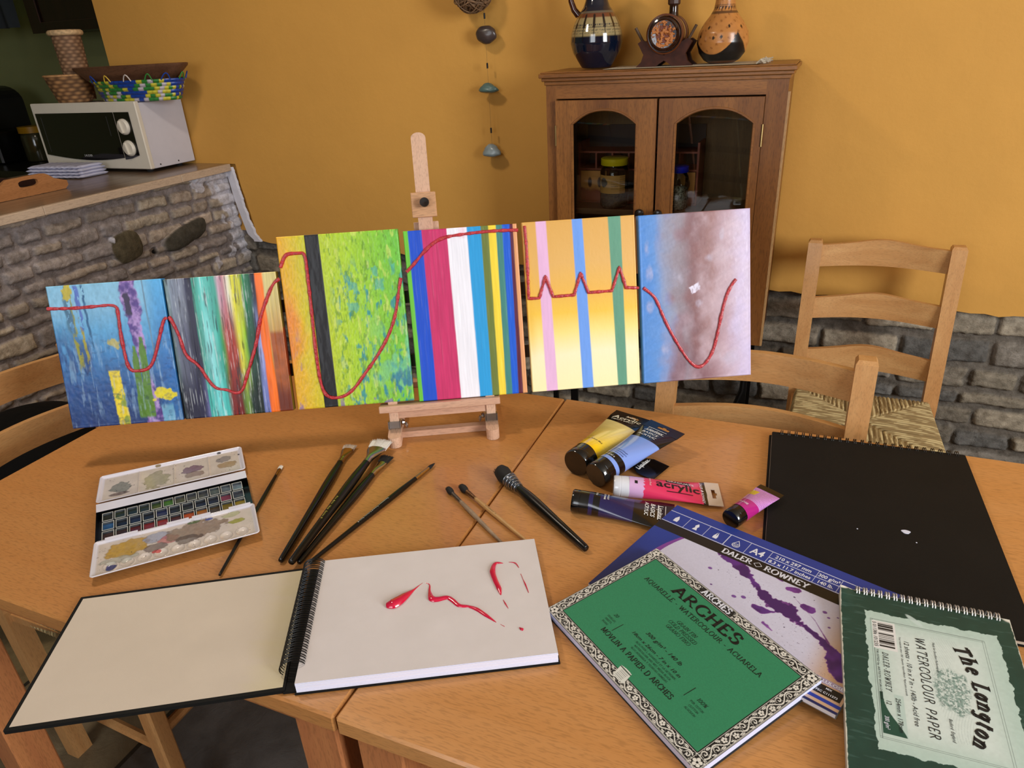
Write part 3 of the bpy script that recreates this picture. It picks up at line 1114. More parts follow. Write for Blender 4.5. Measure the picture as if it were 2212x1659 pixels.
# runner
t = thing('woven_runner', 'cream woven table runner with knotted fringe lying on top of the cabinet', 'runner', TR(-0.36, 2.1, CT))
nx, ny = 240, 40
U_, V_ = np.meshgrid(np.linspace(0, 1, nx), np.linspace(0, 1, ny))
x = -0.572 + U_ * 0.40
y = cyf - 0.006 + V_ * 0.19
z = CT + 0.0012 + 0.0007 * np.abs(np.sin(U_ * 260)) + 0.0005 * np.abs(np.sin(V_ * 90))
C = mixc(H('#8D8574') + 0 * z[..., None], H('#CFC6B4'), np.abs(np.sin(U_ * 260 + V_ * 40)))
grid_obj('cloth', np.stack([x, y, z], -1), C, art_mat('woven_cloth', 0.9, 0, 0.1), t)
mb = MB()
rnd = random.Random(8)
for i in range(26):
    yy = cyf - 0.004 + i * 0.0075
    xx = -0.172
    mb.tube([(xx - 0.004, yy, CT + 0.003), (xx + 0.006, yy + rnd.uniform(-.003, .003), CT + rnd.uniform(0.004, 0.012)), (xx + rnd.uniform(0.014, 0.024), yy + rnd.uniform(-.006, .006), CT + rnd.uniform(0.002, 0.010))], 0.0016, 5)
mb.build('fringe', M('cotton_fringe', '#B7AC97', 0.9), t, world=True, smooth=True)

# barrel decanter on its cradle
WD = M('dark_cradle_wood', '#3A1A0E', 0.55, spec=0.25, var=0.3, vs=60)
cc = Vector((-0.418, 2.115, CT + 0.002))
t = thing('wooden_cradle', 'dark carved wooden cradle with two sticks holding the small barrel', 'cradle', Matrix.Translation(cc))
for yy in (-0.040, 0.030):
    mb = MB()
    pts = [(-0.076, 0.0), (-0.062, 0.012), (-0.056, 0.03), (-0.066, 0.048), (-0.072, 0.058), (-0.060, 0.066), (-0.044, 0.058), (-0.030, 0.040), (0, 0.027), (0.030, 0.040), (0.044, 0.058), (0.060, 0.066), (0.072, 0.058), (0.066, 0.048), (0.056, 0.03), (0.062, 0.012), (0.076, 0.0), (0.022, 0.0), (0.012, 0.007), (0, 0.014), (-0.012, 0.007), (-0.022, 0)]
    mb.prism(pts, -0.007, 0.007, 0, Matrix(((1, 0, 0, 0), (0, 0, -1, yy), (0, 1, 0, 0), (0, 0, 0, 1))))
    mb.build('cradle_leg', WD, t)
MB().box(-0.050, 0.050, -0.033, 0.023, 0.016, 0.024).build('cross_bar', WD, t)
for sx in (-1, 1):
    MB().tube([(sx * 0.058, -0.035, 0.058), (sx * 0.080, -0.040, 0.096)], 0.0038).build('stick', M('stick_wood', '#4A3524', 0.6), t, smooth=True)
t = thing('barrel_decanter', 'small brown glazed barrel decanter with ribbed cork, in the wooden cradle', 'decanter', Matrix.Translation(cc + Vector((0, 0, 0.076))))
Tb = Matrix.Translation(cc + Vector((0, -0.006, 0.0775))) @ RX(90)
prof = [(0.0, -0.060), (0.036, -0.060), (0.040, -0.056), (0.045, -0.030), (0.047, 0.0), (0.045, 0.03), (0.042, 0.050), (0.040, 0.058), (0.036, 0.0595), (0.033, 0.056), (0.0, 0.0545)]
mb = MB()
mb.lathe(prof, 40, 0, Tb)
mb.build('barrel', M('barrel_glaze', '#241008', 0.12, coat=0.6), t, smooth=True, world=True)
for zz in (-0.040, -0.02, 0.022, 0.042):
    MB().lathe([(0.0448, zz - 0.004), (0.0485, zz - 0.003), (0.0485, zz + 0.003), (0.0448, zz + 0.004)], 40, 0, Tb, caps=False).build('hoop', M('hoop_brown', '#5A2C12', 0.25, coat=0.4), t, smooth=True, world=True)
nx = 90
U_, V_ = np.meshgrid(np.linspace(-1, 1, nx), np.linspace(-1, 1, nx))
rr = np.hypot(U_, V_)
cl = np.minimum(1, 1 / np.maximum(rr, 1e-6))
Xd, Zd = U_ * cl * 0.0325, V_ * cl * 0.0325
rel = np.maximum(np.abs(np.sin(np.arctan2(Zd, Xd) * 9 + rr * 6)), 0.2) * (rr < 0.9)
vine = fbm(U_ * 6 + 3, V_ * 6, 4, 3)
C = mixc(H('#6B2F12') + 0 * rr[..., None], H('#B06A2C'), ss(0.45, 0.6, vine))
P = np.stack([cc.x + Xd, cc.y - 0.0615 - 0.002 * ss(0.45, 0.6, vine) + 0 * Xd, cc.z + 0.0775 + Zd], -1)
grid_obj('carved_face', P, C, art_mat('carved_glaze', 0.38, 0.0, 0.4), t, flip=True)
Tn = Matrix.Translation(cc + Vector((0.010, 0.010, 0.077)))
mb = MB().lathe([(0.015, 0.04), (0.0125, 0.052), (0.012, 0.068), (0.0125, 0.070)], 24, 0, Tn)
mb.build('neck', M('barrel_glaze', '#241008', 0.12), t, smooth=True, world=True)
pr = []
mb = MB()
for i in range(32):
    a = i / 32 * 2 * math.pi
mb.lathe([(0.0135, 0.069), (0.0165, 0.072), (0.0165, 0.108), (0.012, 0.112)], 9, 0, Tn)
mb.build('stopper', M('stopper_wood', '#3B2015', 0.5), t, world=True)

# carved gourd
gc = Vector((-0.276, 2.128, CT + 0.0025))
t = thing('carved_gourd', 'carved orange gourd with black base and pierced holes, right on the cabinet', 'gourd', Matrix.Translation(gc))
prof = [(0.0, 0.001), (0.030, 0.0), (0.046, 0.008), (0.060, 0.026), (0.0665, 0.050), (0.063, 0.075), (0.050, 0.098), (0.036, 0.115), (0.0275, 0.130), (0.0245, 0.148), (0.0235, 0.170), (0.025, 0.19), (0.02, 0.20), (0.0, 0.202)]


def gc_(A, Z):
    C = np.zeros(A.shape + (3,))
    C[:] = H('#B4793F')
    C *= (0.85 + 0.3 * fbm(A * 6, Z * 90, 8, 3))[..., None]
    k = (A * 3 / (2 * np.pi) + 0.25) % 1 - 0.5
    top = 0.024 + 0.052 * np.abs(k * 2) ** 2.2
    C = mixc(C, H('#0C0B0D'), ss(0, 0.0015, top - Z))
    swirl = np.abs(np.sin(A * 9 + Z * 160)) * np.abs(np.sin(A * 4 - Z * 120))
    C = mixc(C, H('#7A4218'), (swirl > 0.88) * (Z > top) * 0.6)
    for az, zz in ((0.12, 0.062), (0.30, 0.066), (0.20, 0.088), (0.42, 0.086), (0.62, 0.064), (0.8, 0.064), (0.72, 0.088), (0.92, 0.086), (0.52, 0.062)):
        da = ((A / (2 * np.pi) * 2 - az + 0.5) % 1 - 0.5) * np.pi * 0.06
        hh = np.abs(da) * 1.4 + np.abs(Z - zz)
        C = mixc(C, H('#120A05'), ss(0.0060, 0.0048, hh))
    bandd = ((Z > 0.118) & (Z < 0.123)) | ((Z > 0.136) & (Z < 0.139)) | ((Z > 0.152) & (Z < 0.155))
    C = mixc(C, H('#3A2416'), bandd * 0.8)
    tri = (Z > 0.124) & (Z < 0.135) & (((A * 11 / np.pi) % 1) < (Z - 0.124) * 80)
    C = mixc(C, H('#2A1810'), tri * 0.9)
    C = mixc(C, H('#4A3324'), ss(0.156, 0.160, Z) * 0.8)
    C = mixc(C, H('#6B3E20'), ss(0.008, 0.005, Z))
    return C


lathe_art('gourd_body', prof, 168, gc_, art_mat('polished_gourd', 0.3, 0.2, 0.5), t, Matrix.Translation(gc) @ RZ(-18), 160)

# jars and the pigeonhole box on the shelf
SH = TZ + 0.1845
t = thing('pigeonhole_box', 'dark red wooden pigeonhole box standing on the cabinet shelf behind the jars', 'box', TR(-0.49, 2.19, SH))
RED = M('red_box_wood', '#8A3A20', 0.45, var=0.2, vs=40)
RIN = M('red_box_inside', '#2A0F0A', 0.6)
mb = MB()
bx0, bx1, by0, by1, bz1 = -0.680, -0.318, 2.135, 2.235, SH + 0.178
mb.box(bx0, bx0 + 0.006, by0, by1, SH, bz1).box(bx1 - 0.006, bx1, by0, by1, SH, bz1)
mb.box(bx0 + 0.006, bx1 - 0.006, by0, by1, SH, SH + 0.005)
mb.box(bx0 + 0.006, bx1 - 0.006, by0, by1, SH + 0.098, SH + 0.103)
mb.box(bx0 + 0.006, bx1 - 0.006, by0, by1, SH + 0.148, SH + 0.153)
for k in range(1, 7):
    xx = bx0 + 0.006 + (bx1 - bx0 - 0.012) * k / 7
    mb.box(xx - 0.0025, xx + 0.0025, by0, by1, SH + 0.103, SH + 0.148)
for xx in (-0.585, -0.40):
    mb.box(xx - 0.0025, xx + 0.0025, by0, by1, SH + 0.005, SH + 0.098)
mb.build('frame', RED, t, world=True)
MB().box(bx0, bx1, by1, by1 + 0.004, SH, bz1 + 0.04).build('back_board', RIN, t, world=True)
nx = 60
for (xa, xb, nm, sd) in ((-0.672, -0.590, 'picture_tile', 3), (-0.396, -0.326, 'picture_tile', 8)):
    P, U_, V_ = quadP((xa, by0 - 0.001, SH + 0.006), (xb, by0 - 0.001, SH + 0.006), (xb, by0 - 0.001, SH + 0.096), (xa, by0 - 0.001, SH + 0.096), nx, nx)
    C = mixc(H('#DD9A4E') + 0 * U_[..., None], H('#8E3A20'), ss(0.5, 0.3, V_ + 0.25 * (fbm(U_ * 5, V_ * 5, sd, 3) - 0.5)))
    for ex in (0.35, 0.72):
        C = mixc(C, H('#3A1A0E'), ss(1.0, 0.7, np.hypot((U_ - ex) / 0.09, (V_ - 0.62) / 0.2)))
    grid_obj(nm, P, C, art_mat('picture_tile', 0.35, 0.1), t)


def jar(c, r, h, lid, label, name, fill, fh, lab=None):
    t = thing(name, label, 'jar', Matrix.Translation(c))
    GL_ = clear_glass('jar_glass', (0.86, 0.88, 0.86))
    T = Matrix.Translation(c)
    MB().lathe([(0, 0.0008), (r * 0.86, 0.0008), (r, r * 0.18), (r, h * 0.72), (r * 0.93, h * 0.78), (r * 0.80, h * 0.83), (r * 0.80, h * 0.86)], 36, 0, T).build('glass_body', GL_, t, smooth=True, world=True)
    MB().lathe([(0, h * 0.86), (r * 0.93, h * 0.86), (r * 0.95, h * 0.87), (r * 0.95, h * 0.99), (r * 0.90, h), (0, h)], 36, 0, T).build('lid', M(name + '_lid', lid, 0.35), t, smooth=True, world=True)
    n, k = 60, 24
    a = np.linspace(0, 2 * np.pi, n, endpoint=False)
    zz = np.linspace(0.002, fh, k)
    A, Z = np.meshgrid(a, zz)
    R = r * 0.93 * np.interp(zz, [0.002, 0.01, fh * 0.96, fh], [0.85, 1, 1, 0.02])[:, None] - 0.001 * vn(A * 12, Z * 400, 3)
    P = np.stack([R * np.cos(A) + c.x, R * np.sin(A) + c.y, Z + c.z + 0 * A], -1)
    C = mixc(H(fill[0]) + 0 * A[..., None], H(fill[1]), ss(0.4, 0.6, vn(A * 14, Z * 420, 9)))
    grid_obj('contents', P, C, art_mat('jar_contents', 0.8), t, wrap=True)
    if lab:
        a = np.linspace(-2.6, -0.5, 80)
        zz = np.linspace(h * 0.32, h * 0.68, 50)
        A, Z = np.meshgrid(a, zz)
        R = r * 1.01
        P = np.stack([R * np.cos(A) + c.x, R * np.sin(A) + c.y, Z + c.z], -1)
        u = (A + 2.6) / 2.1
        v_ = (Z - h * 0.32) / (h * 0.36)
        C = np.zeros(A.shape + (3,))
        C[:] = H(lab)
        bl = ss(1, 0.8, np.hypot((u - 0.22) / 0.16, (v_ - 0.6) / 0.28) + 0.3 * (fbm(u * 14, v_ * 9, 2, 2) - 0.5))
        C = mixc(C, H('#5A4C3A'), bl)
        cells = (np.abs(np.sin(u * 60)) > 0.4) & (np.abs(np.sin(v_ * 26)) > 0.4) & (u > 0.78)
        C = mixc(C, H('#7A4E22'), cells * 0.6)
        C = mixc(C, H('#7A5A34'), ((np.sin(v_ * 50) > 0.5) & (u > 0.5) & (u < 0.74) & (v_ < 0.75) & (v_ > 0.2)) * 0.5)
        grid_obj('paper_label', P, C, art_mat('paper_label', 0.6), t)


jar(Vector((-0.553, 2.085, SH + 0.0005)), 0.042, 0.143, '#F0DA1C', 'glass spice jar with yellow lid and beige label on the cabinet shelf', 'spice_jar', ('#2E2A20', '#55503F'), 0.046, '#E0AC5C')
jar(Vector((-0.366, 2.085, SH + 0.0005)), 0.030, 0.122, '#1C2CE0', 'glass jar of white and green pieces with a blue lid, behind the right door', 'storage_jar', ('#4C5648', '#E4E8DA'), 0.066)

# ------------------------------------------------------------------ hanging mobile
t = thing('hanging_mobile', 'wicker ball with stones strung below it, hanging on the yellow wall', 'mobile', TR(-1.03, 2.21, TZ + 0.80))
mb = MB()
rnd = random.Random(12)
bc = Vector((-1.033, 2.20, TZ + 0.792))
for i in range(52):
    ax = Vector((rnd.gauss(0, 1), rnd.gauss(0, 1), rnd.gauss(0, 1))).normalized()
    q = ax.orthogonal().normalized()
    q2 = ax.cross(q)
    rr = 0.055 + rnd.uniform(0, 0.008)
    off = rnd.uniform(-0.4, 0.4)
    ring = []
    for k in range(26):
        a = k / 26 * 2 * math.pi
        p = (q * math.cos(a) + q2 * math.sin(a)) * math.sqrt(1 - off * off) + ax * off
        ring.append(bc + p * rr * (1 + 0.03 * math.sin(3 * a + i)) + Vector((0, 0, 0)))
    mb.tube(ring, 0.0019, 5, closed=True)
mb.build('wicker_ball', M('wicker', '#7A5D42', 0.7, var=0.3, vs=80), t, smooth=True, world=True)
MB().tube([bc + Vector((0, 0, 0.05)), (bc.x, bc.y, 2.449)], 0.0008, 5).build('string', M('twine', '#8A6A3C', 0.9), t, world=True)


def rock(name, c, sz, col, seed, kind):
    n, k = 28, 20
    a = np.linspace(0, 2 * np.pi, n, endpoint=False)
    ph = np.linspace(0.02, np.pi - 0.02, k)
    A, Ph = np.meshgrid(a, ph)
    x, y, z = np.sin(Ph) * np.cos(A), np.sin(Ph) * np.sin(A), np.cos(Ph)
    d = 1 + 0.35 * (fbm(x * 1.6 + seed, z * 1.6 + y, seed, 2) - 0.5)
    x, y, z = x * d, y * d, z * d
    if kind == 'cap':
        z = np.where(z < 0, z * 0.35, z) - 0.1
        w = 1 - 0.25 * np.clip(z, 0, 1)
        x, y = x * w, y * w
    P = np.stack([c[0] + x * sz[0], c[1] + y * sz[1], c[2] + z * sz[2]], -1)
    C = mixc(H(col) * 0.75 + 0 * x[..., None], np.clip(H(col) * 1.3, 0, 1), fbm(x * 3 + seed, z * 3, seed + 2, 3))
    return grid_obj(name, P, C, art_mat('tumbled_stone', 0.35, 0.2), t, wrap=True)


mx_ = -1.008
MB().tube([(mx_, 2.225, TZ + 0.745), (mx_, 2.225, TZ + 0.32)], 0.0005, 5).build('thread', M('twine', '#8A6A3C', 0.9), t, world=True)
rock('stone', (mx_ + 0.002, 2.225, TZ + 0.670), (0.034, 0.016, 0.026), '#3E3330', 3, 'x')
rock('stone', (mx_, 2.225, TZ + 0.512), (0.031, 0.018, 0.024), '#4F6A66', 5, 'cap')
rock('stone', (mx_ - 0.002, 2.225, TZ + 0.318), (0.034, 0.018, 0.030), '#7E8C90', 9, 'cap')
for zz in (0.722, 0.582, 0.388):
    MB().tube([(mx_, 2.225, TZ + zz - 0.008), (mx_, 2.225, TZ + zz + 0.008)], 0.003, 8).build('bead', M('black_bead', '#0C0C12', 0.3), t, smooth=True, world=True)

# ------------------------------------------------------------------ microwave oven
t = thing('microwave_oven', 'white microwave oven with black door and two dials on the worktop', 'microwave oven', TR(-2.63, 2.12, 1.013))
CRM = M('microwave_cream', '#CFC9BB', 0.45, var=0.02)
WHI = M('microwave_white', '#C4C4CE', 0.4, var=0.02)
BLK = M('microwave_black', '#060606', 0.06, coat=0.3, var=0)
z0, z1, yf, yb, xl, xr = 1.0255, 1.268, 2.025, 2.250, -2.915, -2.350
MB().box(xl + 0.004, xr, yf + 0.02, yb, z0, z1 - 0.006, ch=0.002).build('housing', WHI, t, world=True)
mb = MB().box(xl, xr + 0.003, yf, yf + 0.0198, z0, z1, ch=0.003)
mb.build('front_frame', CRM, t, world=True)
mb = MB()
pts = [(xl + 0.018, z1 - 0.036), (-2.470, z1 - 0.036)]
n = 14
low = []
for i in range(n + 1):
    u = i / n
    xx = -2.470 + (xl + 0.018 + 2.470) * u
    g = (xx - (xl + 0.018)) / ((-2.385) - (xl + 0.018))
    low.append((xx, z0 + 0.052 - 0.020 * math.sin(math.pi * g)))
pts = pts + low
Tm = Matrix(((1, 0, 0, 0), (0, 0, -1, yf), (0, 1, 0, 0), (0, 0, 0, 1)))
mb.prism(pts[::-1], 0.0005, 0.003, 0, Tm)
mb.build('door_window', BLK, t, world=True)
mb = MB()
pts = [(-2.465, z1 - 0.036), (-2.388, z1 - 0.036), (-2.388, z0 + 0.052), (-2.430, z0 + 0.040), (-2.465, z0 + 0.036)]
mb.prism(pts[::-1], 0.0005, 0.003, 0, Tm)
mb.build('control_panel', BLK, t, world=True)
MB().box(xl + 0.045, xl + 0.0465, yf - 0.0036, yf - 0.003, z0 + 0.062, z1 - 0.05).build('window_line', M('grey_line', '#3A3A3A', 0.4), t, world=True)
MB().box(-2.508, -2.5065, yf - 0.0036, yf - 0.003, z1 - 0.12, z1 - 0.05).build('window_line', M('grey_line', '#3A3A3A', 0.4), t, world=True)
for zz in (z0 + 0.155, z0 + 0.078):
    T = Matrix.Translation((-2.4265, yf - 0.003, zz)) @ RX(90)
    kn = MB().lathe([(0.029, 0), (0.0285, 0.006), (0.024, 0.011), (0.0, 0.012)], 32, 0, T).build('dial', CRM, t, smooth=True, world=True)
    MB().box(-0.004, 0.004, -0.022, 0.022, 0.011, 0.019, 0, T @ RZ(12), 0.001).build('dial_grip', CRM, kn, world=True)
mb = MB()
sans(mb, 'LAUDER', Matrix.Translation((-2.685, yf - 0.0034, z0 + 0.046)) @ RX(90), 0.008, bold=0.01, wx=1.1)
mb.build('brand_lettering', M('grey_print', '#B8B8B8', 0.5), t, world=True)
for fx in (xl + 0.05, xr - 0.05):
    for fy in (yf + 0.04, yb - 0.04):
        MB().lathe([(0.012, 0), (0.014, 0.013)], 12, 0, TR(fx, fy, 1.0125)).build('foot', M('rubber', '#141414', 0.8), t, world=True, smooth=True)
for yy in (yf + 0.05, yf + 0.14):
    MB().tube([(xr - 0.001, yy, z0 + 0.012), (xr + 0.0015, yy, z0 + 0.012)], 0.0028, 8).build('screw', M('screw', '#222222', 0.4, 0.8), t, world=True)
MT = 1.2625


# ------------------------------------------------------------------ baskets and bowl on the microwave
def basket(name, label, c, prof, col1, col2, nr, ns, group=None):
    t = thing(name, label, 'basket', Matrix.Translation(c), group)
    pr = np.array(prof)
    L = np.concatenate([[0], np.cumsum(np.hypot(*(pr[1:] - pr[:-1]).T))])
    k = nr * 4
    s = np.linspace(0, L[-1], k)
    r, z = np.interp(s, L, pr[:, 0]), np.interp(s, L, pr[:, 1])
    n = ns * 4
    a = np.linspace(0, 2 * np.pi, n, endpoint=False)
    A, S = np.meshgrid(a, s)
    row = np.floor(S / L[-1] * nr)
    ph = (S / L[-1] * nr) % 1
    stake = A * ns / (2 * np.pi)
    over = np.sin(stake * np.pi + row * np.pi)
    bulge = np.sin(ph * np.pi) * (0.6 + 0.4 * over)
    R = np.repeat(r[:, None], n, 1) + 0.0016 * bulge
    P = np.stack([R * np.cos(A) + c.x, R * np.sin(A) + c.y, np.repeat(z[:, None], n, 1) + c.z], -1)
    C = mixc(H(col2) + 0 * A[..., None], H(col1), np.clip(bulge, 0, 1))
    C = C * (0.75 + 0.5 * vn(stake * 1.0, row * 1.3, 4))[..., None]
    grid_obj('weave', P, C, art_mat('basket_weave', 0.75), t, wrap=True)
    return t


bc_ = Vector((-2.765, 2.115, MT + 0.0015))
t = basket('wicker_basket', 'low brown wicker basket on the microwave, under the tall one', bc_, [(0.0, 0.0), (0.058, 0.0), (0.062, 0.01), (0.085, 0.092), (0.088, 0.098), (0.082, 0.098), (0.058, 0.006), (0, 0.006)], '#A67A4C', '#4B2F18', 22, 24)
ring = [bc_ + Vector((0.086 * math.cos(a), 0.086 * math.sin(a), 0.099)) for a in np.linspace(0, 2 * np.pi, 48, endpoint=False)]
MB().tube(ring, 0.004, 8, closed=True).build('rim', M('wicker_light', '#B08455', 0.7, var=0.3, vs=90), t, smooth=True, world=True)
b2 = bc_ + Vector((0.012, 0.030, 0.0075))
t = basket('wicker_basket', 'tall narrow wicker basket with thick pale rim, standing in the lower one', b2, [(0.0, 0.0), (0.043, 0.0), (0.045, 0.01), (0.047, 0.10), (0.051, 0.236), (0.049, 0.236), (0.043, 0.02), (0, 0.01)], '#9E7B5B', '#5A3E28', 44, 22)
ring = [b2 + Vector((0.053 * math.cos(a), 0.053 * math.sin(a), 0.240)) for a in np.linspace(0, 2 * np.pi, 48, endpoint=False)]
MB().tube(ring, 0.0105, 10, closed=True).build('rim', M('wicker_pale', '#C2A47A', 0.7, var=0.3, vs=90), t, smooth=True, world=True)

cb = Vector((-2.415, 2.128, MT + 0.0015))
t = thing('bead_basket', 'oval basket woven from blue, green and yellow strips on the microwave', 'basket', Matrix.Translation(cb))
n, k = 320, 44
a = np.linspace(0, 2 * np.pi, n, endpoint=False)
s = np.linspace(0, 1, k)
A, S = np.meshgrid(a, s)
row = np.floor(S * 5.999)
ph = (S * 5.999) % 1
rx = 0.180 + 0.036 * S + 0.0035 * np.sin(ph * np.pi)
ry = 0.075 + 0.022 * S + 0.0035 * np.sin(ph * np.pi)
cell = np.floor(A * 52 / (2 * np.pi) + row * 0.5)
pc = (A * 52 / (2 * np.pi) + row * 0.5) % 1
P = np.stack([rx * np.cos(A) + cb.x, ry * np.sin(A) + cb.y, S * 0.074 + cb.z + 0 * A], -1)
hh = _h(cell.astype(np.int64), row.astype(np.int64), 5)
diam = (np.floor(cell / 5) % 2 == 0)
cols = [H('#18409A'), H('#2F8038'), H('#C9C23A'), H('#BFB8C2')]
sel = np.where(diam & (np.abs(cell % 5 - 2) <= row % 3), 0, np.where(hh < 0.42, 1, np.where(hh < 0.86, 2, 3)))
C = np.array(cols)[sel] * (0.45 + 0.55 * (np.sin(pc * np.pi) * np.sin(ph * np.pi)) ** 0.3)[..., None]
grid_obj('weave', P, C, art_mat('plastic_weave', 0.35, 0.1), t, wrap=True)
mb = MB().lathe([(0.0, 0.0015), (0.176, 0.0015), (0.176, 0.003), (0, 0.003)], 60, 0, Matrix.Translation(cb) @ Matrix.Diagonal((1, 0.41, 1, 1)))
mb.build('base', M('basket_base', '#6A5A3A', 0.7), t, world=True)
rnd = random.Random(5)
loops = {'green_loop': '#2F8038', 'blue_loop': '#18409A', 'yellow_loop': '#C9A83A', 'white_loop': '#BFB8B2'}
for i in range(14):
    a0 = i / 14 * 2 * math.pi + rnd.uniform(-0.05, 0.05)
    da = rnd.uniform(0.14, 0.24)
    p = []
    for q in range(7):
        u = q / 6
        aa = a0 + da * (u - 0.5)
        e_ = 1 + 0.05 * math.sin(math.pi * u)
        p.append(cb + Vector((0.219 * e_ * math.cos(aa), 0.100 * e_ * math.sin(aa), 0.071 + 0.022 * math.sin(math.pi * u))))
    nm = list(loops)[i % 4]
    MB().tube(p, 0.0022, 6).build(nm, M(nm, loops[nm], 0.4), t, smooth=True, world=True)

wb = cb + Vector((0.0, 0.0, 0.062))
t = thing('wooden_bowl', 'shallow dark wooden bowl resting in the colourful woven basket', 'bowl', Matrix.Translation(wb))
Tw = Matrix.Translation(wb + Vector((-0.030, 0, 0))) @ Matrix.Diagonal((1.30, 0.42, 1, 1))
MB().lathe([(0.0, -0.020), (0.10, -0.018), (0.16, 0.005), (0.215, 0.052), (0.218, 0.060), (0.212, 0.062), (0.205, 0.054), (0.15, 0.012), (0.09, -0.006), (0, -0.008)], 64, 0, Tw).build('bowl_body', wood('bowl_wood', '#6E4C36', '#523524', 'X', 0.7, 0.5, 0.0, 0.25), t, smooth=True, world=True)

t = thing('black_sack', 'large black bag standing in shadow between the left chair and stone half wall', 'bag', TR(-1.84, 0.98, 0.0))
MB().lathe([(0.0, 0.002), (0.17, 0.004), (0.20, 0.06), (0.215, 0.25), (0.21, 0.42), (0.185, 0.50), (0.13, 0.56), (0.06, 0.585), (0.0, 0.59)], 36, 0, TR(-1.84, 0.98, 0.0)).build('sack_body', M('black_plastic', '#040404', 0.8, spec=0.15, var=0.2, bmp=0.3, bs=9, bd=0.02), t, smooth=True, world=True)

# towel and tray on the worktop
t = thing('folded_towel', 'folded white cloth lying on the worktop in front of the microwave', 'towel', TR(-2.68, 1.93, 1.013))
CLO = art_mat('white_cloth', 0.9, 0, 0.1, 0.3, 300)
for k_, (z_, w_, l_, off) in enumerate(((0.0, 0.125, 0.34, 0.0), (0.011, 0.12, 0.33, 0.004), (0.022, 0.12, 0.335, 0.0), (0.033, 0.11, 0.32, 0.006))):
    n, k = 24, 90
    a = np.linspace(0, 2 * np.pi, n, endpoint=False)
    U_ = np.linspace(0, 1, k)
    A, S = np.meshgrid(a, U_)
    rx = w_ / 2
    cxn = np.sign(np.cos(A)) * np.abs(np.cos(A)) ** 0.35 * rx
    czn = np.sign(np.sin(A)) * np.abs(np.sin(A)) ** 0.9 * 0.0062
    capf = np.interp(S, [0, 0.012, 0.035, 0.965, 0.988, 1], [0.0, 0.7, 1, 1, 0.7, 0.0])
    x = -2.80 + S * l_ * 0.75 + off
    y = 1.905 + cxn + 0.03 * S
    z = 1.0190 + z_ + czn * capf + 0.0012 * np.sin(S * 60 + y * 90) * (fbm(S * 8, A, k_, 2))
    C = H('#B9BAD0') * (0.9 + 0.2 * (np.sin(y * 900) > 0))[..., None] + 0 * x[..., None]
    grid_obj('fold', np.stack([x, y, z], -1), C, CLO, t, wrap=True, flip=True)

t = thing('wooden_tray', 'wooden serving tray with a cut-out handle at the left end of the worktop', 'tray', TR(-2.45, 1.56, 1.013))
TRW = wood('tray_wood', '#A87448', '#96653C', 'Y', 1, 0.45, 0.1, 0.2)
# near end board with handle hole: built in (Y, Z) and facing +X
x_ = -2.41
y0, y1 = 1.44, 1.72
outer = []
for u in np.linspace(0, 1, 30):
    yy = y1 + (y0 - y1) * u
    g = abs(yy - (y0 + y1) / 2) / 0.14
    top = 0.030 + 0.032 * (1 - ss(0.42, 0.85, g))
    outer.append((yy, 1.0135 + float(top)))
hy, hz = (y0 + y1) / 2 + 0.004, 1.0135 + 0.040
hole = [(hy + 0.034 * math.copysign(abs(math.cos(a)) ** 0.6, math.cos(a)), hz + 0.011 * math.copysign(abs(math.sin(a)) ** 0.6, math.sin(a))) for a in np.linspace(0, 2 * np.pi, 28, endpoint=False)]
mb = MB()
n = 60
ring_o, ring_i = [], []
for i in range(n):
    a = 2 * math.pi * i / n
    d_ = (math.cos(a), math.sin(a))
    # outer boundary by ray march
    tt = 0.0
    while True:
        yy, zz = hy + d_[0] * tt, hz + d_[1] * tt
        g = abs(yy - (y0 + y1) / 2) / 0.14
        top = 0.030 + 0.032 * (1 - float(ss(0.42, 0.85, g)))
        if yy < y0 or yy > y1 or zz < 1.0135 or zz > 1.0135 + top or tt > 0.5:
            break
        tt += 0.001
    ring_o.append((yy, zz))
    ring_i.append((hy + 0.034 * math.copysign(abs(d_[0]) ** 0.6, d_[0]), hz + 0.011 * math.copysign(abs(d_[1]) ** 0.6, d_[1])))
for xx in (x_, x_ - 0.012):
    pass
vs = [(x_, *p) for p in ring_o] + [(x_, *p) for p in ring_i] + [(x_ - 0.012, *p) for p in ring_o] + [(x_ - 0.012, *p) for p in ring_i]
fs = []
for i in range(n):
    j = (i + 1) % n
    fs += [(i, j, n + j, n + i), (2 * n + i, 3 * n + i, 3 * n + j, 2 * n + j), (i, 2 * n + i, 2 * n + j, j), (n + i, n + j, 3 * n + j, 3 * n + i)]
mb.add(vs, fs)
mb.build('handle_board', TRW, t, world=True)
MB().box(x_ - 0.452, x_ - 0.4405, y0, y1, 1.0135, 1.062).build('far_board', M('tray_side', '#3A2018', 0.5), t, world=True)
MB().box(x_ - 0.44, x_ - 0.013, y0, y1, 1.0135, 1.0184).build('tray_floor', M('tray_dark', '#2A1712', 0.5), t, world=True)
for ya in (y0, y1 - 0.012):
    MB().box(x_ - 0.44, x_ - 0.013, ya, ya + 0.012, 1.0185, 1.040).build('side_board', M('tray_side', '#3A2018', 0.5), t, world=True)

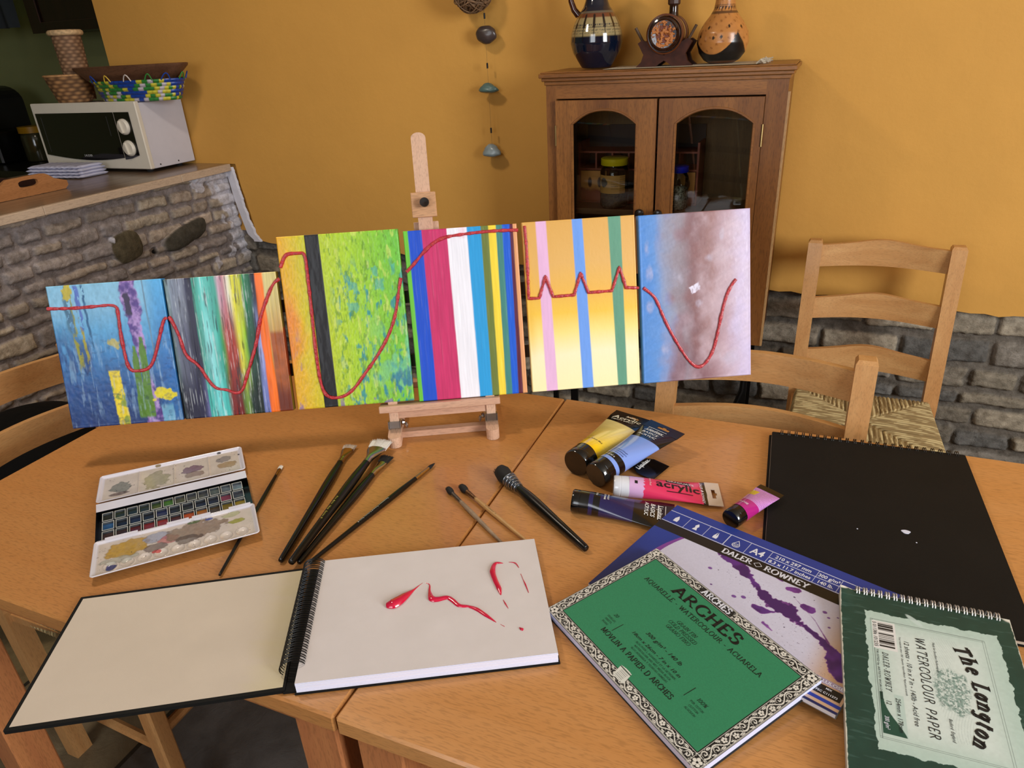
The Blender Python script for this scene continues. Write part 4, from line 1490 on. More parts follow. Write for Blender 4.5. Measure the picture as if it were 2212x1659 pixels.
# ------------------------------------------------------------------ kitchen beyond the wall end
KY = 3.0
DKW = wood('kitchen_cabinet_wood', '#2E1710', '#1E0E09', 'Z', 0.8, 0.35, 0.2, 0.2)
t = thing('kitchen_wall_cabinet', 'dark brown panelled kitchen wall cabinet behind the wall end', 'cabinet', TR(-3.7, 3.15, 1.57))
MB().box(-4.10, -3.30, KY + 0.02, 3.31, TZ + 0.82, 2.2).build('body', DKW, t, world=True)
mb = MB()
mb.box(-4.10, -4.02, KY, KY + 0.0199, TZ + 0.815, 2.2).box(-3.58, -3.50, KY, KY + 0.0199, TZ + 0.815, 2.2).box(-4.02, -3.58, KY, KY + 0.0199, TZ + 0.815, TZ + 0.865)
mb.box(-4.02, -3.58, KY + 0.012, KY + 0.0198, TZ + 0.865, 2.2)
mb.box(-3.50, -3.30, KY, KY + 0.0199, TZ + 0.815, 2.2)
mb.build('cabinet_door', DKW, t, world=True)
MB().tube([(-4.02, KY + 0.004, 2.2), (-4.02, KY + 0.004, TZ + 0.865), (-3.58, KY + 0.004, TZ + 0.865), (-3.58, KY + 0.004, 2.2)], 0.004, 6, up=(0, 1, 0)).build('moulding', M('moulding_shine', '#5A4038', 0.25), t, world=True, smooth=True)
t = thing('kitchen_worktop', 'dark kitchen worktop in the shadow behind the microwave', 'worktop', TR(-4.2, 2.95, 0.86))
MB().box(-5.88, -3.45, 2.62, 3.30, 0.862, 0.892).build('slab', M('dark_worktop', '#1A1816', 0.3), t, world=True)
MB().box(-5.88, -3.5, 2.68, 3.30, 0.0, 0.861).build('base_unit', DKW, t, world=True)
t = thing('lidded_jar', 'glass jar with yellow lid beside the microwave in the dark kitchen', 'jar', TR(-4.33, 2.98, 0.893))
MB().lathe([(0, 0), (0.075, 0.002), (0.078, 0.01), (0.078, 0.14), (0.07, 0.16)], 28, 0, TR(-4.33, 2.98, 0.893)).build('glass_body', M('dark_glass', '#3E3D28', 0.1, coat=0.3), t, world=True, smooth=True)
MB().lathe([(0, 0.16), (0.079, 0.16), (0.079, 0.195), (0, 0.197)], 28, 0, TR(-4.33, 2.98, 0.893)).build('lid', M('yellow_lid', '#B8880C', 0.4), t, world=True, smooth=True)
t = thing('coffee_machine', 'black rounded kitchen appliance at the left edge of the picture', 'coffee machine', TR(-4.62, 3.0, 0.893))
mb = MB()
mb.box(-4.80, -4.42, 2.80, 3.10, 0.893, 1.08, ch=0.01)
mb.build('base', M('appliance_black', '#0B0B0C', 0.3), t, world=True)
pts = []
for i in range(13):
    a = math.pi * i / 12
    pts.append((-4.62 + 0.16 * math.cos(a), 1.22 + 0.09 * math.sin(a)))
mb = MB()
mb.prism([(-4.78, 1.081), (-4.46, 1.081)] + pts, -0.12, 0.12, 0, Matrix(((1, 0, 0, 0), (0, 0, -1, 2.95), (0, 1, 0, 0), (0, 0, 0, 1))))
mb.build('housing', M('appliance_dark', '#1B1B1E', 0.4), t, world=True)
MB().tube([(-4.50, 2.82, 1.10), (-4.40, 2.80, 1.11)], 0.035, 12).build('filter_handle', M('appliance_black', '#0B0B0C', 0.3), t, world=True, smooth=True)
t = thing('hanging_cloth', 'dark grey-blue cloth hanging beside the kitchen wall cabinet', 'cloth', TR(-4.3, 2.95, 2.2))
U_, V_ = np.meshgrid(np.linspace(0, 1, 60), np.linspace(0, 1, 40))
P = np.stack([-4.62 + U_ * 0.47, 2.96 + 0.02 * np.sin(U_ * 26 + V_ * 2), TZ + 0.85 + V_ * 0.55], -1)
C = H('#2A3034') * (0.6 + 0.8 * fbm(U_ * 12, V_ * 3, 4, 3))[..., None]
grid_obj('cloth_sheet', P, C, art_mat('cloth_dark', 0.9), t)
MB().tube([(-4.64, 2.97, TZ + 1.40), (-4.12, 2.97, TZ + 1.40)], 0.006).build('rail', IRON, t, world=True)


# ------------------------------------------------------------------ the row of canvases on the table easel
CA = math.radians(27.4)
TILT = math.radians(15)
CD = Vector((math.cos(CA), math.sin(CA), 0))                      # along the row
CBK = Vector((-math.sin(CA), math.cos(CA), 0))                    # away from the viewer
CUP = CBK * math.sin(TILT) + Vector((0, 0, 1)) * math.cos(TILT)
CN = CD.cross(CUP).normalized()                                   # faces the viewer
CB = Vector((-0.623, 0.968, TZ + 0.070))                          # foot of the row, between canvases 3 and 4


def CP(px, py):
    d = ray(px, py)
    q = EYE + d * ((CB - EYE).dot(CN) / d.dot(CN)) - CB
    return q.dot(CD), q.dot(CUP)


def CW3(d, h, n=0.0):
    return CB + CD * d + CUP * h + CN * n


PAINT = art_mat('acrylic_on_canvas', 0.42, 0.08, 0.35, 0.15, 900)
REDP = M('thick_red_paint', '#B01C26', 0.28, coat=0.3, var=0.35, vs=260, bmp=0.6, bs=500, bd=0.002)
SP = 0.0165


def canvas(name, label, d0, d1, h0, h1, fn, reds=(), relief=0.00022, rot=0.0, res=0.0012, sidec=None, push=0.0, keep=False):
    Tc = Matrix((CD, CUP, CN)).transposed().to_4x4()
    Tc.translation = CW3((d0 + d1) / 2, h0)
    Tc = Tc @ RZ(rot) @ TR(0, 0, push)
    t = thing('painted_canvas', label, 'painting', Tc, 'painted canvases in a row on the easel')
    w, h = d1 - d0, h1 - h0
    nx, ny = int(w / res), int(h / res)
    S, T_ = np.meshgrid(np.linspace(0, 1, nx), np.linspace(0, 1, ny))
    C, R = fn(S, T_)
    # soft rounded edges of a stretched canvas
    ex = np.minimum(S, 1 - S) * w
    ey = np.minimum(T_, 1 - T_) * h
    e_ = np.minimum(ex, ey)
    z = (R * relief - 0.0006) * ss(0, 0.004, e_) - 0.0016 * (1 - np.sqrt(np.clip(1 - (1 - np.clip(e_ / 0.002, 0, 1)) ** 2, 0, 1)))
    P = np.stack([(S - 0.5) * w, T_ * h, z], -1)
    grid_obj('painted_face', P, C, PAINT, t, world=False)
    # wrapped sides take the colour of the rim
    for nm, sl in (('left_side', (slice(None), 0)), ('right_side', (slice(None), -1)), ('top_side', (-1, slice(None))), ('bottom_side', (0, slice(None)))):
        e = P[sl]
        c = C[sl]
        k = 6
        PP = np.repeat(e[None], k, 0).copy()
        PP[:, :, 2] = e[None, :, 2] - np.linspace(0, SP, k)[:, None]
        CC = np.repeat(c[None], k, 0)
        if sidec and nm in sidec:
            CC = sidec[nm](np.linspace(0, 1, e.shape[0]))[None] + 0 * CC
        grid_obj('canvas_side', PP, CC, PAINT, t, world=False, flip=(nm in ('left_side', 'top_side')))
    MB().box(-w / 2 + 0.002, w / 2 - 0.002, 0.002, h - 0.002, -SP + 0.001, -0.003).build('stretcher', M('raw_canvas', '#B9AE98', 0.8), t)
    for line in reds:
        line = [tuple(map(float, q)) for q in line]
        for _ in range(0 if keep else 2):
            nl = [line[0]]
            for p, q in zip(line[:-1], line[1:]):
                nl += [(p[0] * .75 + q[0] * .25, p[1] * .75 + q[1] * .25), (p[0] * .25 + q[0] * .75, p[1] * .25 + q[1] * .75)]
            line = nl + [line[-1]]
        pts = []
        inv = Tc.inverted()
        for (px, py) in line:
            a_, b_ = CP(px, py)
            p = inv @ CW3(a_, b_)
            pts.append((p.x, p.y))
        # resample and roughen
        Q = [pts[0]]
        for p, q in zip(pts[:-1], pts[1:]):
            L = math.hypot(q[0] - p[0], q[1] - p[1])
            k = max(1, int(L / 0.0022))
            for i in range(1, k + 1):
                Q.append((p[0] + (q[0] - p[0]) * i / k, p[1] + (q[1] - p[1]) * i / k))
        rg = random.Random(len(Q))
        rad = [0.0029 + rg.uniform(-0.0010, 0.0008) for _ in Q]
        for _ in range(1):
            rad = [(rad[max(i - 1, 0)] + rad[i] + rad[min(i + 1, len(rad) - 1)]) / 3 for i in range(len(rad))]
        MB().tube([(x, y, 0.0010 + rg.uniform(-0.0002, 0.0003)) for x, y in Q], rad, 8, flat=0.75).build('red_paint_line', REDP, t, smooth=True)
    return t


def streak(S, T_, sx, sy, seed, o=4):
    return fbm(S * sx, T_ * sy, seed, o)


def c_blue(S, T_):
    n = fbm(S * 6, T_ * 7, 3, 5)
    base = stops(T_ + 0.10 * (n - 0.5), [(0, '#1F3C74'), (0.28, '#2C5C98'), (0.5, '#3F86BE'), (0.68, '#63AAD6'), (0.85, '#8CC0DC'), (1, '#8DC2DE')])
    rightb = stops(T_, [(0, '#2C6DA6'), (0.4, '#2E74B8'), (1, '#5EB2E4')])
    C = mixc(base, rightb, ss(0.78, 0.95, S))
    dk = ss(0.54, 0.62, fbm(S * 9, T_ * 4, 8, 4)) * ss(0.8, 0.5, T_) * ss(0.45, 0.25, S)
    C = mixc(C, H('#1E4A86'), dk * 0.8)
    lt = ss(0.60, 0.70, fbm(S * 22, T_ * 5, 18, 4)) * ss(0.35, 0.1, np.abs(T_ - 0.35))
    C = mixc(C, H('#8FB2CE'), lt * 0.55)
    # yellow-olive drips
    w = fbm(S * 0 + 1, T_ * 18, 4, 3)
    for (s0, t0, t1, wd, col) in ((0.17, 0.40, 1.0, 0.022, '#9A9A2A'), (0.235, 0.42, 0.86, 0.012, '#A8A030'), (0.15, 0.62, 1.0, 0.03, '#4F7F9A'), (0.30, 0.52, 1.0, 0.010, '#2A6A96'), (0.245, 0.68, 1.0, 0.02, '#5A78C0')):
        m_ = ss(wd * 1.3, wd * 0.7, np.abs(S - s0 - 0.02 * (w - 0.5) - 0.04 * (1 - T_))) * ss(t0, t0 + 0.05, T_ + 0.1 * (fbm(S * 60, T_ * 20, 6, 2) - 0.5)) * ss(t1 + 0.01, t1 - 0.02, T_)
        C = mixc(C, H(col), m_ * (fbm(S * 50, T_ * 22, 12, 3) > 0.4))
    C = mixc(C, H('#C8B82A'), ss(1, 0.8, np.hypot((S - 0.17) / 0.05, (T_ - 0.95) / 0.06) + 1.2 * (fbm(S * 40, T_ * 30, 44, 3) - 0.5)) * 0.9)
    # violet column
    c0 = 0.70 + 0.05 * (1 - T_) + 0.03 * (fbm(S * 0, T_ * 9, 23, 3) - 0.5)
    wv = np.interp(T_, [0, 0.1, 0.25, 0.4, 0.55, 0.7, 0.8, 1], [0.085, 0.08, 0.06, 0.03, 0.045, 0.05, 0.085, 0.07])
    mv = ss(wv * 1.1, wv * 0.85, np.abs(S - c0) + 0.05 * (fbm(S * 30, T_ * 24, 25, 4) - 0.5)) * (1 - 0.85 * ss(0.1, 0.0, np.abs(T_ - 0.36)))
    C = mixc(C, mixc(H('#5A3E8E') + 0 * C, H('#B79AD2'), ss(0.3, 0.7, fbm(S * 25, T_ * 25, 26, 4))), mv)
    C = mixc(C, H('#33224E'), ss(0.03, 0.02, np.abs(S - 0.675) + 0.03 * (fbm(S * 30, T_ * 40, 403, 3) - 0.5)) * ss(0.75, 0.78, T_) * ss(0.93, 0.91, T_))
    # green fingers
    for s0, wd, tt in ((0.665, 0.030, 0.56), (0.735, 0.034, 0.62), (0.70, 0.075, 0.30)):
        m_ = ss(wd * 1.05, wd * 0.9, np.abs(S - s0 + 0.02 * (0.4 - T_)) * (1 + 1.4 * ss(tt - 0.12, tt, T_))) * ss(tt, tt - 0.02, T_ + 0.02 * (fbm(S * 40, T_ * 40, 33, 2) - 0.5)) * ss(0.03, 0.06, T_)
        C = mixc(C, H('#5F8A2C'), m_)
    # yellow bars
    m_ = ss(0.055, 0.045, np.abs(S - 0.455 - 0.06 * (0.4 - T_)) + 0.015 * (fbm(S * 40, T_ * 60, 35, 2) - 0.5)) * ss(0.40, 0.38, T_)
    C = mixc(C, mixc(H('#E6D22E') + 0 * C, H('#8FA03A'), ss(0.55, 0.7, fbm(S * 20, T_ * 20, 36, 3))), m_)
    m_ = ss(1, 0.85, np.hypot((S - 0.86) / 0.11, (T_ - 0.19) / 0.05) + 1.5 * (fbm(S * 18, T_ * 16, 38, 4) - 0.5))
    C = mixc(C, H('#DDD026'), m_)
    C = mixc(C, H('#7FBAD4'), ss(0.055, 0.05, np.abs(S - 0.88)) * ss(0.14, 0.10, T_) * 0.8)
    C = mixc(C, H('#C9B84A'), (ss(1, 0.8, np.hypot((S - 0.5) / 0.05, (T_ - 0.58) / 0.035) + 1.6 * (fbm(S * 40, T_ * 30, 46, 3) - 0.5)) * 0.8))
    scr = ss(0.62, 0.70, fbm(S * 34, T_ * 7, 48, 4)) * ss(0.5, 0.2, S) * ss(0.9, 0.6, T_)
    C = mixc(C, H('#2A4E8E'), scr * 0.5)
    scr = ss(0.60, 0.76, fbm(S * 50, T_ * 9, 49, 5)) * ss(0.72, 0.5, T_)
    C = mixc(C, H('#A9C4DC'), scr * 0.4)
    C = mixc(C, H('#6E90A8'), ss(0.008, 0.005, np.abs(S - 0.83 - 0.02 * (1 - T_))) * ss(0.35, 0.4, T_) * 0.9)
    tx = fbm(S * 52, T_ * 30, 401, 4)
    C = mixc(C, H('#24406E'), ss(0.62, 0.70, fbm(S * 20, T_ * 40, 402, 4)) * ss(0.95, 0.4, T_) * 0.35)
    C = C * (0.82 + 0.36 * tx)[..., None]
    return np.clip(C, 0, 1) ** 1.14, fbm(S * 40, T_ * 40, 2, 3) * 2 + mv


def c_streaks(S, T_):
    wob = 0.030 * (fbm(S * 3, T_ * 2.2, 51, 3) - 0.5) + 0.02 * (fbm(S * 40, T_ * 5, 52, 3) - 0.5)
    x = S + wob
    top = [(0, '#7E9A94'), (0.06, '#8C97A8'), (0.16, '#9097A8'), (0.19, '#23224A'), (0.235, '#2A2848'), (0.25, '#39A08A'), (0.32, '#6FCFC8'), (0.44, '#4FB0A0'), (0.47, '#C9AEBE'), (0.52, '#C48A98'), (0.56, '#E8E8D0'), (0.60, '#DCD84A'), (0.66, '#C6C83A'), (0.70, '#1F8A5C'), (0.76, '#156048'), (0.78, '#1C1A34'), (0.80, '#1C1A34'), (0.81, '#F07A22'), (0.87, '#F4832A'), (0.885, '#D8CD92'), (1, '#D4C684')]
    bot = [(0, '#2A3A3A'), (0.03, '#20203A'), (0.20, '#27264E'), (0.235, '#6C6FA0'), (0.25, '#49B9AE'), (0.33, '#7FDADA'), (0.42, '#4CC0B8'), (0.45, '#8A2018'), (0.54, '#7A1A14'), (0.56, '#5E7A30'), (0.60, '#7FA04A'), (0.63, '#14382E'), (0.73, '#0E2620'), (0.745, '#7F8CC4'), (0.79, '#7680BC'), (0.80, '#F07A22'), (0.87, '#F4832A'), (0.885, '#8A3A22'), (1, '#9A5030')]
    mid = [(0, '#5E7A74'), (0.05, '#6E7488'), (0.14, '#565870'), (0.17, '#20203E'), (0.235, '#2A2848'), (0.25, '#2F9A86'), (0.33, '#9CE0E2'), (0.42, '#3CB0A0'), (0.45, '#3E9A48'), (0.49, '#B83A26'), (0.56, '#A83A22'), (0.60, '#E0DA48'), (0.66, '#8FC030'), (0.68, '#125A40'), (0.75, '#0E3A30'), (0.77, '#A0A8D8'), (0.795, '#A0A8D8'), (0.80, '#F07A22'), (0.87, '#F4832A'), (0.885, '#C8A868'), (1, '#C89858')]
    A, B, D = stops(x, top), stops(x, bot), stops(x, mid)
    C = mixc(mixc(B, D, ss(0.1, 0.45, T_ + 0.1 * (fbm(S * 30, T_ * 3, 54, 3) - 0.5))), A, ss(0.5, 0.9, T_ + 0.1 * (fbm(S * 30, T_ * 3, 55, 3) - 0.5)))
    st = fbm(S * 70, T_ * 5, 57, 3)
    C = C * (0.72 + 0.56 * st)[..., None]
    C = mixc(C, H('#E8EEF0'), ss(0.60, 0.78, fbm(S * 120, T_ * 7, 58, 5)) * (S < 0.78) * 0.45)
    C = mixc(C, H('#14142A'), ss(0.60, 0.76, fbm(S * 100, T_ * 6, 59, 5)) * (S < 0.78) * 0.7)
    rt = (S > 0.885) * ss(0.60, 0.56, T_)
    C = mixc(C, H('#A8602E') * (0.7 + 0.6 * fbm(S * 20, T_ * 20, 60, 3))[..., None], rt)
    C = mixc(C, H('#6A2A1E'), (S > 0.885) * ss(0.24, 0.1, T_ + 0.1 * (st - 0.5)) * 0.8)
    return np.clip(C, 0, 1) ** 1.18, st * 4


def c_green(S, T_):
    n1, n2 = fbm(S * 5, T_ * 7, 61, 4), fbm(S * 26, T_ * 12, 62, 4)
    C = stops(S + 0.12 * (n1 - 0.5), [(0, '#E0A52A'), (0.10, '#D8B42A'), (0.20, '#C8BE2E'), (0.34, '#B2C82E'), (0.55, '#A4CC34'), (0.8, '#84C43A'), (1, '#6FBF45')])
    low = ss(0.75, 0.2, T_)
    C = mixc(C, H('#DE7E34'), ss(0.16, 0.02, S + 0.14 * (n1 - 0.5)) * ss(0.15, 0.35, T_) * ss(0.75, 0.5, T_) * 0.85)
    C = mixc(C, H('#8A6FA0'), ss(0.58, 0.68, n2) * ss(0.12, 0.03, S) * low * 0.8)
    n3 = fbm(S * 46, T_ * 26, 161, 4)
    C = mixc(C, H('#2E8C92'), ss(0.56, 0.66, n2 * 0.55 + n3 * 0.45) * ss(0.36, 0.5, S) * ss(0.9, 0.7, T_) * 0.9)
    C = mixc(C, H('#C8D86A'), ss(0.60, 0.72, fbm(S * 40, T_ * 16, 163, 4)) * ss(0.36, 0.4, S) * 0.6)
    C = mixc(C, H('#5A8A2A'), ss(0.62, 0.70, fbm(S * 60, T_ * 22, 164, 4)) * ss(0.34, 0.4, S) * 0.6)
    C = mixc(C, H('#6FBFA0'), ss(0.5, 0.62, fbm(S * 12, T_ * 9, 64, 3)) * ss(0.55, 0.9, S) * low * 0.6)
    C = mixc(C, H('#2E6E9A'), ss(0.5, 0.62, 0.6 * fbm(S * 10, T_ * 7, 65, 3) + 0.4 * n3) * ss(0.66, 0.95, S) * ss(0.42, 0.1, T_) * 0.85)
    C = mixc(C, H('#8060A0'), ss(0.64, 0.68, fbm(S * 18, T_ * 16, 67, 3)) * ss(0.1, 0.0, T_) * 0.8)
    for (a, b_, w, h) in ((0.78, 0.77, 0.035, 0.03), (0.80, 0.70, 0.05, 0.035), (0.93, 0.78, 0.02, 0.03), (0.56, 0.70, 0.02, 0.03), (0.6, 0.68, 0.02, 0.04), (0.56, 0.58, 0.05, 0.03)):
        C = mixc(C, H('#3FA0A0'), ss(1, 0.7, np.maximum(np.abs(S - a) / w, np.abs(T_ - b_) / h) + 1.6 * (n3 - 0.5)) * 0.6)
    fine = fbm(S * 110, T_ * 60, 68, 3)
    C = C * (0.78 + 0.44 * fine)[..., None]
    bl = ((S > 0.232) & (S < 0.344))
    C = mixc(C, H('#17181C'), bl * 1.0)
    return C, fine * 5 * (1 - bl) + n2 * 3


def c_stripes(S, T_):
    top = np.array([0.0, .041, .162, .382, .559, .682, .749, .816, .872, .939, .966, 1])
    bot = np.array([0.0, .04, .168, .387, .561, .676, .74, .803, .861, .919, .96, 1])
    cols = ['#6CC43E', '#1C50C8', '#C43468', '#ECECF4', '#2C9CDA', '#6C7A3A', '#F0D440', '#44847C', '#1C5CD0', '#5A2238', '#DE9E6C']
    C = np.zeros(S.shape + (3,))
    x = S + 0.004 * (fbm(S * 0, T_ * 9, 71, 3) - 0.5)
    for i in range(11):
        lo, hi = bot[i] + (top[i] - bot[i]) * T_, bot[i + 1] + (top[i + 1] - bot[i + 1]) * T_
        C = mixc(C, H(cols[i]), ss(-0.004, 0.004, x - lo) if i else 1.0 + 0 * S)
    st = fbm(S * 90, T_ * 6, 73, 3)
    tex = 0.9 + 0.2 * st
    pk = (S > 0.16) & (S < 0.385)
    tex = np.where(pk, 0.78 + 0.44 * st, tex)
    C = C * tex[..., None]
    C = mixc(C, H('#E08AA8'), ss(0.05, 0.0, np.abs(S - 0.52)) * ss(0.93, 0.95, T_) * 0.35)
    return C, st * 5


def c_pulse(S, T_):
    C = stops(T_ + 0.03 * (fbm(S * 4, T_ * 4, 81, 3) - 0.5), [(0, '#F2EAB4'), (0.22, '#F2EAC0'), (0.35, '#F2DC86'), (0.46, '#EDC24A'), (0.58, '#E6B450'), (0.75, '#DDAE62'), (1, '#D8A656')])
    edge = ss(0.10, 0.0, S)
    C = mixc(C, H('#E8B640'), edge * ss(0.1, 0.5, T_) * ss(1.0, 0.6, T_) * 0.8)
    C = mixc(C, H('#F0E49A'), ss(0.02, 0.0, np.minimum(S, 1 - S)) * ss(0.5, 0.2, T_) * 0.6)
    for (t0, t1, b0, b1, col) in ((.12, .212, .131, .233, '#E2B4D8'), (.441, .533, .465, .566, '#6C9CE8'), (.762, .875, .794, .88, '#5E967C')):
        lo, hi = b0 + (t0 - b0) * T_, b1 + (t1 - b1) * T_
        m_ = ss(-0.004, 0.004, S - lo) * ss(0.004, -0.004, S - hi)
        C = mixc(C, H(col) * (0.94 + 0.12 * fbm(S * 60, T_ * 10, 83, 2))[..., None], m_)
    return C, fbm(S * 60, T_ * 40, 84, 3) * 1.5


def c_cloud(S, T_):
    w1, w2 = fbm(S * 3, T_ * 3.5, 91, 5), fbm(S * 7 + 3, T_ * 8, 93, 5)
    x = S + 0.22 * (w1 - 0.5)
    x = x + 0.10 * (fbm(S * 9, T_ * 12, 94, 4) - 0.5) - 0.05 * ss(0.5, 1, T_)
    C = stops(x, [(0, '#4A84CC'), (0.14, '#5A8CCC'), (0.22, '#7F90BC'), (0.30, '#8A727E'), (0.44, '#7C5558'), (0.60, '#8F6664'), (0.76, '#B0939E'), (0.88, '#C0B0CC'), (1, '#C6B8D6')])
    darkc = ss(0.30, 0.0, np.abs(S - 0.46 + 0.18 * (T_ - 0.5))) * ss(0.38, 0.62, w2) * 0.5
    C = mixc(C, H('#7A4A48'), darkc)
    C = mixc(C, H('#6E4A5A'), ss(0.25, 0.0, T_) * ss(0.2, 0.3, x) * ss(0.75, 0.5, S) * 0.6)
    lt = ss(0.45, 0.80, fbm(S * 5, T_ * 6, 95, 5)) * ss(0.25, 0.45, S)
    C = mixc(C, H('#CDB9C4'), lt * 0.45)
    C = mixc(C, H('#8E929E'), ss(0.2, 0.05, np.abs(S - 0.3)) * ss(0.5, 0.62, fbm(S * 4, T_ * 4, 97, 3)) * 0.5)
    a_, b2 = (S - 0.49) * 0.9 + (T_ - 0.555) * 0.5, -(S - 0.49) * 0.35 + (T_ - 0.555)
    dab = ss(1, 0.85, np.maximum(np.abs(a_) / 0.045, np.abs(b2) / 0.026) + 0.5 * (fbm(S * 90, T_ * 30, 99, 3) - 0.5))
    C = mixc(C, H('#D8D2E4'), dab * (0.55 + 0.45 * (fbm(S * 120, T_ * 24, 100, 2) > 0.45)))
    for (cx_, cy_, r1, r2, sd) in ((0.06, 0.80, 0.03, 0.05, 1), (0.10, 0.66, 0.06, 0.06, 2), (0.62, 0.73, 0.05, 0.03, 3), (0.52, 0.47, 0.05, 0.03, 4), (0.74, 0.86, 0.03, 0.05, 5), (0.08, 0.46, 0.05, 0.04, 6), (0.20, 0.20, 0.06, 0.05, 7), (0.80, 0.12, 0.10, 0.06, 8), (0.35, 0.62, 0.06, 0.05, 9)):
        m_ = ss(1, 0.2, np.hypot((S - cx_) / r1, (T_ - cy_) / r2) + 1.2 * (fbm(S * 24, T_ * 14, 200 + sd, 4) - 0.5))
        C = mixc(C, H('#B9B2C6'), m_ * 0.55 * (0.5 + 0.5 * fbm(S * 90, T_ * 60, 300 + sd, 2)))
    br_ = fbm(S * 14 + 2 * T_, T_ * 60 - 20 * S, 301, 4)
    C = C * (0.90 + 0.20 * br_)[..., None]
    return C, fbm(S * 50, T_ * 50, 98, 3) * 2


E = 0.0025
canvas('c1', 'blue abstract canvas with violet and green fingers, leftmost in the row', -0.600, -0.409, 0.0, 0.249, c_blue,
       [[(105, 667), (160, 666), (205, 662), (254, 657), (258, 680), (262, 715), (270, 757), (281, 800), (305, 801), (326, 795), (337, 770), (345, 735), (355, 690), (362, 686)]],
       sidec={'right_side': lambda u: stops(u, [(0, '#1C4A7A'), (1, '#2E86C4')])}, push=0.003)
canvas('c2', 'canvas of vertical multicoloured streaks ending in orange, second from left', -0.406, -0.216, 0.0, 0.247, c_streaks,
       [[(366, 684), (376, 700), (390, 730), (402, 770), (430, 787), (450, 820), (468, 840), (492, 841), (508, 850), (525, 845), (533, 815), (545, 775), (556, 735), (562, 690), (575, 650), (590, 612), (604, 602)]],
       sidec={'right_side': lambda u: stops(u, [(0, '#6A6A1A'), (0.25, '#8A6A1A'), (0.26, '#7A2A10'), (0.6, '#A8481A'), (0.61, '#7A6A20'), (1, '#6E6420')])}, push=0.001)
canvas('c3', 'yellow-green canvas with one black stripe, left on the easel ledge', -0.208, 0.0, 0.0, 0.305, c_green,
       [[(606, 578), (614, 555), (622, 548), (645, 547), (659, 546), (665, 600), (672, 660), (678, 720), (685, 780), (693, 830), (706, 858), (735, 860), (762, 845), (790, 805), (815, 770), (840, 725), (855, 680), (861, 630), (866, 600)]], 0.00018)
canvas('c4', 'canvas of bold vertical stripes in blue, pink, white and yellow', 0.009, 0.207, -0.003, 0.300, c_stripes,
       [[(878, 588), (895, 570), (912, 548), (935, 525), (960, 512), (1000, 506), (1040, 501), (1080, 498), (1119, 497)]], 0.00018)
canvas('c5', 'yellow canvas with pink, blue and green stripes crossed by a pulse line', 0.2165, 0.4165, -0.003, 0.301, c_pulse,
       [[(1133, 488), (1137, 530), (1140, 590), (1142, 645), (1165, 644), (1178, 597), (1195, 641), (1240, 637), (1254, 590), (1271, 632), (1322, 628), (1338, 577), (1352, 621), (1380, 622)]], 0.0001, keep=True)
canvas('c6', 'cloudy blue, mauve and lilac canvas with a red dip, rightmost in the row', 0.4235, 0.6265, -0.004, 0.299, c_cloud,
       [[(1390, 622), (1405, 633), (1417, 645), (1430, 678), (1445, 710), (1462, 740), (1482, 772), (1500, 791), (1512, 793), (1524, 785), (1540, 760), (1550, 720), (1558, 680), (1568, 640), (1580, 615), (1590, 603)]], 0.0001)

# thin battens behind hold the outer canvases in line
t = thing('dark_batten', 'long thin dark batten joining the canvases from behind', 'batten', Matrix.Translation(CW3(0, 0.1, -0.02)))
mb = MB()
Tc = Matrix((CD, CUP, CN)).transposed().to_4x4()
Tc.translation = CB
for hh in (0.060, 0.175):
    mb.box(-0.59, 0.61, hh, hh + 0.022, -SP - 0.0085, -SP - 0.0005, 0, Tc)
mb.build('batten_strip', M('batten_dark', '#1D1612', 0.7), t, world=True)

# easel, in its own frame: x along the row, y away from the viewer
EA = 0.0490                                           # centre of the easel along the row
ET = Matrix((CD, CBK, Vector((0, 0, 1)))).transposed().to_4x4()
ET.translation = Vector((CB.x, CB.y, TZ)) + CD * EA
t = thing('table_easel', 'small pale beech table easel holding up the row of canvases', 'easel', ET)
EW = wood('easel_beech', '#C9A084', '#D4AE92', 'Z', 1.0, 0.5, 0.0, 0.18)
EWX = wood('easel_beech_rail', '#C09478', '#CDA48A', 'X', 1.0, 0.5, 0.0, 0.18)
EWY = wood('easel_beech_foot', '#C9A084', '#D4AE92', 'Y', 1.0, 0.5, 0.0, 0.18)
ST = M('bright_steel', '#B9BDC2', 0.22, 1.0)
hw = 0.0885
for sx in (-1, 1):
    pts = [(-0.0115, 0.27), (0.0115, 0.27)]
    fr = [(0.0115 * math.cos(a), -0.037 + 0.010 * math.sin(a)) for a in np.linspace(0, -math.pi, 9)]
    MB().prism([(-0.0115, 0.24), fr[-1], *fr[::-1][1:], (0.0115, 0.24)][::1], 0.0004, 0.0205, 0, TR(sx * hw, 0, 0)).build('foot', EWY, t)
    Tp = TR(sx * hw, -0.004, 0.021) @ RX(-15)
    MB().box(-0.0085, 0.0085, -0.008, 0.010, 0.010, 0.052, 0, Tp, 0.001).build('short_post', EW, t)
    MB().box(-0.0105, 0.0105, -0.0115, -0.0085, 0.000, 0.0125, 0, Tp).box(-0.0115, -0.0088, -0.0115, 0.006, -0.001, 0.0125, 0, Tp).box(0.0088, 0.0115, -0.0115, 0.006, -0.001, 0.0125, 0, Tp).build('hinge_bracket', ST, t)
    w_ = MB()
    w_.lathe([(0.0035, 0), (0.0055, 0.002), (0.0035, 0.006)], 14, 0, TR(sx * (hw - 0.0125), -0.004, 0.030) @ RY(-90 * sx))
    w_.lathe([(0.002, 0.0), (0.0075, 0.003), (0.002, 0.006)], 14, 0, TR(sx * (hw - 0.018), -0.004, 0.024) @ RY(-90 * sx) @ Matrix.Diagonal((1, 0.35, 1, 1)))
    w_.build('wing_nut', ST, t, smooth=True)
MB().box(-hw + 0.0116, hw - 0.0116, -0.010, 0.004, 0.0004, 0.0125).build('front_crossbar', EWX, t)
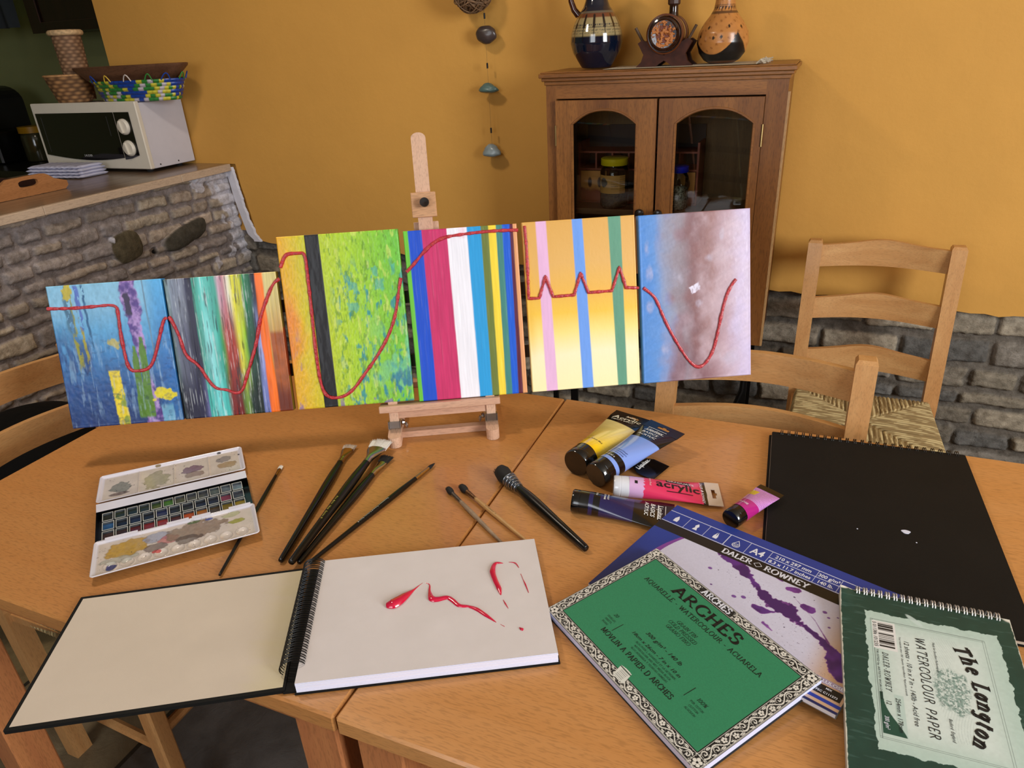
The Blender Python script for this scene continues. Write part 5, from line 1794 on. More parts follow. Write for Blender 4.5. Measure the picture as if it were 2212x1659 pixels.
MB().box(-hw + 0.0116, hw - 0.0116, 0.20, 0.216, 0.0004, 0.0125).build('rear_crossbar', EWX, t)
# tilted frame
TF = TR(0, 0, 0.070) @ RX(-15)
MB().box(-0.112, 0.106, -0.014, 0.022, -0.0165, -0.0045, 0, TF, 0.0008).build('ledge', EWX, t)
MB().box(-0.082, 0.083, 0.004, 0.014, -0.0315, -0.017, 0, TF).build('lower_rail', EWX, t)
MB().box(-0.022, 0.022, 0.026, 0.036, -0.02, 0.315, 0, TF, 0.001).build('mast', EW, t)
top = [(0.0125 * math.cos(a), 0.455 + 0.009 * math.sin(a)) for a in np.linspace(0, math.pi, 13)]
mb = MB().prism([(-0.0125, 0.20), (0.0125, 0.20)] + top, 0, 0.009, 0, TF @ TR(0, 0.024, 0) @ Matrix(((1, 0, 0, 0), (0, 0, -1, 0), (0, 1, 0, 0), (0, 0, 0, 1))))
mb.build('sliding_mast', EW, t)
MB().box(-0.0215, 0.0215, 0.006, 0.0145, 0.322, 0.364, 0, TF, 0.001).build('clamp_block', wood('easel_beech_block', '#BE8F66', '#C99A72', 'X', 1.0, 0.5), t)
kb = MB().lathe([(0.0045, 0), (0.0045, 0.006), (0.0078, 0.007), (0.0085, 0.012), (0.0078, 0.016), (0, 0.0162)], 22, 0, TF @ TR(0.002, 0.006, 0.346) @ RX(90))
kb.build('clamp_knob', M('dark_chrome', '#5E6064', 0.18, 1.0), t, smooth=True)
# back strut
MB().tube([TF @ Vector((0, 0.036, 0.20)), (0, 0.20, 0.02)], 0.008, 4).build('back_strut', EW, t)


# ------------------------------------------------------------------ pads and books on the table
PAGE = M('page_edges', '#D8D6D8', 0.8, var=0.03)
COVB = M('black_cover', '#0B0B0A', 0.7, spec=0.22, var=0.2, vs=14, bmp=0.15, bs=900)
WIREB = M('black_wire', '#0A0A0A', 0.3, 0.4)
WIREW = M('white_wire', '#C9C9C6', 0.3, 0.5)
Z3 = Vector((0, 0, 1))


def plane_frame(o, px, py):
    """frame with origin o, X towards px, Y roughly towards py"""
    x = (px - o).normalized()
    z = x.cross(py - o).normalized()
    if z.z < 0:
        z = -z
    return frame(o, x, z)


def slab(mb, w, h, z0, z1, r=0.0, mi=0, T=None, side=None):
    if r <= 0:
        pts = [(0, 0), (w, 0), (w, h), (0, h)]
    else:
        pts = []
        for cx, cy, a0 in ((w - r, r, -90), (w - r, h - r, 0), (r, h - r, 90), (r, r, 180)):
            pts += arc(cx, cy, r, r, a0, a0 + 90, 5)
    mb.prism(pts, z0, z1, mi, T, side)


# --- large black pad (A3, bound along the far edge)
o = HP(1668, 932, 0.0095)
br = HP(2085, 983, 0.0095)
T = frame(o, br - o)
T.translation.z = TZ
W3, H3 = (br - o).length, 0.415
t = thing('black_sketch_pad', 'large black-covered spiral sketch pad with a white paint fleck on the right', 'sketch pad', T)
Tn = TR(0, -H3, 0)
mb = MB()
slab(mb, W3 + 0.002, H3, 0.0005, 0.0022, 0.003, 0, Tn @ TR(-0.004, 0, 0))
mb.build('back_cover', COVB, t)
mb = MB()
slab(mb, W3 - 0.004, H3 - 0.010, 0.0024, 0.0078, 0, 0, Tn @ TR(0.000, 0.002, 0))
mb.build('pages', M('cream_pages', '#C9BBA8', 0.8, var=0.03), t)
mb = MB()
slab(mb, W3, H3, 0.0080, 0.0095, 0.003, 0, Tn)
mb.build('front_cover', COVB, t)


def rings(parent, n, x0, x1, y, z, r, wr, mat, name='ring', double=True, squash=1.0, a0=-40, a1=220, lean=0.0):
    for i in range(n):
        xc = x0 + (x1 - x0) * i / (n - 1)
        mb = MB()
        for k in ((-1, 1) if double else (0,)):
            pts = []
            for j in range(15):
                a = math.radians(a0 + (a1 - a0) * j / 14)
                pts.append((xc + k * 0.0014 + lean * math.cos(a), y + r * math.cos(a), z + r * squash * math.sin(a)))
            mb.tube(pts, wr, 6, up=(1, 0, 0))
        mb.build(name, mat, parent, smooth=True)


rings(t, 24, 0.016, W3 - 0.012, 0.0005, 0.0060, 0.0070, 0.00065, WIREB, 'binding_ring', a0=-60, a1=240)
p = T.inverted() @ HP(1957, 1149, 0.0098)
mb = MB()
mb.prism([(p.x + 0.0055 * math.cos(a) * (1 + 0.2 * math.sin(3 * a)), p.y + 0.0042 * math.sin(a)) for a in np.linspace(0, 2 * np.pi, 18, endpoint=False)], 0.0095, 0.0101)
q = T.inverted() @ HP(1852, 1142, 0.0098)
mb.prism([(q.x + 0.001 * math.cos(a), q.y + 0.001 * math.sin(a)) for a in np.linspace(0, 2 * np.pi, 8, endpoint=False)], 0.0095, 0.0098)
q = T.inverted() @ HP(1980, 1172, 0.0098)
mb.prism([(q.x + 0.001 * math.cos(a), q.y + 0.001 * math.sin(a)) for a in np.linspace(0, 2 * np.pi, 8, endpoint=False)], 0.0095, 0.0098)
mb.build('white_paint_fleck', M('white_paint', '#D2D6E8', 0.4), t)

# --- blue A4 watercolour pad
PR = art_mat('printed_cover', 0.45, 0.1, 0.4)
tl = HP(1463, 1091, 0.009)
tr_ = HP(1915, 1273, 0.0155)
bl = HP(1340, 1225, 0.009)
T = plane_frame(tl, tr_, bl)
# x along the top edge, y away from the reader
t = thing('watercolour_pad', 'blue watercolour pad with purple ink splashes, under the green block', 'watercolour pad', T)
WD_, HD = 0.3145, 0.2195
Tn = TR(0, -HD, 0)
mb = MB()
slab(mb, WD_ - 0.001, HD - 0.001, -0.0052, -0.0006, 0, 0, Tn)
mb.build('pages', PAGE, t)
mb = MB()
slab(mb, WD_, HD, -0.0062, -0.0052, 0, 0, Tn)
mb.build('back_board', M('grey_board', '#7A776F', 0.8), t)
nx, ny = 520, 370
U_, V_ = np.meshgrid(np.linspace(0, 1, nx), np.linspace(0, 1, ny))
x, y = U_ * WD_ * 1000, (1 - V_) * HD * 1000          # millimetres from the top left corner
C = np.zeros(U_.shape + (3,))
n0 = fbm(x * 0.05, y * 0.05, 3, 4)
C[:] = H('#22388A')
C = C * (0.9 + 0.2 * n0)[..., None]
# white sheet area: lower right of a big arc
C = mixc(C, H('#101A48'), ss(60, 190, y) * ss(60, 0, x) * 0.8)
rc = np.hypot(x - 205, y - 130)
paper = ((rc < 170 + 1 * (n0 - 0.5)) | (x > 190)) & (y > 62)
lil = (np.hypot(x - 196, y - 140) < 170) & (y > 62)
C = mixc(C, H('#7A3F92'), lil * 1.0)
C = mixc(C, mixc(H('#C9C8DC') + 0 * C, H('#BFBED2'), fbm(x * 0.6, y * 0.6, 5, 3)), ss(0, 1, paper * 1.0))
C = mixc(C, H('#B98F5C'), ss(245, 285, x - 0.05 * y) * (y > 62) * (0.85))


def splash(C, cx, cy, rx, ry, a, col, seed, rough=0.5, soft=0.15, f=0.12, al=1.0):
    ca, sa = math.cos(math.radians(a)), math.sin(math.radians(a))
    u_, v_ = ((x - cx) * ca + (y - cy) * sa) / rx, (-(x - cx) * sa + (y - cy) * ca) / ry
    d = np.hypot(u_, v_) + rough * (fbm(x * f, y * f, seed, 4) - 0.5)
    m_ = ss(1, 1 - soft, d) * (y > 62)
    c = mixc(H(col) * 1.25 + 0 * C, H(col) * 0.8, ss(0.3, 0.75, fbm(x * 0.06, y * 0.06, seed + 2, 3)))
    return mixc(C, c, m_ * al)


def dl(px, py):
    p = T.inverted() @ (EYE + (lambda d: d * ((T.translation - EYE).dot(T.to_3x3().col[2]) / d.dot(T.to_3x3().col[2])))(ray(px, py)))
    return p.x * 1000, -p.y * 1000


def band(C, pts, col, seed, f=0.1, rough=3.0):
    """irregular stroke through image points with widths"""
    Q = [(*dl(a, b), w) for a, b, w in pts]
    best = np.full(U_.shape, -99.0)
    for (xa, ya, wa), (xb, yb, wb) in zip(Q[:-1], Q[1:]):
        dx, dy = xb - xa, yb - ya
        L2 = dx * dx + dy * dy
        tt = np.clip(((x - xa) * dx + (y - ya) * dy) / L2, 0, 1)
        d = wa + (wb - wa) * tt - np.hypot(x - xa - tt * dx, y - ya - tt * dy)
        best = np.maximum(best, d)
    best = best + rough * 2 * (fbm(x * f, y * f, seed, 4) - 0.5)
    m_ = ss(-0.2, 0.4, best) * (y > 62)
    c = mixc(H(col) * 1.5 + 0 * C, H(col) * 0.8, ss(0.35, 0.6, fbm(x * 0.05, y * 0.05, seed + 7, 3)))
    c = mixc(c, H('#8A4A9A'), ss(1.6, 0.2, best) * 0.7)
    return mixc(C, c, m_)


spk = (vn(x * 0.9, y * 0.9, 13) > 0.93) * ss(38, 10, np.abs((x - 115) * 0.55 - (y - 55) * 0.9 + 10)) * (y > 62)
C = mixc(C, H('#4A3058'), spk * 0.8 * (x > 80))
C = band(C, [(1568, 1196, 9), (1600, 1225, 9), (1622, 1250, 5), (1640, 1275, 4), (1665, 1300, 9), (1700, 1318, 12), (1716, 1336, 7), (1735, 1350, 4), (1765, 1375, 4), (1790, 1400, 6), (1812, 1430, 14), (1820, 1460, 12)], '#4A2468', 31, f=0.16, rough=5.0)
C = band(C, [(1630, 1310, 4), (1650, 1320, 6), (1672, 1322, 2)], '#452262', 35)
C = band(C, [(1672, 1243, 3), (1690, 1255, 2)], '#6A3A8C', 37, rough=1.5)
C = band(C, [(1703, 1272, 4), (1722, 1275, 4.5)], '#6A3480', 39)
C = band(C, [(1735, 1310, 4), (1750, 1318, 5)], '#5C2E78', 41)
C = band(C, [(1715, 1290, 0.1), (1760, 1340, 0.5), (1790, 1390, 1.2)], '#3A2040', 43, rough=0.7)
C = band(C, [(1648, 1345, 3), (1658, 1355, 3), (1668, 1362, 1.5)], '#7A4A9A', 45)
for (a, b_, w) in ((1534, 1227, 3.0), (1536, 1262, 1.8), (1585, 1288, 3.2), (1606, 1290, 3.6), (1552, 1231, 1.0), (1629, 1268, 1.6), (1790, 1335, 2), (1782, 1323, 3), (1810, 1335, 1.6), (1791, 1356, 1.8), (1694, 1355, 1), (1716, 1290, 1.4), (1750, 1280, 1), (1759, 1297, 0.9)):
    cx, cy = dl(a, b_)
    C = splash(C, cx, cy, w, w * 0.8, 0, '#6A4488' if w > 1.5 else '#3A2A4A', int(a), 0.3)
# header
C = mixc(C, H('#161512'), ((y > 44.5) & (y < 62.5)) * 1.0)
ln = ((np.abs(y - 16.5) < 0.5) | (np.abs(y - 43.2) < 0.5)) & (x < 314)
for xx in (34, 65, 96, 126, 156.5, 218, 248):
    ln = ln | ((np.abs(x - xx) < 0.4) & (y > 16.5) & (y < 43.2))
ln = ln | ((np.abs(y - 30) < 0.4) & (x > 156) & (x < 248))
C = mixc(C, H('#C8CCE0'), ln * 1.0)
C = mixc(C, H('#1C3390'), ((y > 207.5) & (y < 212) & (x > 20)) * 1.0)
C = mixc(C, H('#131C50'), (y > 216.5) * 1.0)
C = mixc(C, H('#8486C0'), ((y > 181) & (y < 188.5)) * (x > 190) * 0.6)
C = mixc(C, H('#0E0E10'), ((y > 190) & (y < 204) & (x > 283) & (x < 312)) * 1.0)
P = np.stack([U_ * WD_, (V_ - 1) * HD, 0.00008 * fbm(x * 1.2, y * 1.2, 5, 2)], -1)
grid_obj('printed_cover', P, C, PR, t, world=False)
mb = MB()
MM = 0.001


def dT(xm, ym, z=0.00022):
    return TR(xm * MM, -ym * MM, z)


pen(mb, 'DALER', dT(102.5, 58.2), 9.6 * MM, 1.0, 2.5, 0.9, wide=1.06)
pen(mb, 'ROWNEY', dT(162, 58.2), 9.6 * MM, 1.0, 2.5, 0.9, wide=1.06)
sans(mb, 'A4', dT(141, 36.5), 13 * MM, 0, 'CENTER', 0.03, wx=0.85)
sans(mb, '210 x 297 mm', dT(187, 27.0), 6.4 * MM, 0, 'CENTER', 0.03, wx=0.92)
sans(mb, '8.3 x 11.7 inches', dT(187, 40.0), 6.4 * MM, 0, 'CENTER', 0.03, wx=0.92)
sans(mb, '300 g/m\u00b2', dT(233, 27.0), 6.4 * MM, 0, 'CENTER', 0.03, wx=0.85)
sans(mb, '140 lb.', dT(233, 40.0), 6.4 * MM, 0, 'CENTER', 0.03, wx=0.85)
sans(mb, 'CELLULOSE', dT(276, 187), 4.4 * MM, 0, 'LEFT', 0.02, wx=1.05)
sans(mb, 'MIX', dT(297, 194.5), 2.6 * MM, 0, 'CENTER', 0.02)
sans(mb, 'FSC C111373', dT(297, 201), 2.9 * MM, 0, 'CENTER', 0.02)
mb.build('printed_lettering', M('print_white', '#DADCE6', 0.5, var=0), t)
mbd = MB()
dia = [(146.5, 53.4), (152, 48.6), (157.5, 53.4), (152, 58.2)]
for (a, b_), (c_, d_) in zip(dia, dia[1:] + dia[:1]):
    L = math.hypot(c_ - a, d_ - b_)
    nx_, ny_ = -(d_ - b_) / L * 0.3, (c_ - a) / L * 0.3
    mbd.add([((a + nx_) * MM, -(b_ + ny_) * MM, .0002), ((c_ + nx_) * MM, -(d_ + ny_) * MM, .0002), ((c_ - nx_) * MM, -(d_ - ny_) * MM, .0002), ((a - nx_) * MM, -(b_ - ny_) * MM, .0002)], [(0, 1, 2, 3)])
mbd.build('printed_diamond', M('print_white', '#DADCE6', 0.5, var=0), t)
# small pictograms: pencil, brush, pen nib, acid free drop
z_ = 0.0002


def poly(mb, pts, cx, cy, s, mi=0):
    mb.add([((cx + a * s) * MM, -(cy - b_ * s) * MM, z_) for a, b_ in pts], [tuple(range(len(pts)))], mi)


PW = M('print_white', '#DADCE6', 0.5, var=0)
mb = MB()
poly(mb, [(-1.6, -3), (1.6, -3), (1.6, 0.3), (0.9, 0.5), (0, 2.6), (0, 3.7), (-1.6, 0.5)], 18, 30.5, 2.1)
poly(mb, [(1.6, 0.3), (0, 3.7), (0, 2.6), (0.9, 0.5)], 18, 30.5, 2.1)
mb.build('printed_pictogram', PW, t)
mb = MB()
poly(mb, [(-1.8, -3.6), (1.8, -3.6), (0.9, -0.9), (0.8, -0.6), (1.5, 1.0), (1.0, 2.4), (0, 4), (-1.0, 2.4), (-1.5, 1.0), (-0.8, -0.6), (-0.9, -0.9)], 49.5, 30.5, 2.0)
mb.build('printed_pictogram', PW, t)
mb = MB()
poly(mb, [(-1.5, -3.6), (1.5, -3.6), (1.7, -1.2), (0.3, 3.8), (0.3, 0), (-0.3, 0), (-0.3, 3.8), (-1.7, -1.2)], 80.5, 30.5, 2.0)
mb.build('printed_pictogram', PW, t)
mb = MB()
drop = [(2.6 * math.sin(a), -1 - 2.4 * math.cos(a)) for a in np.linspace(-2.2, 2.2, 22)]
pts = drop + [(0, 4.2)]
for i in range(len(pts)):
    a, b_ = pts[i], pts[(i + 1) % len(pts)]
    a2, b2 = (a[0] * 0.84, (a[1] + 0.6) * 0.84 - 0.6), (b_[0] * 0.84, (b_[1] + 0.6) * 0.84 - 0.6)
    poly(mb, [a, b_, b2, a2], 111, 31.5, 2.1)
sans(mb, 'ACID', dT(111, 32.8), 2.7 * MM, 0, 'CENTER', 0.02)
sans(mb, 'FREE', dT(111, 36.6), 2.7 * MM, 0, 'CENTER', 0.02)
mb.build('printed_pictogram', PW, t)
mb = MB()
qx, qy = dl(1516, 1300)
sans(mb, 'fi', dT(dl(1519, 1300)[0], dl(1519, 1300)[1]), 13 * MM, 0, 'LEFT', 0, 0.35)
sans(mb, 'ne', dT(dl(1553, 1312)[0], dl(1553, 1312)[1]), 11 * MM, 0, 'LEFT', 0, 0.35)
mb.build('script_lettering', M('print_ink', '#1C1830', 0.5, var=0), t)

# --- green watercolour block
L_ = HP(1187, 1314, 0.0105)
T_c = HP(1416, 1188, 0.0215)
R_c = HP(1775, 1472, 0.0215)
B_c = HP(1503, 1657, 0.0105)
mid = (L_ + T_c + R_c + B_c) / 4
ex = ((R_c - T_c).normalized() + (B_c - L_).normalized()).normalized()
ey = ((T_c - L_).normalized() + (R_c - B_c).normalized()).normalized()
ez = ex.cross(ey).normalized()
T = frame(mid, ex, ez)
T = T @ TR(-0.130, -0.090, 0)
t = thing('watercolour_block', 'green watercolour block with black and white floral border, lower centre', 'watercolour block', T)
mb = MB()
slab(mb, 0.2595, 0.1795, -0.0088, -0.0006)
mb.build('pages', M('block_pages', '#C9CCE4', 0.7, var=0.02), t)
mb = MB()
slab(mb, 0.262, 0.182, -0.0100, -0.0088, 0, 0, TR(-0.001, -0.001, 0))
mb.build('back_board', M('black_board', '#141416', 0.7), t)
nx, ny = 620, 430
U_, V_ = np.meshgrid(np.linspace(0, 1, nx), np.linspace(0, 1, ny))
x, y = U_ * 260, V_ * 180
C = np.zeros(U_.shape + (3,))
C[:] = H('#2D7C56')
C = C * (0.86 + 0.28 * fbm(x * 1.1, y * 1.1, 3, 3))[..., None]
BW = 15.0
ds = np.minimum(np.minimum(x, 260 - x), np.minimum(y, 180 - y))
inb = ds < BW
horiz = np.minimum(y, 180 - y) <= np.minimum(x, 260 - x)
al_ = np.where(horiz, x, y)
ac = np.where(horiz, np.where(y < 90, y, 180 - y), np.where(x < 130, x, 260 - x)) - BW / 2
corner = (np.minimum(x, 260 - x) < BW) & (np.minimum(y, 180 - y) < BW)
ph = al_ / 26.0
k = 2 * np.pi * al_ / 26.0
bcol = np.zeros(U_.shape)
vine = np.abs(ac - 3.4 * np.sin(k)) < 0.75
bcol = np.maximum(bcol, vine)
# spirals and leaves in each bend
for sgn, off in ((1, 0.75), (-1, 0.25)):
    lc = ((al_ / 26.0 - off + 0.5) % 1 - 0.5) * 26
    r_ = np.hypot(lc, ac + sgn * -1.6)
    th = np.arctan2(ac + sgn * -1.6, lc)
    idx = np.floor(al_ / 26.0 - off + 0.5)
    fl = (idx + (sgn > 0)) % 2 == 0
    pet = 2.2 + 1.2 * np.abs(np.cos(2.5 * th))
    flower = ((r_ < pet) & (r_ > 0.75)) & ~((np.abs(np.cos(2.5 * th)) < 0.18) & (r_ > 1.2))
    spir = np.abs((r_ - 0.55 * (th + math.pi)) % 3.4 - 0.6) < 0.55
    bcol = np.maximum(bcol, np.where(fl, flower, spir & (r_ < 3.8)))
    lr = np.hypot((lc - 6.5) / 2.9, (ac - sgn * 4.0) / 1.25)
    leaf = (lr < 1) & (np.abs(ac - sgn * 4.0 - 0.2 * (lc - 6.5)) > 0.22)
    lr2 = np.hypot((lc + 6.2) / 2.5, (ac - sgn * 4.4 + 0.3 * (lc + 6.2)) / 1.3)
    bcol = np.maximum(bcol, np.maximum(leaf, (lr2 < 1) & (np.abs(ac - sgn * 4.4) > 0.2)))
dots = (vn(x * 1.6, y * 1.6, 19) > 0.80)
bcol = np.maximum(bcol, dots * 0.75)
cxn = np.where(x < 130, x, 260 - x) - BW / 2
cyn = np.where(y < 90, y, 180 - y) - BW / 2
rr = np.hypot(cxn, cyn)
th = np.arctan2(cyn, cxn)
cf = ((rr < 3.6 + 1.7 * np.abs(np.cos(2.5 * th))) & (rr > 1.3) & ~((np.abs(np.cos(2.5 * th)) < 0.14) & (rr > 2))) | ((rr > 5.9) & (vn(x, y, 23) > 0.6))
bcol = np.where(corner, cf, bcol)
leafy = np.abs(ac) < 6.0
bcol = np.where(leafy | corner, bcol, 0)
Cb = mixc(H('#141414') + 0 * C, H('#D6D2C8'), bcol)
title = (y > 180 - BW) & (np.abs(x - 116) < 27)
Cb = mixc(Cb, mixc(H('#141414') + 0 * C, H('#8A8884'), (vn(x * 2, y * 2, 9) > 0.85)), title)
C = mixc(C, Cb, inb * 1.0)
for d_, w_, col in ((0.9, 0.35, '#D6D2C8'), (1.7, 0.35, '#D6D2C8'), (BW - 1.1, 0.3, '#D6D2C8'), (BW + 0.1, 0.3, '#141414')):
    C = mixc(C, H(col), (np.abs(ds - d_) < w_) * 1.0)
cl = (np.abs(np.minimum(x, 260 - x) - BW + 1.1) < 0.3) & (np.minimum(y, 180 - y) < BW) | (np.abs(np.minimum(y, 180 - y) - BW + 1.1) < 0.3) & (np.minimum(x, 260 - x) < BW)
C = mixc(C, H('#D6D2C8'), cl * 1.0)
# little scroll at the lower border
sx_, sy_ = x - 131, y - 14
sc = (np.abs(sx_ + 0.25 * sy_) < 8.5) & (np.abs(sy_) < 8.5 - 0.03 * sx_ ** 2 * 0.5)
C = mixc(C, H('#CFCFC6'), sc * 1.0)
C = mixc(C, H('#8E8E8A'), sc & (np.abs(np.sin(sy_ * 1.6)) > 0.85) & (np.abs(sx_) < 5.5) & (sy_ < 5))
C = mixc(C, H('#16321F'), sc & (np.abs(sy_ - 6.2) < 0.5))
P = np.stack([U_ * 0.26, V_ * 0.18, 0 * U_], -1)
grid_obj('printed_cover', P, C, art_mat('matt_cover', 0.55, 0.0, 0.35), t, world=False)
mb = MB()


def bT(xm, ym):
    return TR(xm * MM, ym * MM, 0.00025)


DK = 0
pen(mb, 'ARCHES', bT(123, 141.5), 15.0 * MM, 1.8, 3.0, 0.8, align='C', wide=1.36, serif=0.85)
pen(mb, 'AQUARELLE - WATERCOLOUR - ACUARELA', bT(127, 129), 6.4 * MM, 1.25, 1.6, 0.6, align='C', wide=1.03, serif=0.75)
pen(mb, 'GRAIN FIN', bT(126, 112), 4.7 * MM, 0.9, 1.2, 0.5, align='C', slant=0.2)
pen(mb, 'COLD PRESSED', bT(126, 105), 4.7 * MM, 0.9, 1.2, 0.5, align='C', slant=0.2)
pen(mb, 'GRANO FINO', bT(126, 98), 4.7 * MM, 0.9, 1.2, 0.5, align='C', slant=0.2)
sans(mb, '300 g/m\u00b2 - 140 lb', bT(131, 72), 5.0 * MM, 0, 'CENTER', 0.012, 0.25, 1.2)
sans(mb, '18cm x 26cm - 7 in x 10 in', bT(131, 60), 4.4 * MM, 0, 'CENTER', 0.010, 0.25, 1.2)
pen(mb, 'BLOC POUR L AQUARELLE ET LA DETREMPE', bT(138, 54.5), 2.3 * MM, 1.0, 1.2, 0.6, align='C')
pen(mb, 'WATERCOLOUR AND WET MEDIA BLOCK', bT(138, 49.7), 2.3 * MM, 1.0, 1.2, 0.6, align='C')
pen(mb, 'BLOC ACUARELA Y TECNICAS HUMEDAS', bT(138, 44.9), 2.3 * MM, 1.0, 1.2, 0.6, align='C')
pen(mb, 'MOVLIN A PAPIER D ARCHES', bT(126, 33.5), 6.8 * MM, 0.9, 1.8, 0.6, align='C', wide=0.96, serif=0.75)
pen(mb, '20', bT(61, 60), 4.4 * MM, 0.8, 1.3, 0.6, align='C', slant=0.2)
for k_, w_ in enumerate(('FEUILLES', 'SHEETS', 'HOJAS')):
    pen(mb, w_, bT(61, 53.5 - 5 * k_), 2.4 * MM, 1.0, 1.2, 0.6, align='C')
pen(mb, '100%', bT(208, 56), 4.4 * MM, 0.8, 1.3, 0.6, align='C', slant=0.2)
for k_, w_ in enumerate(('PUR COTON', 'COTTON', 'ALGODON')):
    pen(mb, w_, bT(208, 49.5 - 5 * k_), 2.4 * MM, 1.0, 1.2, 0.6, align='C')
for cx in (76, 190):
    cy = 66 - (26 if cx < 100 else 0)
    mb.add([((cx - 0.5) * MM, (cy - 9 + (12 if cx < 100 else -8)) * MM, .0002), ((cx + 0.2) * MM, (cy - 9 + (12 if cx < 100 else -8)) * MM, .0002), ((cx + 1.0) * MM, (cy + 8 + (12 if cx < 100 else -8)) * MM, .0002), ((cx + 0.2) * MM, (cy + 8 + (12 if cx < 100 else -8)) * MM, .0002)], [(0, 1, 2, 3)])
mb.build('printed_lettering', M('print_black', '#050B08', 0.5, var=0), t)
mb = MB()
pen(mb, 'ARCHES', bT(116, 168.4), 8.8 * MM, 1.0, 2.7, 1.0, align='C', wide=1.02)
mb.build('title_lettering', M('print_white', '#DADCE6', 0.5, var=0), t)

# --- dark green pad with a pale label
tl = HP(1814, 1268, 0.028)
tr_ = HP(2181, 1339, 0.028)
bl = HP(1837, 1659, 0.017)
T = plane_frame(tl, tr_, bl)
t = thing('watercolour_pad', 'dark green spiral watercolour pad with torn-edged pale label, lower right corner', 'watercolour pad', T)
Wl, Hl = (tr_ - tl).length, 0.254
Tn = TR(0, -Hl, 0)
mb = MB()
slab(mb, Wl - 0.001, Hl - 0.002, -0.0078, -0.0012, 0.003, 0, Tn)
mb.build('pages', M('worn_pages', '#B9B0A0', 0.8, var=0.06), t)
mb = MB()
slab(mb, Wl, Hl, -0.0095, -0.0080, 0.004, 0, Tn)
mb.build('back_cover', M('grey_board', '#7A776F', 0.8), t)
nx, ny = 400, 560
U_, V_ = np.meshgrid(np.linspace(0, 1, nx), np.linspace(0, 1, ny))
wmm, hmm = Wl * 1000, 254.0
x, y = U_ * wmm, (1 - V_) * hmm                       # from the top left, y down
C = np.zeros(U_.shape + (3,))
C[:] = H('#1B3B31')
C = C * (0.82 + 0.36 * fbm(x * 0.08, y * 0.08, 3, 5))[..., None]
sc_ = ss(0.62, 0.75, fbm(x * 0.05, y * 0.4, 7, 4)) * 0.25
C = mixc(C, H('#4E6E64'), sc_)
rim = np.minimum(np.minimum(x, wmm - x), np.minimum(y, hmm - y))
C = mixc(C, H('#C8C4B4'), ss(1.2, 0.3, rim + 1.6 * (fbm(x * 0.25, y * 0.25, 9, 3) - 0.5)))
C = mixc(C, H('#D2CEC0'), ss(1, 0.6, np.hypot(x / 10, y / 5)) + ss(1, 0.5, np.hypot((x - wmm) / 9, y / 6)))
dlx = 24 + 0.02 * y + 3.2 * (fbm(y * 0.10, y * 0 + 1, 11, 3) - 0.5) * 2
drx = wmm - 17 + 3.0 * (fbm(y * 0.12, y * 0 + 5, 12, 3) - 0.5) * 2
dty = 31 + 3.0 * (fbm(x * 0.12, x * 0 + 2, 13, 3) - 0.5) * 2
dby = 212 + 3.0 * (fbm(x * 0.12, x * 0 + 4, 14, 3) - 0.5) * 2
lab = (x > dlx) & (x < drx) & (y > dty) & (y < dby)
lc = mixc(H('#A9BDB2') + 0 * C, H('#CBD2CC'), ss(0, 40, np.minimum(np.minimum(x - 24, wmm - 17 - x), np.minimum(y - 31, 212 - y))) * 0.75)
C = mixc(C, lc * (0.94 + 0.12 * fbm(x * 0.3, y * 0.3, 15, 3))[..., None], lab * 1.0)
for d_ in (0, 2.0):
    bx = (np.abs(x - 31 - d_) < 0.3) & (y > 42) & (y < 200)
    bx |= (np.abs(x - (wmm - 32) + d_) < 0.3) & (y > 42) & (y < 200)
    by_ = ((np.abs(y - 42 - d_) < 0.3) | (np.abs(y - 200 + d_) < 0.3)) & (x > 31) & (x < wmm - 32)
    C = mixc(C, H('#4A5450'), (bx | by_) * 0.7)
C = mixc(C, H('#B9C8C2'), ss(1, 0.7, np.hypot((x - 72 - (y - 26) * 0.9) / 5, (y - 32) / 9)) * 0.8)
# contour lines and engraving
cl_ = (np.abs(np.sin((x + 9 * np.sin(y * 0.045)) * 1.25)) < 0.22) & (np.abs(x - 99 - 8 * np.sin(y * 0.045)) < 13) & (np.abs(y - 118) < 66)
C = mixc(C, H('#7F918A'), cl_ * 0.35)
gx, gy = (x - 103) / 18, (y - 120) / 31
bl_ = ss(1.05, 0.8, np.hypot(gx, gy) + 0.5 * (fbm(x * 0.12, y * 0.12, 21, 3) - 0.5))
eng = fbm(x * 0.5, y * 0.5, 23, 4)
C = mixc(C, H('#6F8A80'), bl_ * ss(0.40, 0.6, eng) * 0.85)
C = mixc(C, H('#3F5A52'), bl_ * (fbm(x * 0.9, y * 0.9, 25, 3) > 0.62) * 0.7)
# barcode, read from the left edge
bc = (x > 38.5) & (x < 54) & (y > 46) & (y < 82)
C = mixc(C, H('#D2D0CC'), ((x > 32.5) & (x < 56) & (y > 44) & (y < 85)) * 1.0)
C = mixc(C, H('#1A1A1A'), (bc & (vn(y * 1.7, y * 0 + 3, 27) > 0.47)) * 1.0)
# corner badge
bd = (x > 34) & (x < 56) & (y > 144) & (y < 194)
cur = (x - 34) < 3 + 19 * ss(144, 198, y) ** 1.6
C = mixc(C, H('#1E4638'), (bd & cur) * 1.0)
C = mixc(C, H('#A9BDB4'), (bd & ~cur & (x > 47)) * 0.8)
curl = 0.004 * ss(0.86, 1.0, V_) * ss(0.10, 0.0, U_)
P = np.stack([U_ * Wl, (V_ - 1) * Hl, 0.0 + curl], -1)
grid_obj('printed_cover', P, C, art_mat('worn_cover', 0.5, 0.05, 0.4, 0.1, 300), t, world=False)
mb = MB()


def lT(xm, ym):                                        # text running down the page
    return TR(xm * MM, -ym * MM, 0.0003) @ RZ(-90)


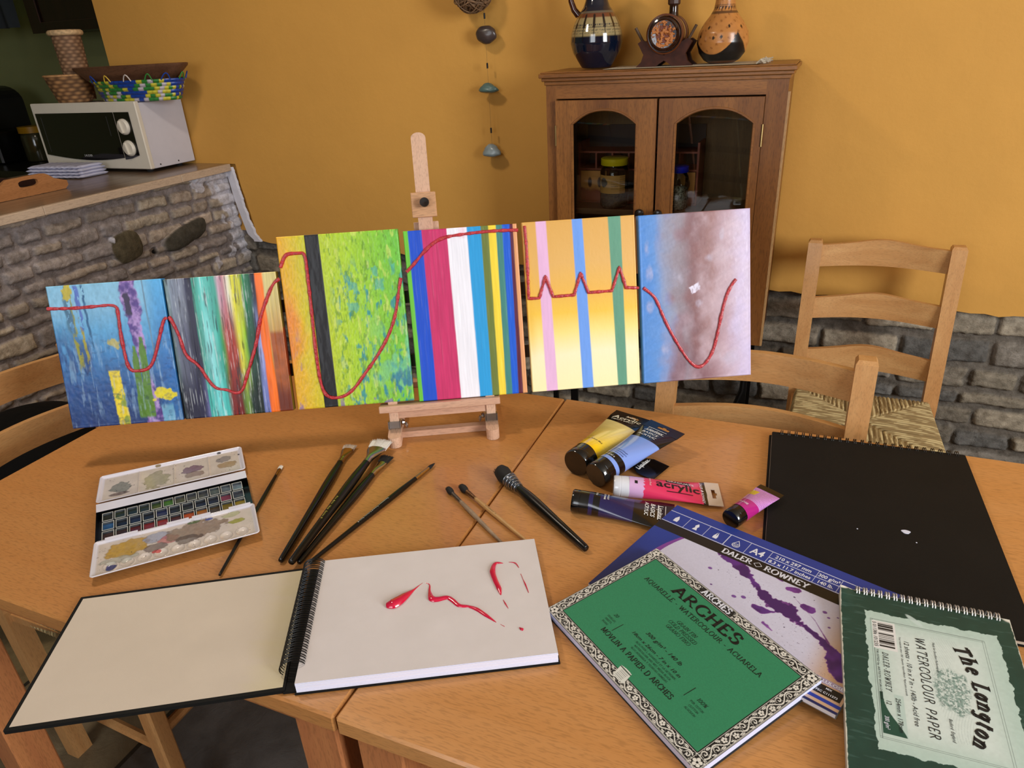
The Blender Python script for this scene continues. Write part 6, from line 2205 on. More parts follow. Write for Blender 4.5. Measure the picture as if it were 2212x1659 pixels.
pen(mb, 'WATERCOLOUR PAPER', lT(75.5, 57), 9.2 * MM, 2.0, 1.25, 0.75, slant=0.15, wide=0.84, serif=0)
mb2 = mb
sans(mb, '12 sheets - 10 in x 7 in - 140lb - Acid free', lT(63.5, 66), 5.0 * MM, 0, 'LEFT', 0.0, 0.2, 0.94)
pen(mb, 'DALER-ROWNEY', lT(40.5, 90), 5.4 * MM, 2.6, 1.2, 0.5, slant=0.22, wide=0.70)
sans(mb, 'TRUSTED by ARTISTS WORLDWIDE', lT(34.6, 87), 2.1 * MM, 0, 'LEFT', 0.0, 0, 1.45)
sans(mb, '5 011386 101235', lT(33.4, 46), 3.8 * MM, 0, 'LEFT', 0.0, 0, 1.0)
sans(mb, 'Your materials since 1783  Superior Aquarellblock  Papel para acuarela', lT(58.8, 62), 2.0 * MM, 0, 'LEFT', 0.0, 0.25, 1.0)
sans(mb, 'Made for Excellent Performance', lT(92, 60), 2.4 * MM, 0, 'LEFT', 0, 0.25, 0.95)
sans(mb, 'Basford  England', lT(95, 158), 3.2 * MM, 0, 'LEFT', 0, 0.25, 0.9)
sans(mb, '254mm x 178mm', lT(48.6, 148), 4.6 * MM, 0, 'LEFT', 0.0, 0.1, 0.9)
sans(mb, '12', lT(39.6, 153), 5.0 * MM, 0, 'LEFT', 0.0, 0.1, 0.8)
# the title runs along a shallow arch
k = 15.0 * MM
xx = 0.0
wt = [('T', 0), ('h', 0), ('e', 0), (' ', 0), ('L', 0), ('a', 0), ('n', 0), ('g', 0), ('t', 0), ('o', 0), ('n', 0)]
tot = sum(GL[c][0] * 0.95 + 1.0 for c, _ in wt)
posn = 0.0
for c, _ in wt:
    w = GL[c][0] * 0.95
    s_ = (posn + w / 2) / tot
    yy = 58 + s_ * 126
    dip = 14 * (1 - (2 * s_ - 1) ** 2)
    ang = -90 + (1 - 2 * s_) * 17
    pen(mb, c, TR((110 + dip) * MM, -(yy) * MM, 0.0003) @ RZ(ang), k, 0, 3.1, 1.0, slant=0.24, align='C', wide=0.95, serif=0.9)
    posn += w + 1.0
mb.build('printed_lettering', M('print_charcoal', '#15181A', 0.5, var=0), t)
mb = MB()
sans(mb, '300 g/m\u00b2', lT(36.6, 173), 4.2 * MM, 0, 'LEFT', 0.0, 0.1, 0.75)
mb.build('badge_lettering', M('print_white', '#DADCE6', 0.5, var=0), t)
rings(t, 19, 0.020, Wl - 0.012, 0.0010, -0.0036, 0.0066, 0.00075, WIREW, 'binding_ring', a0=-60, a1=215)

# --- open sketchbook
bz = 0.0165
a, b_, c_, d_ = HP(693, 1213, bz), HP(1152, 1163, bz), HP(1208, 1410, bz), HP(636, 1477, bz)
o = d_.copy()
T = plane_frame(d_, c_, a)
T.translation.z = TZ
t = thing('open_sketchbook', 'open spiral sketchbook with blank black-edged cover and pink paint squiggles', 'sketchbook', T)
Wp = ((b_ - a).length + (c_ - d_).length) / 2
Hp = ((a - d_).length + (b_ - c_).length) / 2
mb = MB()
slab(mb, Wp + 0.004, Hp + 0.004, 0.0005, 0.0022, 0, 0, TR(-0.002, -0.002, 0))
mb.build('back_cover', COVB, t)
mb = MB()
rg = random.Random(3)
zc = 0.0024
while zc < bz - 0.0004:
    h_ = rg.uniform(0.0008, 0.0018)
    z1_ = min(zc + h_, bz - 0.0003)
    j = rg.uniform(-0.0004, 0.0004)
    slab(mb, Wp + j, Hp + j, zc, z1_ - 0.00005, 0, 0, TR(0, -j, 0))
    zc = z1_
mb.build('pages', M('white_pages', '#DCDCEC', 0.75, var=0.01), t)
nx = 120
U_, V_ = np.meshgrid(np.linspace(0, 1, nx), np.linspace(0, 1, 90))
C = mixc(H('#D2CBCA') + 0 * U_[..., None], H('#CAC3C1'), fbm(U_ * 9, V_ * 7, 3, 4))
P = np.stack([U_ * Wp, V_ * Hp, bz - 0.0001 + 0.0004 * np.sin(U_ * 2.2 + V_)], -1)
pg = grid_obj('top_page', P, C, art_mat('drawing_paper', 0.85, 0, 0.15, 0.2, 1200), t, world=False)
# left: inside of the front cover, turned over
p0, p1, p2, p3 = HP(615, 1490, 0.006), HP(5, 1580, 0.006), HP(182, 1288, 0.006), HP(665, 1226, 0.006)
TL_ = plane_frame(p0, p1, p3)
TL_ = frame(p1, p0 - p1)
TL_.translation.z = TZ
Lw = (p0 - p1).length
Lh = ((p2 - p1).length + (p3 - p0).length) / 2
mb = MB()
slab(mb, Lw, Lh, 0.0008, 0.0055, 0.0015, 0, TL_)
cv = mb.build('front_cover', COVB, t, world=True)
U_, V_ = np.meshgrid(np.linspace(0, 1, 140), np.linspace(0, 1, 100))
stn = ss(0.80, 1.0, U_ + 0.10 * (fbm(V_ * 22 + U_ * 8, U_ * 3, 5, 3) - 0.5)) * 0.55
C = mixc(H('#C6B9A9') + 0 * U_[..., None], H('#C7BB8E'), stn)
C = C * (0.96 + 0.08 * fbm(U_ * 6, V_ * 5, 6, 4))[..., None]
P = np.stack([0.0045 + U_ * (Lw - 0.0075), 0.0045 + V_ * (Lh - 0.009), 0.0057 + 0 * U_], -1)
P = P @ np.array(TL_.to_3x3()).T + np.array(TL_.translation)
grid_obj('endpaper', P, C, art_mat('drawing_paper', 0.85), t)
# binding: a dark spine strip and wire rings between the two halves
sa, sb = HP(681, 1225, 0.008), HP(624, 1488, 0.008)
sx = (sa - sb)
TS = frame(sb, sx)
TS.translation.z = TZ
Ls = sx.length
mb = MB().box(0, Ls, -0.0075, 0.0075, 0.0004, 0.004, 0, TS)
mb.build('spine_strip', COVB, t, world=True)
nr = 24
for i in range(nr):
    xc = 0.026 + (Ls - 0.030) * i / (nr - 1)
    mb = MB()
    for kx in (-0.0016, 0.0016):
        pts = []
        for j in range(17):
            an = math.radians(-35 + 250 * j / 16)
            pts.append(TS @ Vector((xc + kx + 0.001 * math.cos(an), -0.001 + 0.0150 * math.cos(an) * -1, 0.0125 + 0.0125 * math.sin(an))))
        mb.tube(pts, 0.0007, 6)
    mb.build('binding_ring', WIREB, t, smooth=True, world=True)
PK = M('fresh_pink_paint', '#C4143C', 0.12, coat=0.5, var=0.08, vs=60)


def squiggle(pts, ws):
    P_ = [T.inverted() @ HP(px, py, bz) for px, py in pts]
    # smooth resampling
    Q, Wd = [], []
    n = len(P_)
    for i in range(n - 1):
        p0_, p1_, p2_, p3_ = P_[max(i - 1, 0)], P_[i], P_[i + 1], P_[min(i + 2, n - 1)]
        for k in range(8):
            u = k / 8
            q = 0.5 * ((2 * p1_) + (p2_ - p0_) * u + (2 * p0_ - 5 * p1_ + 4 * p2_ - p3_) * u * u + (3 * p1_ - 3 * p2_ + p3_ - p0_) * u ** 3)
            Q.append((q.x, q.y, bz))
            Wd.append(ws[i] + (ws[i + 1] - ws[i]) * u)
    Q.append((P_[-1].x, P_[-1].y, bz))
    Wd.append(ws[-1])
    MB().tube([(q[0], q[1], bz + 0.0004 + 0.15 * w) for q, w in zip(Q, Wd)], Wd, 12, flat=0.6).build('paint_squiggle', PK, t, smooth=True)


w = 0.001
squiggle([(835, 1309), (848, 1307), (861, 1300), (874, 1290), (886, 1281), (895, 1274), (906, 1265), (913, 1260)], [4 * w, 8.0 * w, 7.6 * w, 5.8 * w, 3.2 * w, 1.2 * w, .4 * w, .2 * w])
squiggle([(920, 1260), (928, 1264), (928, 1278), (933, 1294), (945, 1296), (966, 1292), (978, 1298), (992, 1309), (1012, 1311), (1030, 1317), (1050, 1330), (1072, 1345)], [.4 * w, .7 * w, 1.6 * w, 4.6 * w, 4.0 * w, 3.1 * w, 3.1 * w, 2.7 * w, 1.9 * w, 2.6 * w, 2.4 * w, .3 * w])
squiggle([(1087, 1217), (1070, 1218), (1064, 1234), (1069, 1252), (1078, 1272), (1082, 1286)], [.3 * w, 2.2 * w, 3.8 * w, 3.3 * w, 3.2 * w, .4 * w])
squiggle([(1099, 1215), (1113, 1217), (1121, 1227)], [.2 * w, 1.0 * w, .3 * w])
squiggle([(1087, 1296), (1092, 1305), (1098, 1315)], [.2 * w, 0.9 * w, .2 * w])
squiggle([(1081, 1349), (1090, 1354)], [.2 * w, .4 * w])
squiggle([(1122, 1356), (1127, 1360), (1131, 1361)], [.4 * w, 2.2 * w, 1.2 * w])
squiggle([(1125, 1240), (1130, 1252), (1135, 1263), (1142, 1281)], [.3 * w, .3 * w, .9 * w, .3 * w])


# ------------------------------------------------------------------ watercolour tin
BLKT = M('tin_black', '#0C0D12', 0.3, coat=0.3)
o = HP(203, 1171, 0.0)
T = frame(o, HP(546, 1087, 0.0) - o)
T.translation.z = TZ
t = thing('watercolour_tin', 'open white paint tin with stained mixing flaps and rows of pans', 'paint box', T)
ENM = art_mat('white_enamel', 0.22, 0.35, 0.5)


def lid(name, cs, rimh, rimw, dep, fn, nx=300, ny=150, corner=6):
    """cs: four world corners (near left, near right, far right, far left)"""
    P, U_, V_ = quadP(*[tuple(c) for c in cs], nx, ny)
    w = (Vector(cs[1]) - Vector(cs[0])).length * 1000
    h = (Vector(cs[3]) - Vector(cs[0])).length * 1000
    x, y = U_ * w, V_ * h
    e_ = np.minimum(np.minimum(x, w - x), np.minimum(y, h - y))
    # round the corners by pulling points in
    r = corner
    cx, cy = np.clip(x, r, w - r), np.clip(y, r, h - r)
    dx, dy = x - cx, y - cy
    m_ = np.maximum(np.abs(dx), np.abs(dy))
    L = np.hypot(dx, dy)
    f = np.where((L > 0) & (np.abs(dx) > 0) & (np.abs(dy) > 0), m_ / np.maximum(L, 1e-9), 1)
    ux, uy = cx + dx * f, cy + dy * f
    q = [np.array(tuple(c)) for c in cs]
    uu, vv = (ux / w)[..., None], (uy / h)[..., None]
    P = q[0] * (1 - uu) * (1 - vv) + q[1] * uu * (1 - vv) + q[2] * uu * vv + q[3] * (1 - uu) * vv
    prof = np.where(e_ < rimw, rimh * np.sqrt(np.clip(np.sin(np.clip(e_ / rimw, 0, 1) * np.pi), 0, 1)) - dep * (e_ / rimw), -dep)
    C, dz = fn(x, y, w, h, e_)
    P[..., 2] += (prof + dz) / 1000.0
    o_ = grid_obj(name, P, C, ENM, t)
    mb = MB()
    return o_


def stain(C, x, y, cx, cy, rx, ry, col, seed, al=0.85, rough=0.9, f=0.12, edge=0.35):
    d = np.hypot((x - cx) / rx, (y - cy) / ry) + rough * (fbm(x * f, y * f, seed, 4) - 0.5)
    m_ = ss(1, 0.85, d)
    c = H(col) * (0.75 + 0.5 * fbm(x * 0.25, y * 0.25, seed + 1, 4))[..., None]
    C = mixc(C, c, m_ * al * (0.78 + 0.22 * fbm(x * 0.15, y * 0.15, seed + 3, 3)))
    return mixc(C, H(col) * 0.45, ss(0.12, 0, np.abs(d - 0.92)) * edge)


def upper(x, y, w, h, e_):
    C = np.zeros(x.shape + (3,))
    C[:] = H('#C9C4CC')
    ins = ss(7, 9, e_)
    C = mixc(C, H('#BDB2A8') * (0.9 + 0.2 * fbm(x * 0.1, y * 0.1, 3, 3))[..., None], ins)
    Cs = C.copy()
    Cs = stain(Cs, x, y, w * 0.15, h * 0.45, 17, 17, '#5E655C', 5)
    Cs = stain(Cs, x, y, w * 0.14, h * 0.22, 14, 5, '#4A3426', 6)
    Cs = stain(Cs, x, y, w * 0.39, h * 0.45, 21, 24, '#8A866A', 8, 0.8)
    Cs = stain(Cs, x, y, w * 0.63, h * 0.55, 18, 11, '#5A3352', 10)
    Cs = stain(Cs, x, y, w * 0.64, h * 0.32, 18, 9, '#6E5240', 11, 0.75)
    Cs = stain(Cs, x, y, w * 0.86, h * 0.66, 15, 9, '#5C5A62', 13, 0.7)
    Cs = stain(Cs, x, y, w * 0.87, h * 0.42, 17, 10, '#8A6A2E', 14, 0.75)
    sp = (vn(x * 0.8, y * 0.5, 17) > 0.93) & (fbm(x * 0.06, y * 0.06, 18, 2) > 0.45)
    Cs = mixc(Cs, H('#1E1C2C'), sp * 0.9)
    C = mixc(C, Cs, ss(5, 8, e_))
    C = stain(C, x, y, w * 0.40, h - 4, 5, 1.6, '#6A5416', 20, 1)
    C = stain(C, x, y, w * 0.83, h - 5, 3.5, 1.6, '#10101C', 21, 1)
    C = stain(C, x, y, w - 7, h * 0.72, 2.2, 3.2, '#10142A', 22, 1)
    dz = -1.0 * ins * 0
    ridge = 0
    for k in (0.27, 0.51, 0.75):
        ridge = ridge + ss(1.8, 0.2, np.abs(x - w * k))
    return C, 1.6 * ridge * ins


def lower(x, y, w, h, e_):
    C = np.zeros(x.shape + (3,))
    C[:] = H('#CAC5CA')
    C = mixc(C, H('#C2B6AC') * (0.9 + 0.2 * fbm(x * 0.1, y * 0.1, 33, 3))[..., None], ss(5, 8, e_))
    C = stain(C, x, y, w * 0.20, h * 0.62, 30, 20, '#A88208', 35, 0.95, 0.7)
    C = stain(C, x, y, w * 0.37, h * 0.72, 18, 12, '#7E88A4', 37, 0.7)
    C = stain(C, x, y, w * 0.44, h * 0.58, 14, 12, '#A84A48', 39, 0.75)
    C = stain(C, x, y, w * 0.37, h * 0.42, 15, 10, '#5C4A46', 41, 0.85)
    C = stain(C, x, y, w * 0.37, h * 0.30, 7, 4, '#B02A2C', 42, 0.9)
    C = stain(C, x, y, w * 0.62, h * 0.66, 42, 21, '#7E6850', 43, 0.95, 0.8)
    C = stain(C, x, y, w * 0.56, h * 0.42, 22, 10, '#4A3828', 45, 0.8)
    C = stain(C, x, y, w * 0.16, h * 0.34, 25, 8, '#8E9488', 47, 0.6)
    C = stain(C, x, y, w * 0.11, h * 0.20, 7, 7, '#12246A', 49, 1.0, 0.8)
    C = stain(C, x, y, w * 0.88, h * 0.60, 13, 6, '#8A8A1A', 51, 0.95)
    C = stain(C, x, y, w * 0.84, h * 0.84, 15, 6, '#9CA072', 53, 0.8)
    C = stain(C, x, y, w * 0.60, h * 0.90, 9, 3.5, '#3E5A22', 55, 0.9)
    C = stain(C, x, y, w * 0.70, h * 0.88, 6, 2.5, '#1E3A8C', 56, 0.9)
    sp = (vn(x * 0.7, y * 0.5, 57) > 0.94) & (fbm(x * 0.05, y * 0.05, 58, 2) > 0.5)
    C = mixc(C, H('#22202A'), sp * ss(4, 6, e_) * 0.9)
    # scalloped wells along the near side
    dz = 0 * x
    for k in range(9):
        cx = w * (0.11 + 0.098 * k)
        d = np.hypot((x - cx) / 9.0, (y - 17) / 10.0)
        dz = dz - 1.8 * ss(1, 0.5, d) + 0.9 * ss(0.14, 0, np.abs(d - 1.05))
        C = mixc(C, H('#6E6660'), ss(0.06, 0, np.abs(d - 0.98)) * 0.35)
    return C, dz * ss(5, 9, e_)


z1 = 0.016
lid('upper_lid', [HP(206, 1088, 0.011), HP(531, 1013, 0.011), HP(521, 964, 0.016), HP(216, 1030, 0.016)], 2.0, 5.0, 2.5, upper)
lid('mixing_flap', [HP(192, 1250, 0.012), HP(562, 1150, 0.012), HP(549, 1086, 0.015), HP(203, 1172, 0.015)], 2.0, 4.5, 2.5, lower, 340, 170)
# notch in the near rim of the flap: a dark gap the width of a thumb
cc = [HP(205, 1172, z1), HP(546, 1087, z1), HP(530, 1018, z1), HP(208, 1092, z1)]
mb = MB()
up_ = Vector((0, 0, 1))
for i in range(4):
    a, b_ = cc[i], cc[(i + 1) % 4]
    mb.add([a, b_, Vector((b_.x, b_.y, TZ + 0.0008)), Vector((a.x, a.y, TZ + 0.0008))], [(0, 3, 2, 1)])
mb.add([Vector((c.x, c.y, TZ + 0.0008)) for c in cc], [(0, 1, 2, 3)])
mb.build('tin_body', BLKT, t, world=True)


def tin(u, v, z=0.0):
    q = [np.array(c) for c in cc]
    p = q[0] * (1 - u) * (1 - v) + q[1] * u * (1 - v) + q[2] * u * v + q[3] * (1 - u) * v
    return Vector((p[0], p[1], TZ + z))


mb = MB()
q0, q1, q2, q3 = tin(0.0, 0.80), tin(1.0, 0.80), tin(1.0, 1.0), tin(0.0, 1.0)
for (a, b_, c_, d_, z_) in ((q0, q1, q2, q3, 0.0155),):
    mb.add([a + up_ * z_, b_ + up_ * z_, c_ + up_ * (z_ + 0.002), d_ + up_ * (z_ + 0.002)], [(0, 1, 2, 3)])
mb.build('white_ledge', M('enamel_white', '#CFCDD8', 0.25, coat=0.3), t, world=True)
for (u0, u1) in ((0.06, 0.26), (0.44, 0.58), (0.60, 0.72), (0.84, 0.985)):
    mb = MB()
    mb.add([tin(u0, -0.02, 0.0165), tin(u1, -0.02, 0.0165), tin(u1, 0.035, 0.0172), tin(u0, 0.035, 0.0172)], [(0, 1, 2, 3)])
    mb.build('front_clip', M('enamel_white', '#CFCDD8', 0.25, coat=0.3), t, world=True)
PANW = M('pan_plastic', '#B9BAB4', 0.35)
rowsC = [
    ['#3E2A28', '#3A2624', '#5A1418', '#7A1A1C', '#8A2620', '#4A2420', '#A8481A', '#A8661A', '#4A3A1E', '#7A6A1A', '#8C7A1E'],
    ['#2C5A8C', '#0E1420', '#141E3C', '#10131C', '#16204C', '#1B1C22', '#1A1C24', '#141824', '#20222E', '#7A3A50', '#3A3C48'],
    ['#23261E', '#243018', '#1E2A20', '#222C22', '#26401A', '#3E6A18', '#4A4A3E', '#3E424A', '#3A3C40', '#55605E', '#5E6A74', '#6E7C8C'],
]
v0s = [(0.05, 0.27), (0.30, 0.52), (0.55, 0.77)]
for (va, vb), cols in zip(v0s, rowsC):
    n = len(cols)
    for i, col in enumerate(cols):
        ua, ub = 0.035 + 0.93 * i / n, 0.035 + 0.93 * (i + 0.90) / n
        mb = MB()
        q = [tin(ua, va), tin(ub, va), tin(ub, vb), tin(ua, vb)]
        c_ = sum(q, Vector()) / 4
        qi = [p + (c_ - p) * 0.12 for p in q]
        zt, zb = 0.0128, 0.0015
        up1 = [p + up_ * zt for p in q]
        up2 = [p + up_ * zt for p in qi]
        lo = [p + up_ * zb for p in q]
        dn = [p + up_ * (zt - 0.0035) for p in qi]
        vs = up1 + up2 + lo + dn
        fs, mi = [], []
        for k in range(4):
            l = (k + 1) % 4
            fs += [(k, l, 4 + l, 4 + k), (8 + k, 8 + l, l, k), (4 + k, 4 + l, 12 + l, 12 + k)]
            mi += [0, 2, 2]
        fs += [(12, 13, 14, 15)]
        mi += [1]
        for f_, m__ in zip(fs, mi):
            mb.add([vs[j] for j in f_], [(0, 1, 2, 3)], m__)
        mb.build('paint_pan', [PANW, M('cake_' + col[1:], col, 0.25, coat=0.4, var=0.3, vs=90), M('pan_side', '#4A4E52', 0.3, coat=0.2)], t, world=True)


# ------------------------------------------------------------------ brushes
HBL = M('black_lacquer', '#050505', 0.28, spec=0.35, coat=0.15, var=0)
FER = M('nickel_ferrule', '#B49A6A', 0.2, 1.0)
FERS = M('steel_ferrule', '#A8A4A0', 0.2, 1.0)


def bristles(name, T, L, w0, h0, w1, h1, n, mat, parent, seed, curl=0.0, tipjit=0.15, point=False):
    rg = random.Random(seed)
    mb = MB()
    for i in range(n):
        a = rg.uniform(0, 2 * math.pi)
        r = math.sqrt(rg.random())
        y0, z0 = r * math.cos(a) * w0, r * math.sin(a) * h0
        y1, z1_ = r * math.cos(a) * w1, r * math.sin(a) * h1
        l = L * (1 - rg.uniform(0, tipjit) - (0.7 * r ** 1.5 if point else 0))
        ym = y0 + (y1 - y0) * 0.55 + rg.gauss(0, w1 * 0.05)
        zm = z0 + (z1_ - z0) * 0.55
        mb.tube([T @ Vector((0, y0, z0)), T @ Vector((l * 0.55, ym, zm + curl * 0.3)), T @ Vector((l, y1 + rg.gauss(0, w1 * 0.08), z1_ + curl))], [0.00045, 0.00042, 0.00012], 4)
    mb.build(name, mat, parent, world=True)


def brush(label, tip, end, z_end, z_tip, hr, fl, fw, fh, bl, bw, bh, bmat, nb, cuts=(0.30, 0.5), hmat=None, fmat=None, kind='flat', text=None, rmid=None, base=None, hc=None):
    a, b_ = HP(end[0], end[1], z_end), HP(tip[0], tip[1], z_tip)
    x = (b_ - a)
    L = x.length
    T = frame(a, x)
    t = thing('paint_brush', label, 'brush', T, 'paint brushes laid out on the table')
    hl = L - bl - fl
    R = [(hr * 0.35, 0.0), (hr * 0.55, 0.001), (hr * 0.62, 0.004), (hr * 0.66, 0.02), (hr * 0.80, hl * 0.4), (hr * 1.0, hl * 0.72), (hr * 0.98, hl * 0.84), (hr * 0.80, hl * 0.96), (hr * 0.76, hl)]
    Tx = RY(90)
    MB().lathe([(0, 0)] + R, 20, 0, Tx).build('handle', hmat or HBL, t, smooth=True)
    # ferrule: round at the crimp, flattened towards the hair
    n, k = 24, 14
    vs, fs = [], []
    rr = hr * 0.80
    for j in range(k + 1):
        u = j / k
        g = float(ss(0.25, 0.95, u))
        ry, rz = rr + (fw - rr) * g, rr + (fh - rr) * g
        if 0.06 < u < 0.12 or 0.18 < u < 0.24:
            ry, rz = ry * 0.93, rz * 0.93
        for i in range(n):
            an = 2 * math.pi * i / n
            vs.append((hl - 0.002 + (fl + 0.002) * u, ry * math.cos(an), rz * math.sin(an)))
    for j in range(k):
        for i in range(n):
            l = (i + 1) % n
            fs.append((j * n + i, j * n + l, (j + 1) * n + l, (j + 1) * n + i))
    fs.append(tuple(k * n + i for i in range(n)))
    MB().add(vs, fs).build('ferrule', fmat or FER, t, smooth=True)
    if kind == 'mop':
        mb = MB()
        prof = [(fw * 0.95, 0), (bw * 0.9, bl * 0.25), (bw, bl * 0.5), (bw * 0.85, bl * 0.78), (bw * 0.45, bl * 0.96), (0, bl)]
        mb.lathe(prof, 26, 0, TR(L - bl, 0, 0) @ RY(90), bh / bw)
        mb.build('hair_core', bmat, t, smooth=True)
        bristles('hair', T @ TR(L - bl, 0, 0), bl * 1.0, fw, fh, bw * 0.7, bh * 0.7, nb, bmat, t, nb, tipjit=0.1)
    else:
        if kind == 'flat':
            vs = []
            for (xx, a_, c_) in ((L - bl - 0.001, fw * 0.93, fh * 0.8), (L - bl * 0.35, (fw + bw) / 2 * 0.92, bh * 0.75), (L - bl * 0.12, bw * 0.9, bh * 0.35)):
                vs += [(xx, -a_, -c_), (xx, a_, -c_), (xx, a_, c_), (xx, -a_, c_)]
            fs = [(0, 3, 2, 1), (8, 9, 10, 11)] + [(j * 4 + k_, j * 4 + (k_ + 1) % 4, j * 4 + 4 + (k_ + 1) % 4, j * 4 + 4 + k_) for j in range(2) for k_ in range(4)]
            MB().add(vs, fs).build('hair_core', bmat, t)
        bristles('hair', T @ TR(L - bl - 0.001, 0, 0), bl + 0.001, fw * 0.95, fh * 0.9, bw, bh, nb, bmat, t, nb, point=(kind == 'round'), tipjit=0.22 if kind == 'flat' else 0.05)
    if text:
        mb = MB()
        txt, pos, h, col, slant = text

        def wp(X, Y):
            Xx, Yy = pos - X, -Y + h * 0.5
            r_ = np.interp(Xx, [0.02, hl * 0.4, hl * 0.72, hl], [hr * 0.66, hr * 0.80, hr * 1.0, hr * 0.8])
            return (Xx, Yy, math.sqrt(max(r_ * r_ - Yy * Yy, 0)) + 0.00015)
        sans(mb, txt, None, h, 0, 'LEFT', 0.0, slant, 1.2, warp=wp)
        mb.build('handle_lettering', M('print_' + col[1:], col, 0.4, 0.0, var=0), t)
    return t


HW_ = M('hog_hair', '#D8D4CC', 0.6, var=0.12, vs=500)
HG_ = M('hog_hair_stained', '#B3A292', 0.6, var=0.2, vs=500)
HK_ = M('dark_hair', '#0D0A09', 0.75, var=0.3, vs=500)
brush('flat black brush with short stained pale bristles, left of the wide one', (757, 962), (606, 1212), 0.0055, 0.0052, 0.0068, 0.042, 0.0105, 0.0035, 0.014, 0.0125, 0.0035, HG_, 420)
brush('thin black brush with pale tip lying under the paint tin', (608, 1006), (474, 1243), 0.0035, 0.0035, 0.0033, 0.020, 0.0034, 0.0018, 0.010, 0.0032, 0.0018, HW_, 120)
brush('dark-haired black brush under the wide flat one', (838, 985), (645, 1216), 0.0055, 0.0055, 0.0066, 0.038, 0.0085, 0.0030, 0.022, 0.012, 0.0035, HK_, 420)
brush('wide flat black brush with white bristles, uppermost of the bundle', (827, 952), (628, 1216), 0.013, 0.0155, 0.0082, 0.046, 0.0165, 0.0045, 0.026, 0.0185, 0.005, HW_, 900, fmat=FERS, text=('Pro Arte  Hog  Series B', 0.150, 0.0035, '#B0A848', 0.3))
brush('long black pointed brush with gold ferrule and white print on its handle', (940, 1000), (668, 1216), 0.0045, 0.0042, 0.0046, 0.034, 0.0028, 0.0028, 0.018, 0.0030, 0.0030, HK_, 420, kind='round', text=('Renaissance Pointed Kolinsky Sable 8', 0.170, 0.0028, '#C9C6BC', 0.0))
MOPH = M('bare_handle', '#B58A54', 0.45, var=0.15, vs=40)
MOPG = M('worn_grey_handle', '#8E7860', 0.55, var=0.35, vs=45)
FG = M('dull_wire_ferrule', '#5E5650', 0.4, 0.8, bmp=0.8, bs=500)
FC = M('copper_wire_ferrule', '#6A4A30', 0.35, 0.8, bmp=0.8, bs=500)
brush('small round mop brush with worn grey handle, left of the pair', (966, 1054), (1087, 1176), 0.0045, 0.0055, 0.0036, 0.026, 0.0030, 0.0030, 0.019, 0.0058, 0.0052, HK_, 200, kind='mop', hmat=MOPG, fmat=FG)
brush('small mop brush with plain wooden handle, right of the pair', (994, 1049), (1146, 1176), 0.0045, 0.0058, 0.0036, 0.024, 0.0036, 0.0034, 0.021, 0.0066, 0.0058, HK_, 200, kind='mop', hmat=MOPH, fmat=FC, text=('RENAISSANCE  12', 0.115, 0.0022, '#3A2A1A', 0.0))
bt = brush('large black mop brush with silver banded ferrule', (1076, 1014), (1267, 1186), 0.007, 0.013, 0.0088, 0.030, 0.0120, 0.0110, 0.034, 0.0150, 0.0128, HK_, 300, kind='mop', fmat=M('grey_ferrule', '#5A5E66', 0.3, 0.7))
Tb = WM[bt.name]
Lb = (HP(1076, 1014, 0.013) - HP(1267, 1186, 0.007)).length
for k in range(5):
    mb = MB()
    xx = Lb - 0.034 - 0.028 + 0.0065 * k
    rr = 0.0076 + 0.0011 * k
    pts = [(xx, rr * math.cos(a), rr * 0.97 * math.sin(a)) for a in np.linspace(0, 2 * np.pi, 28, endpoint=False)]
    mb.tube(pts, 0.0009, 6, closed=True, up=(1, 0, 0))
    mb.build('silver_band', ST, bt, smooth=True)


# ------------------------------------------------------------------ paint tubes
TUBE = art_mat('tube_skin', 0.16, 0.35, 0.5)


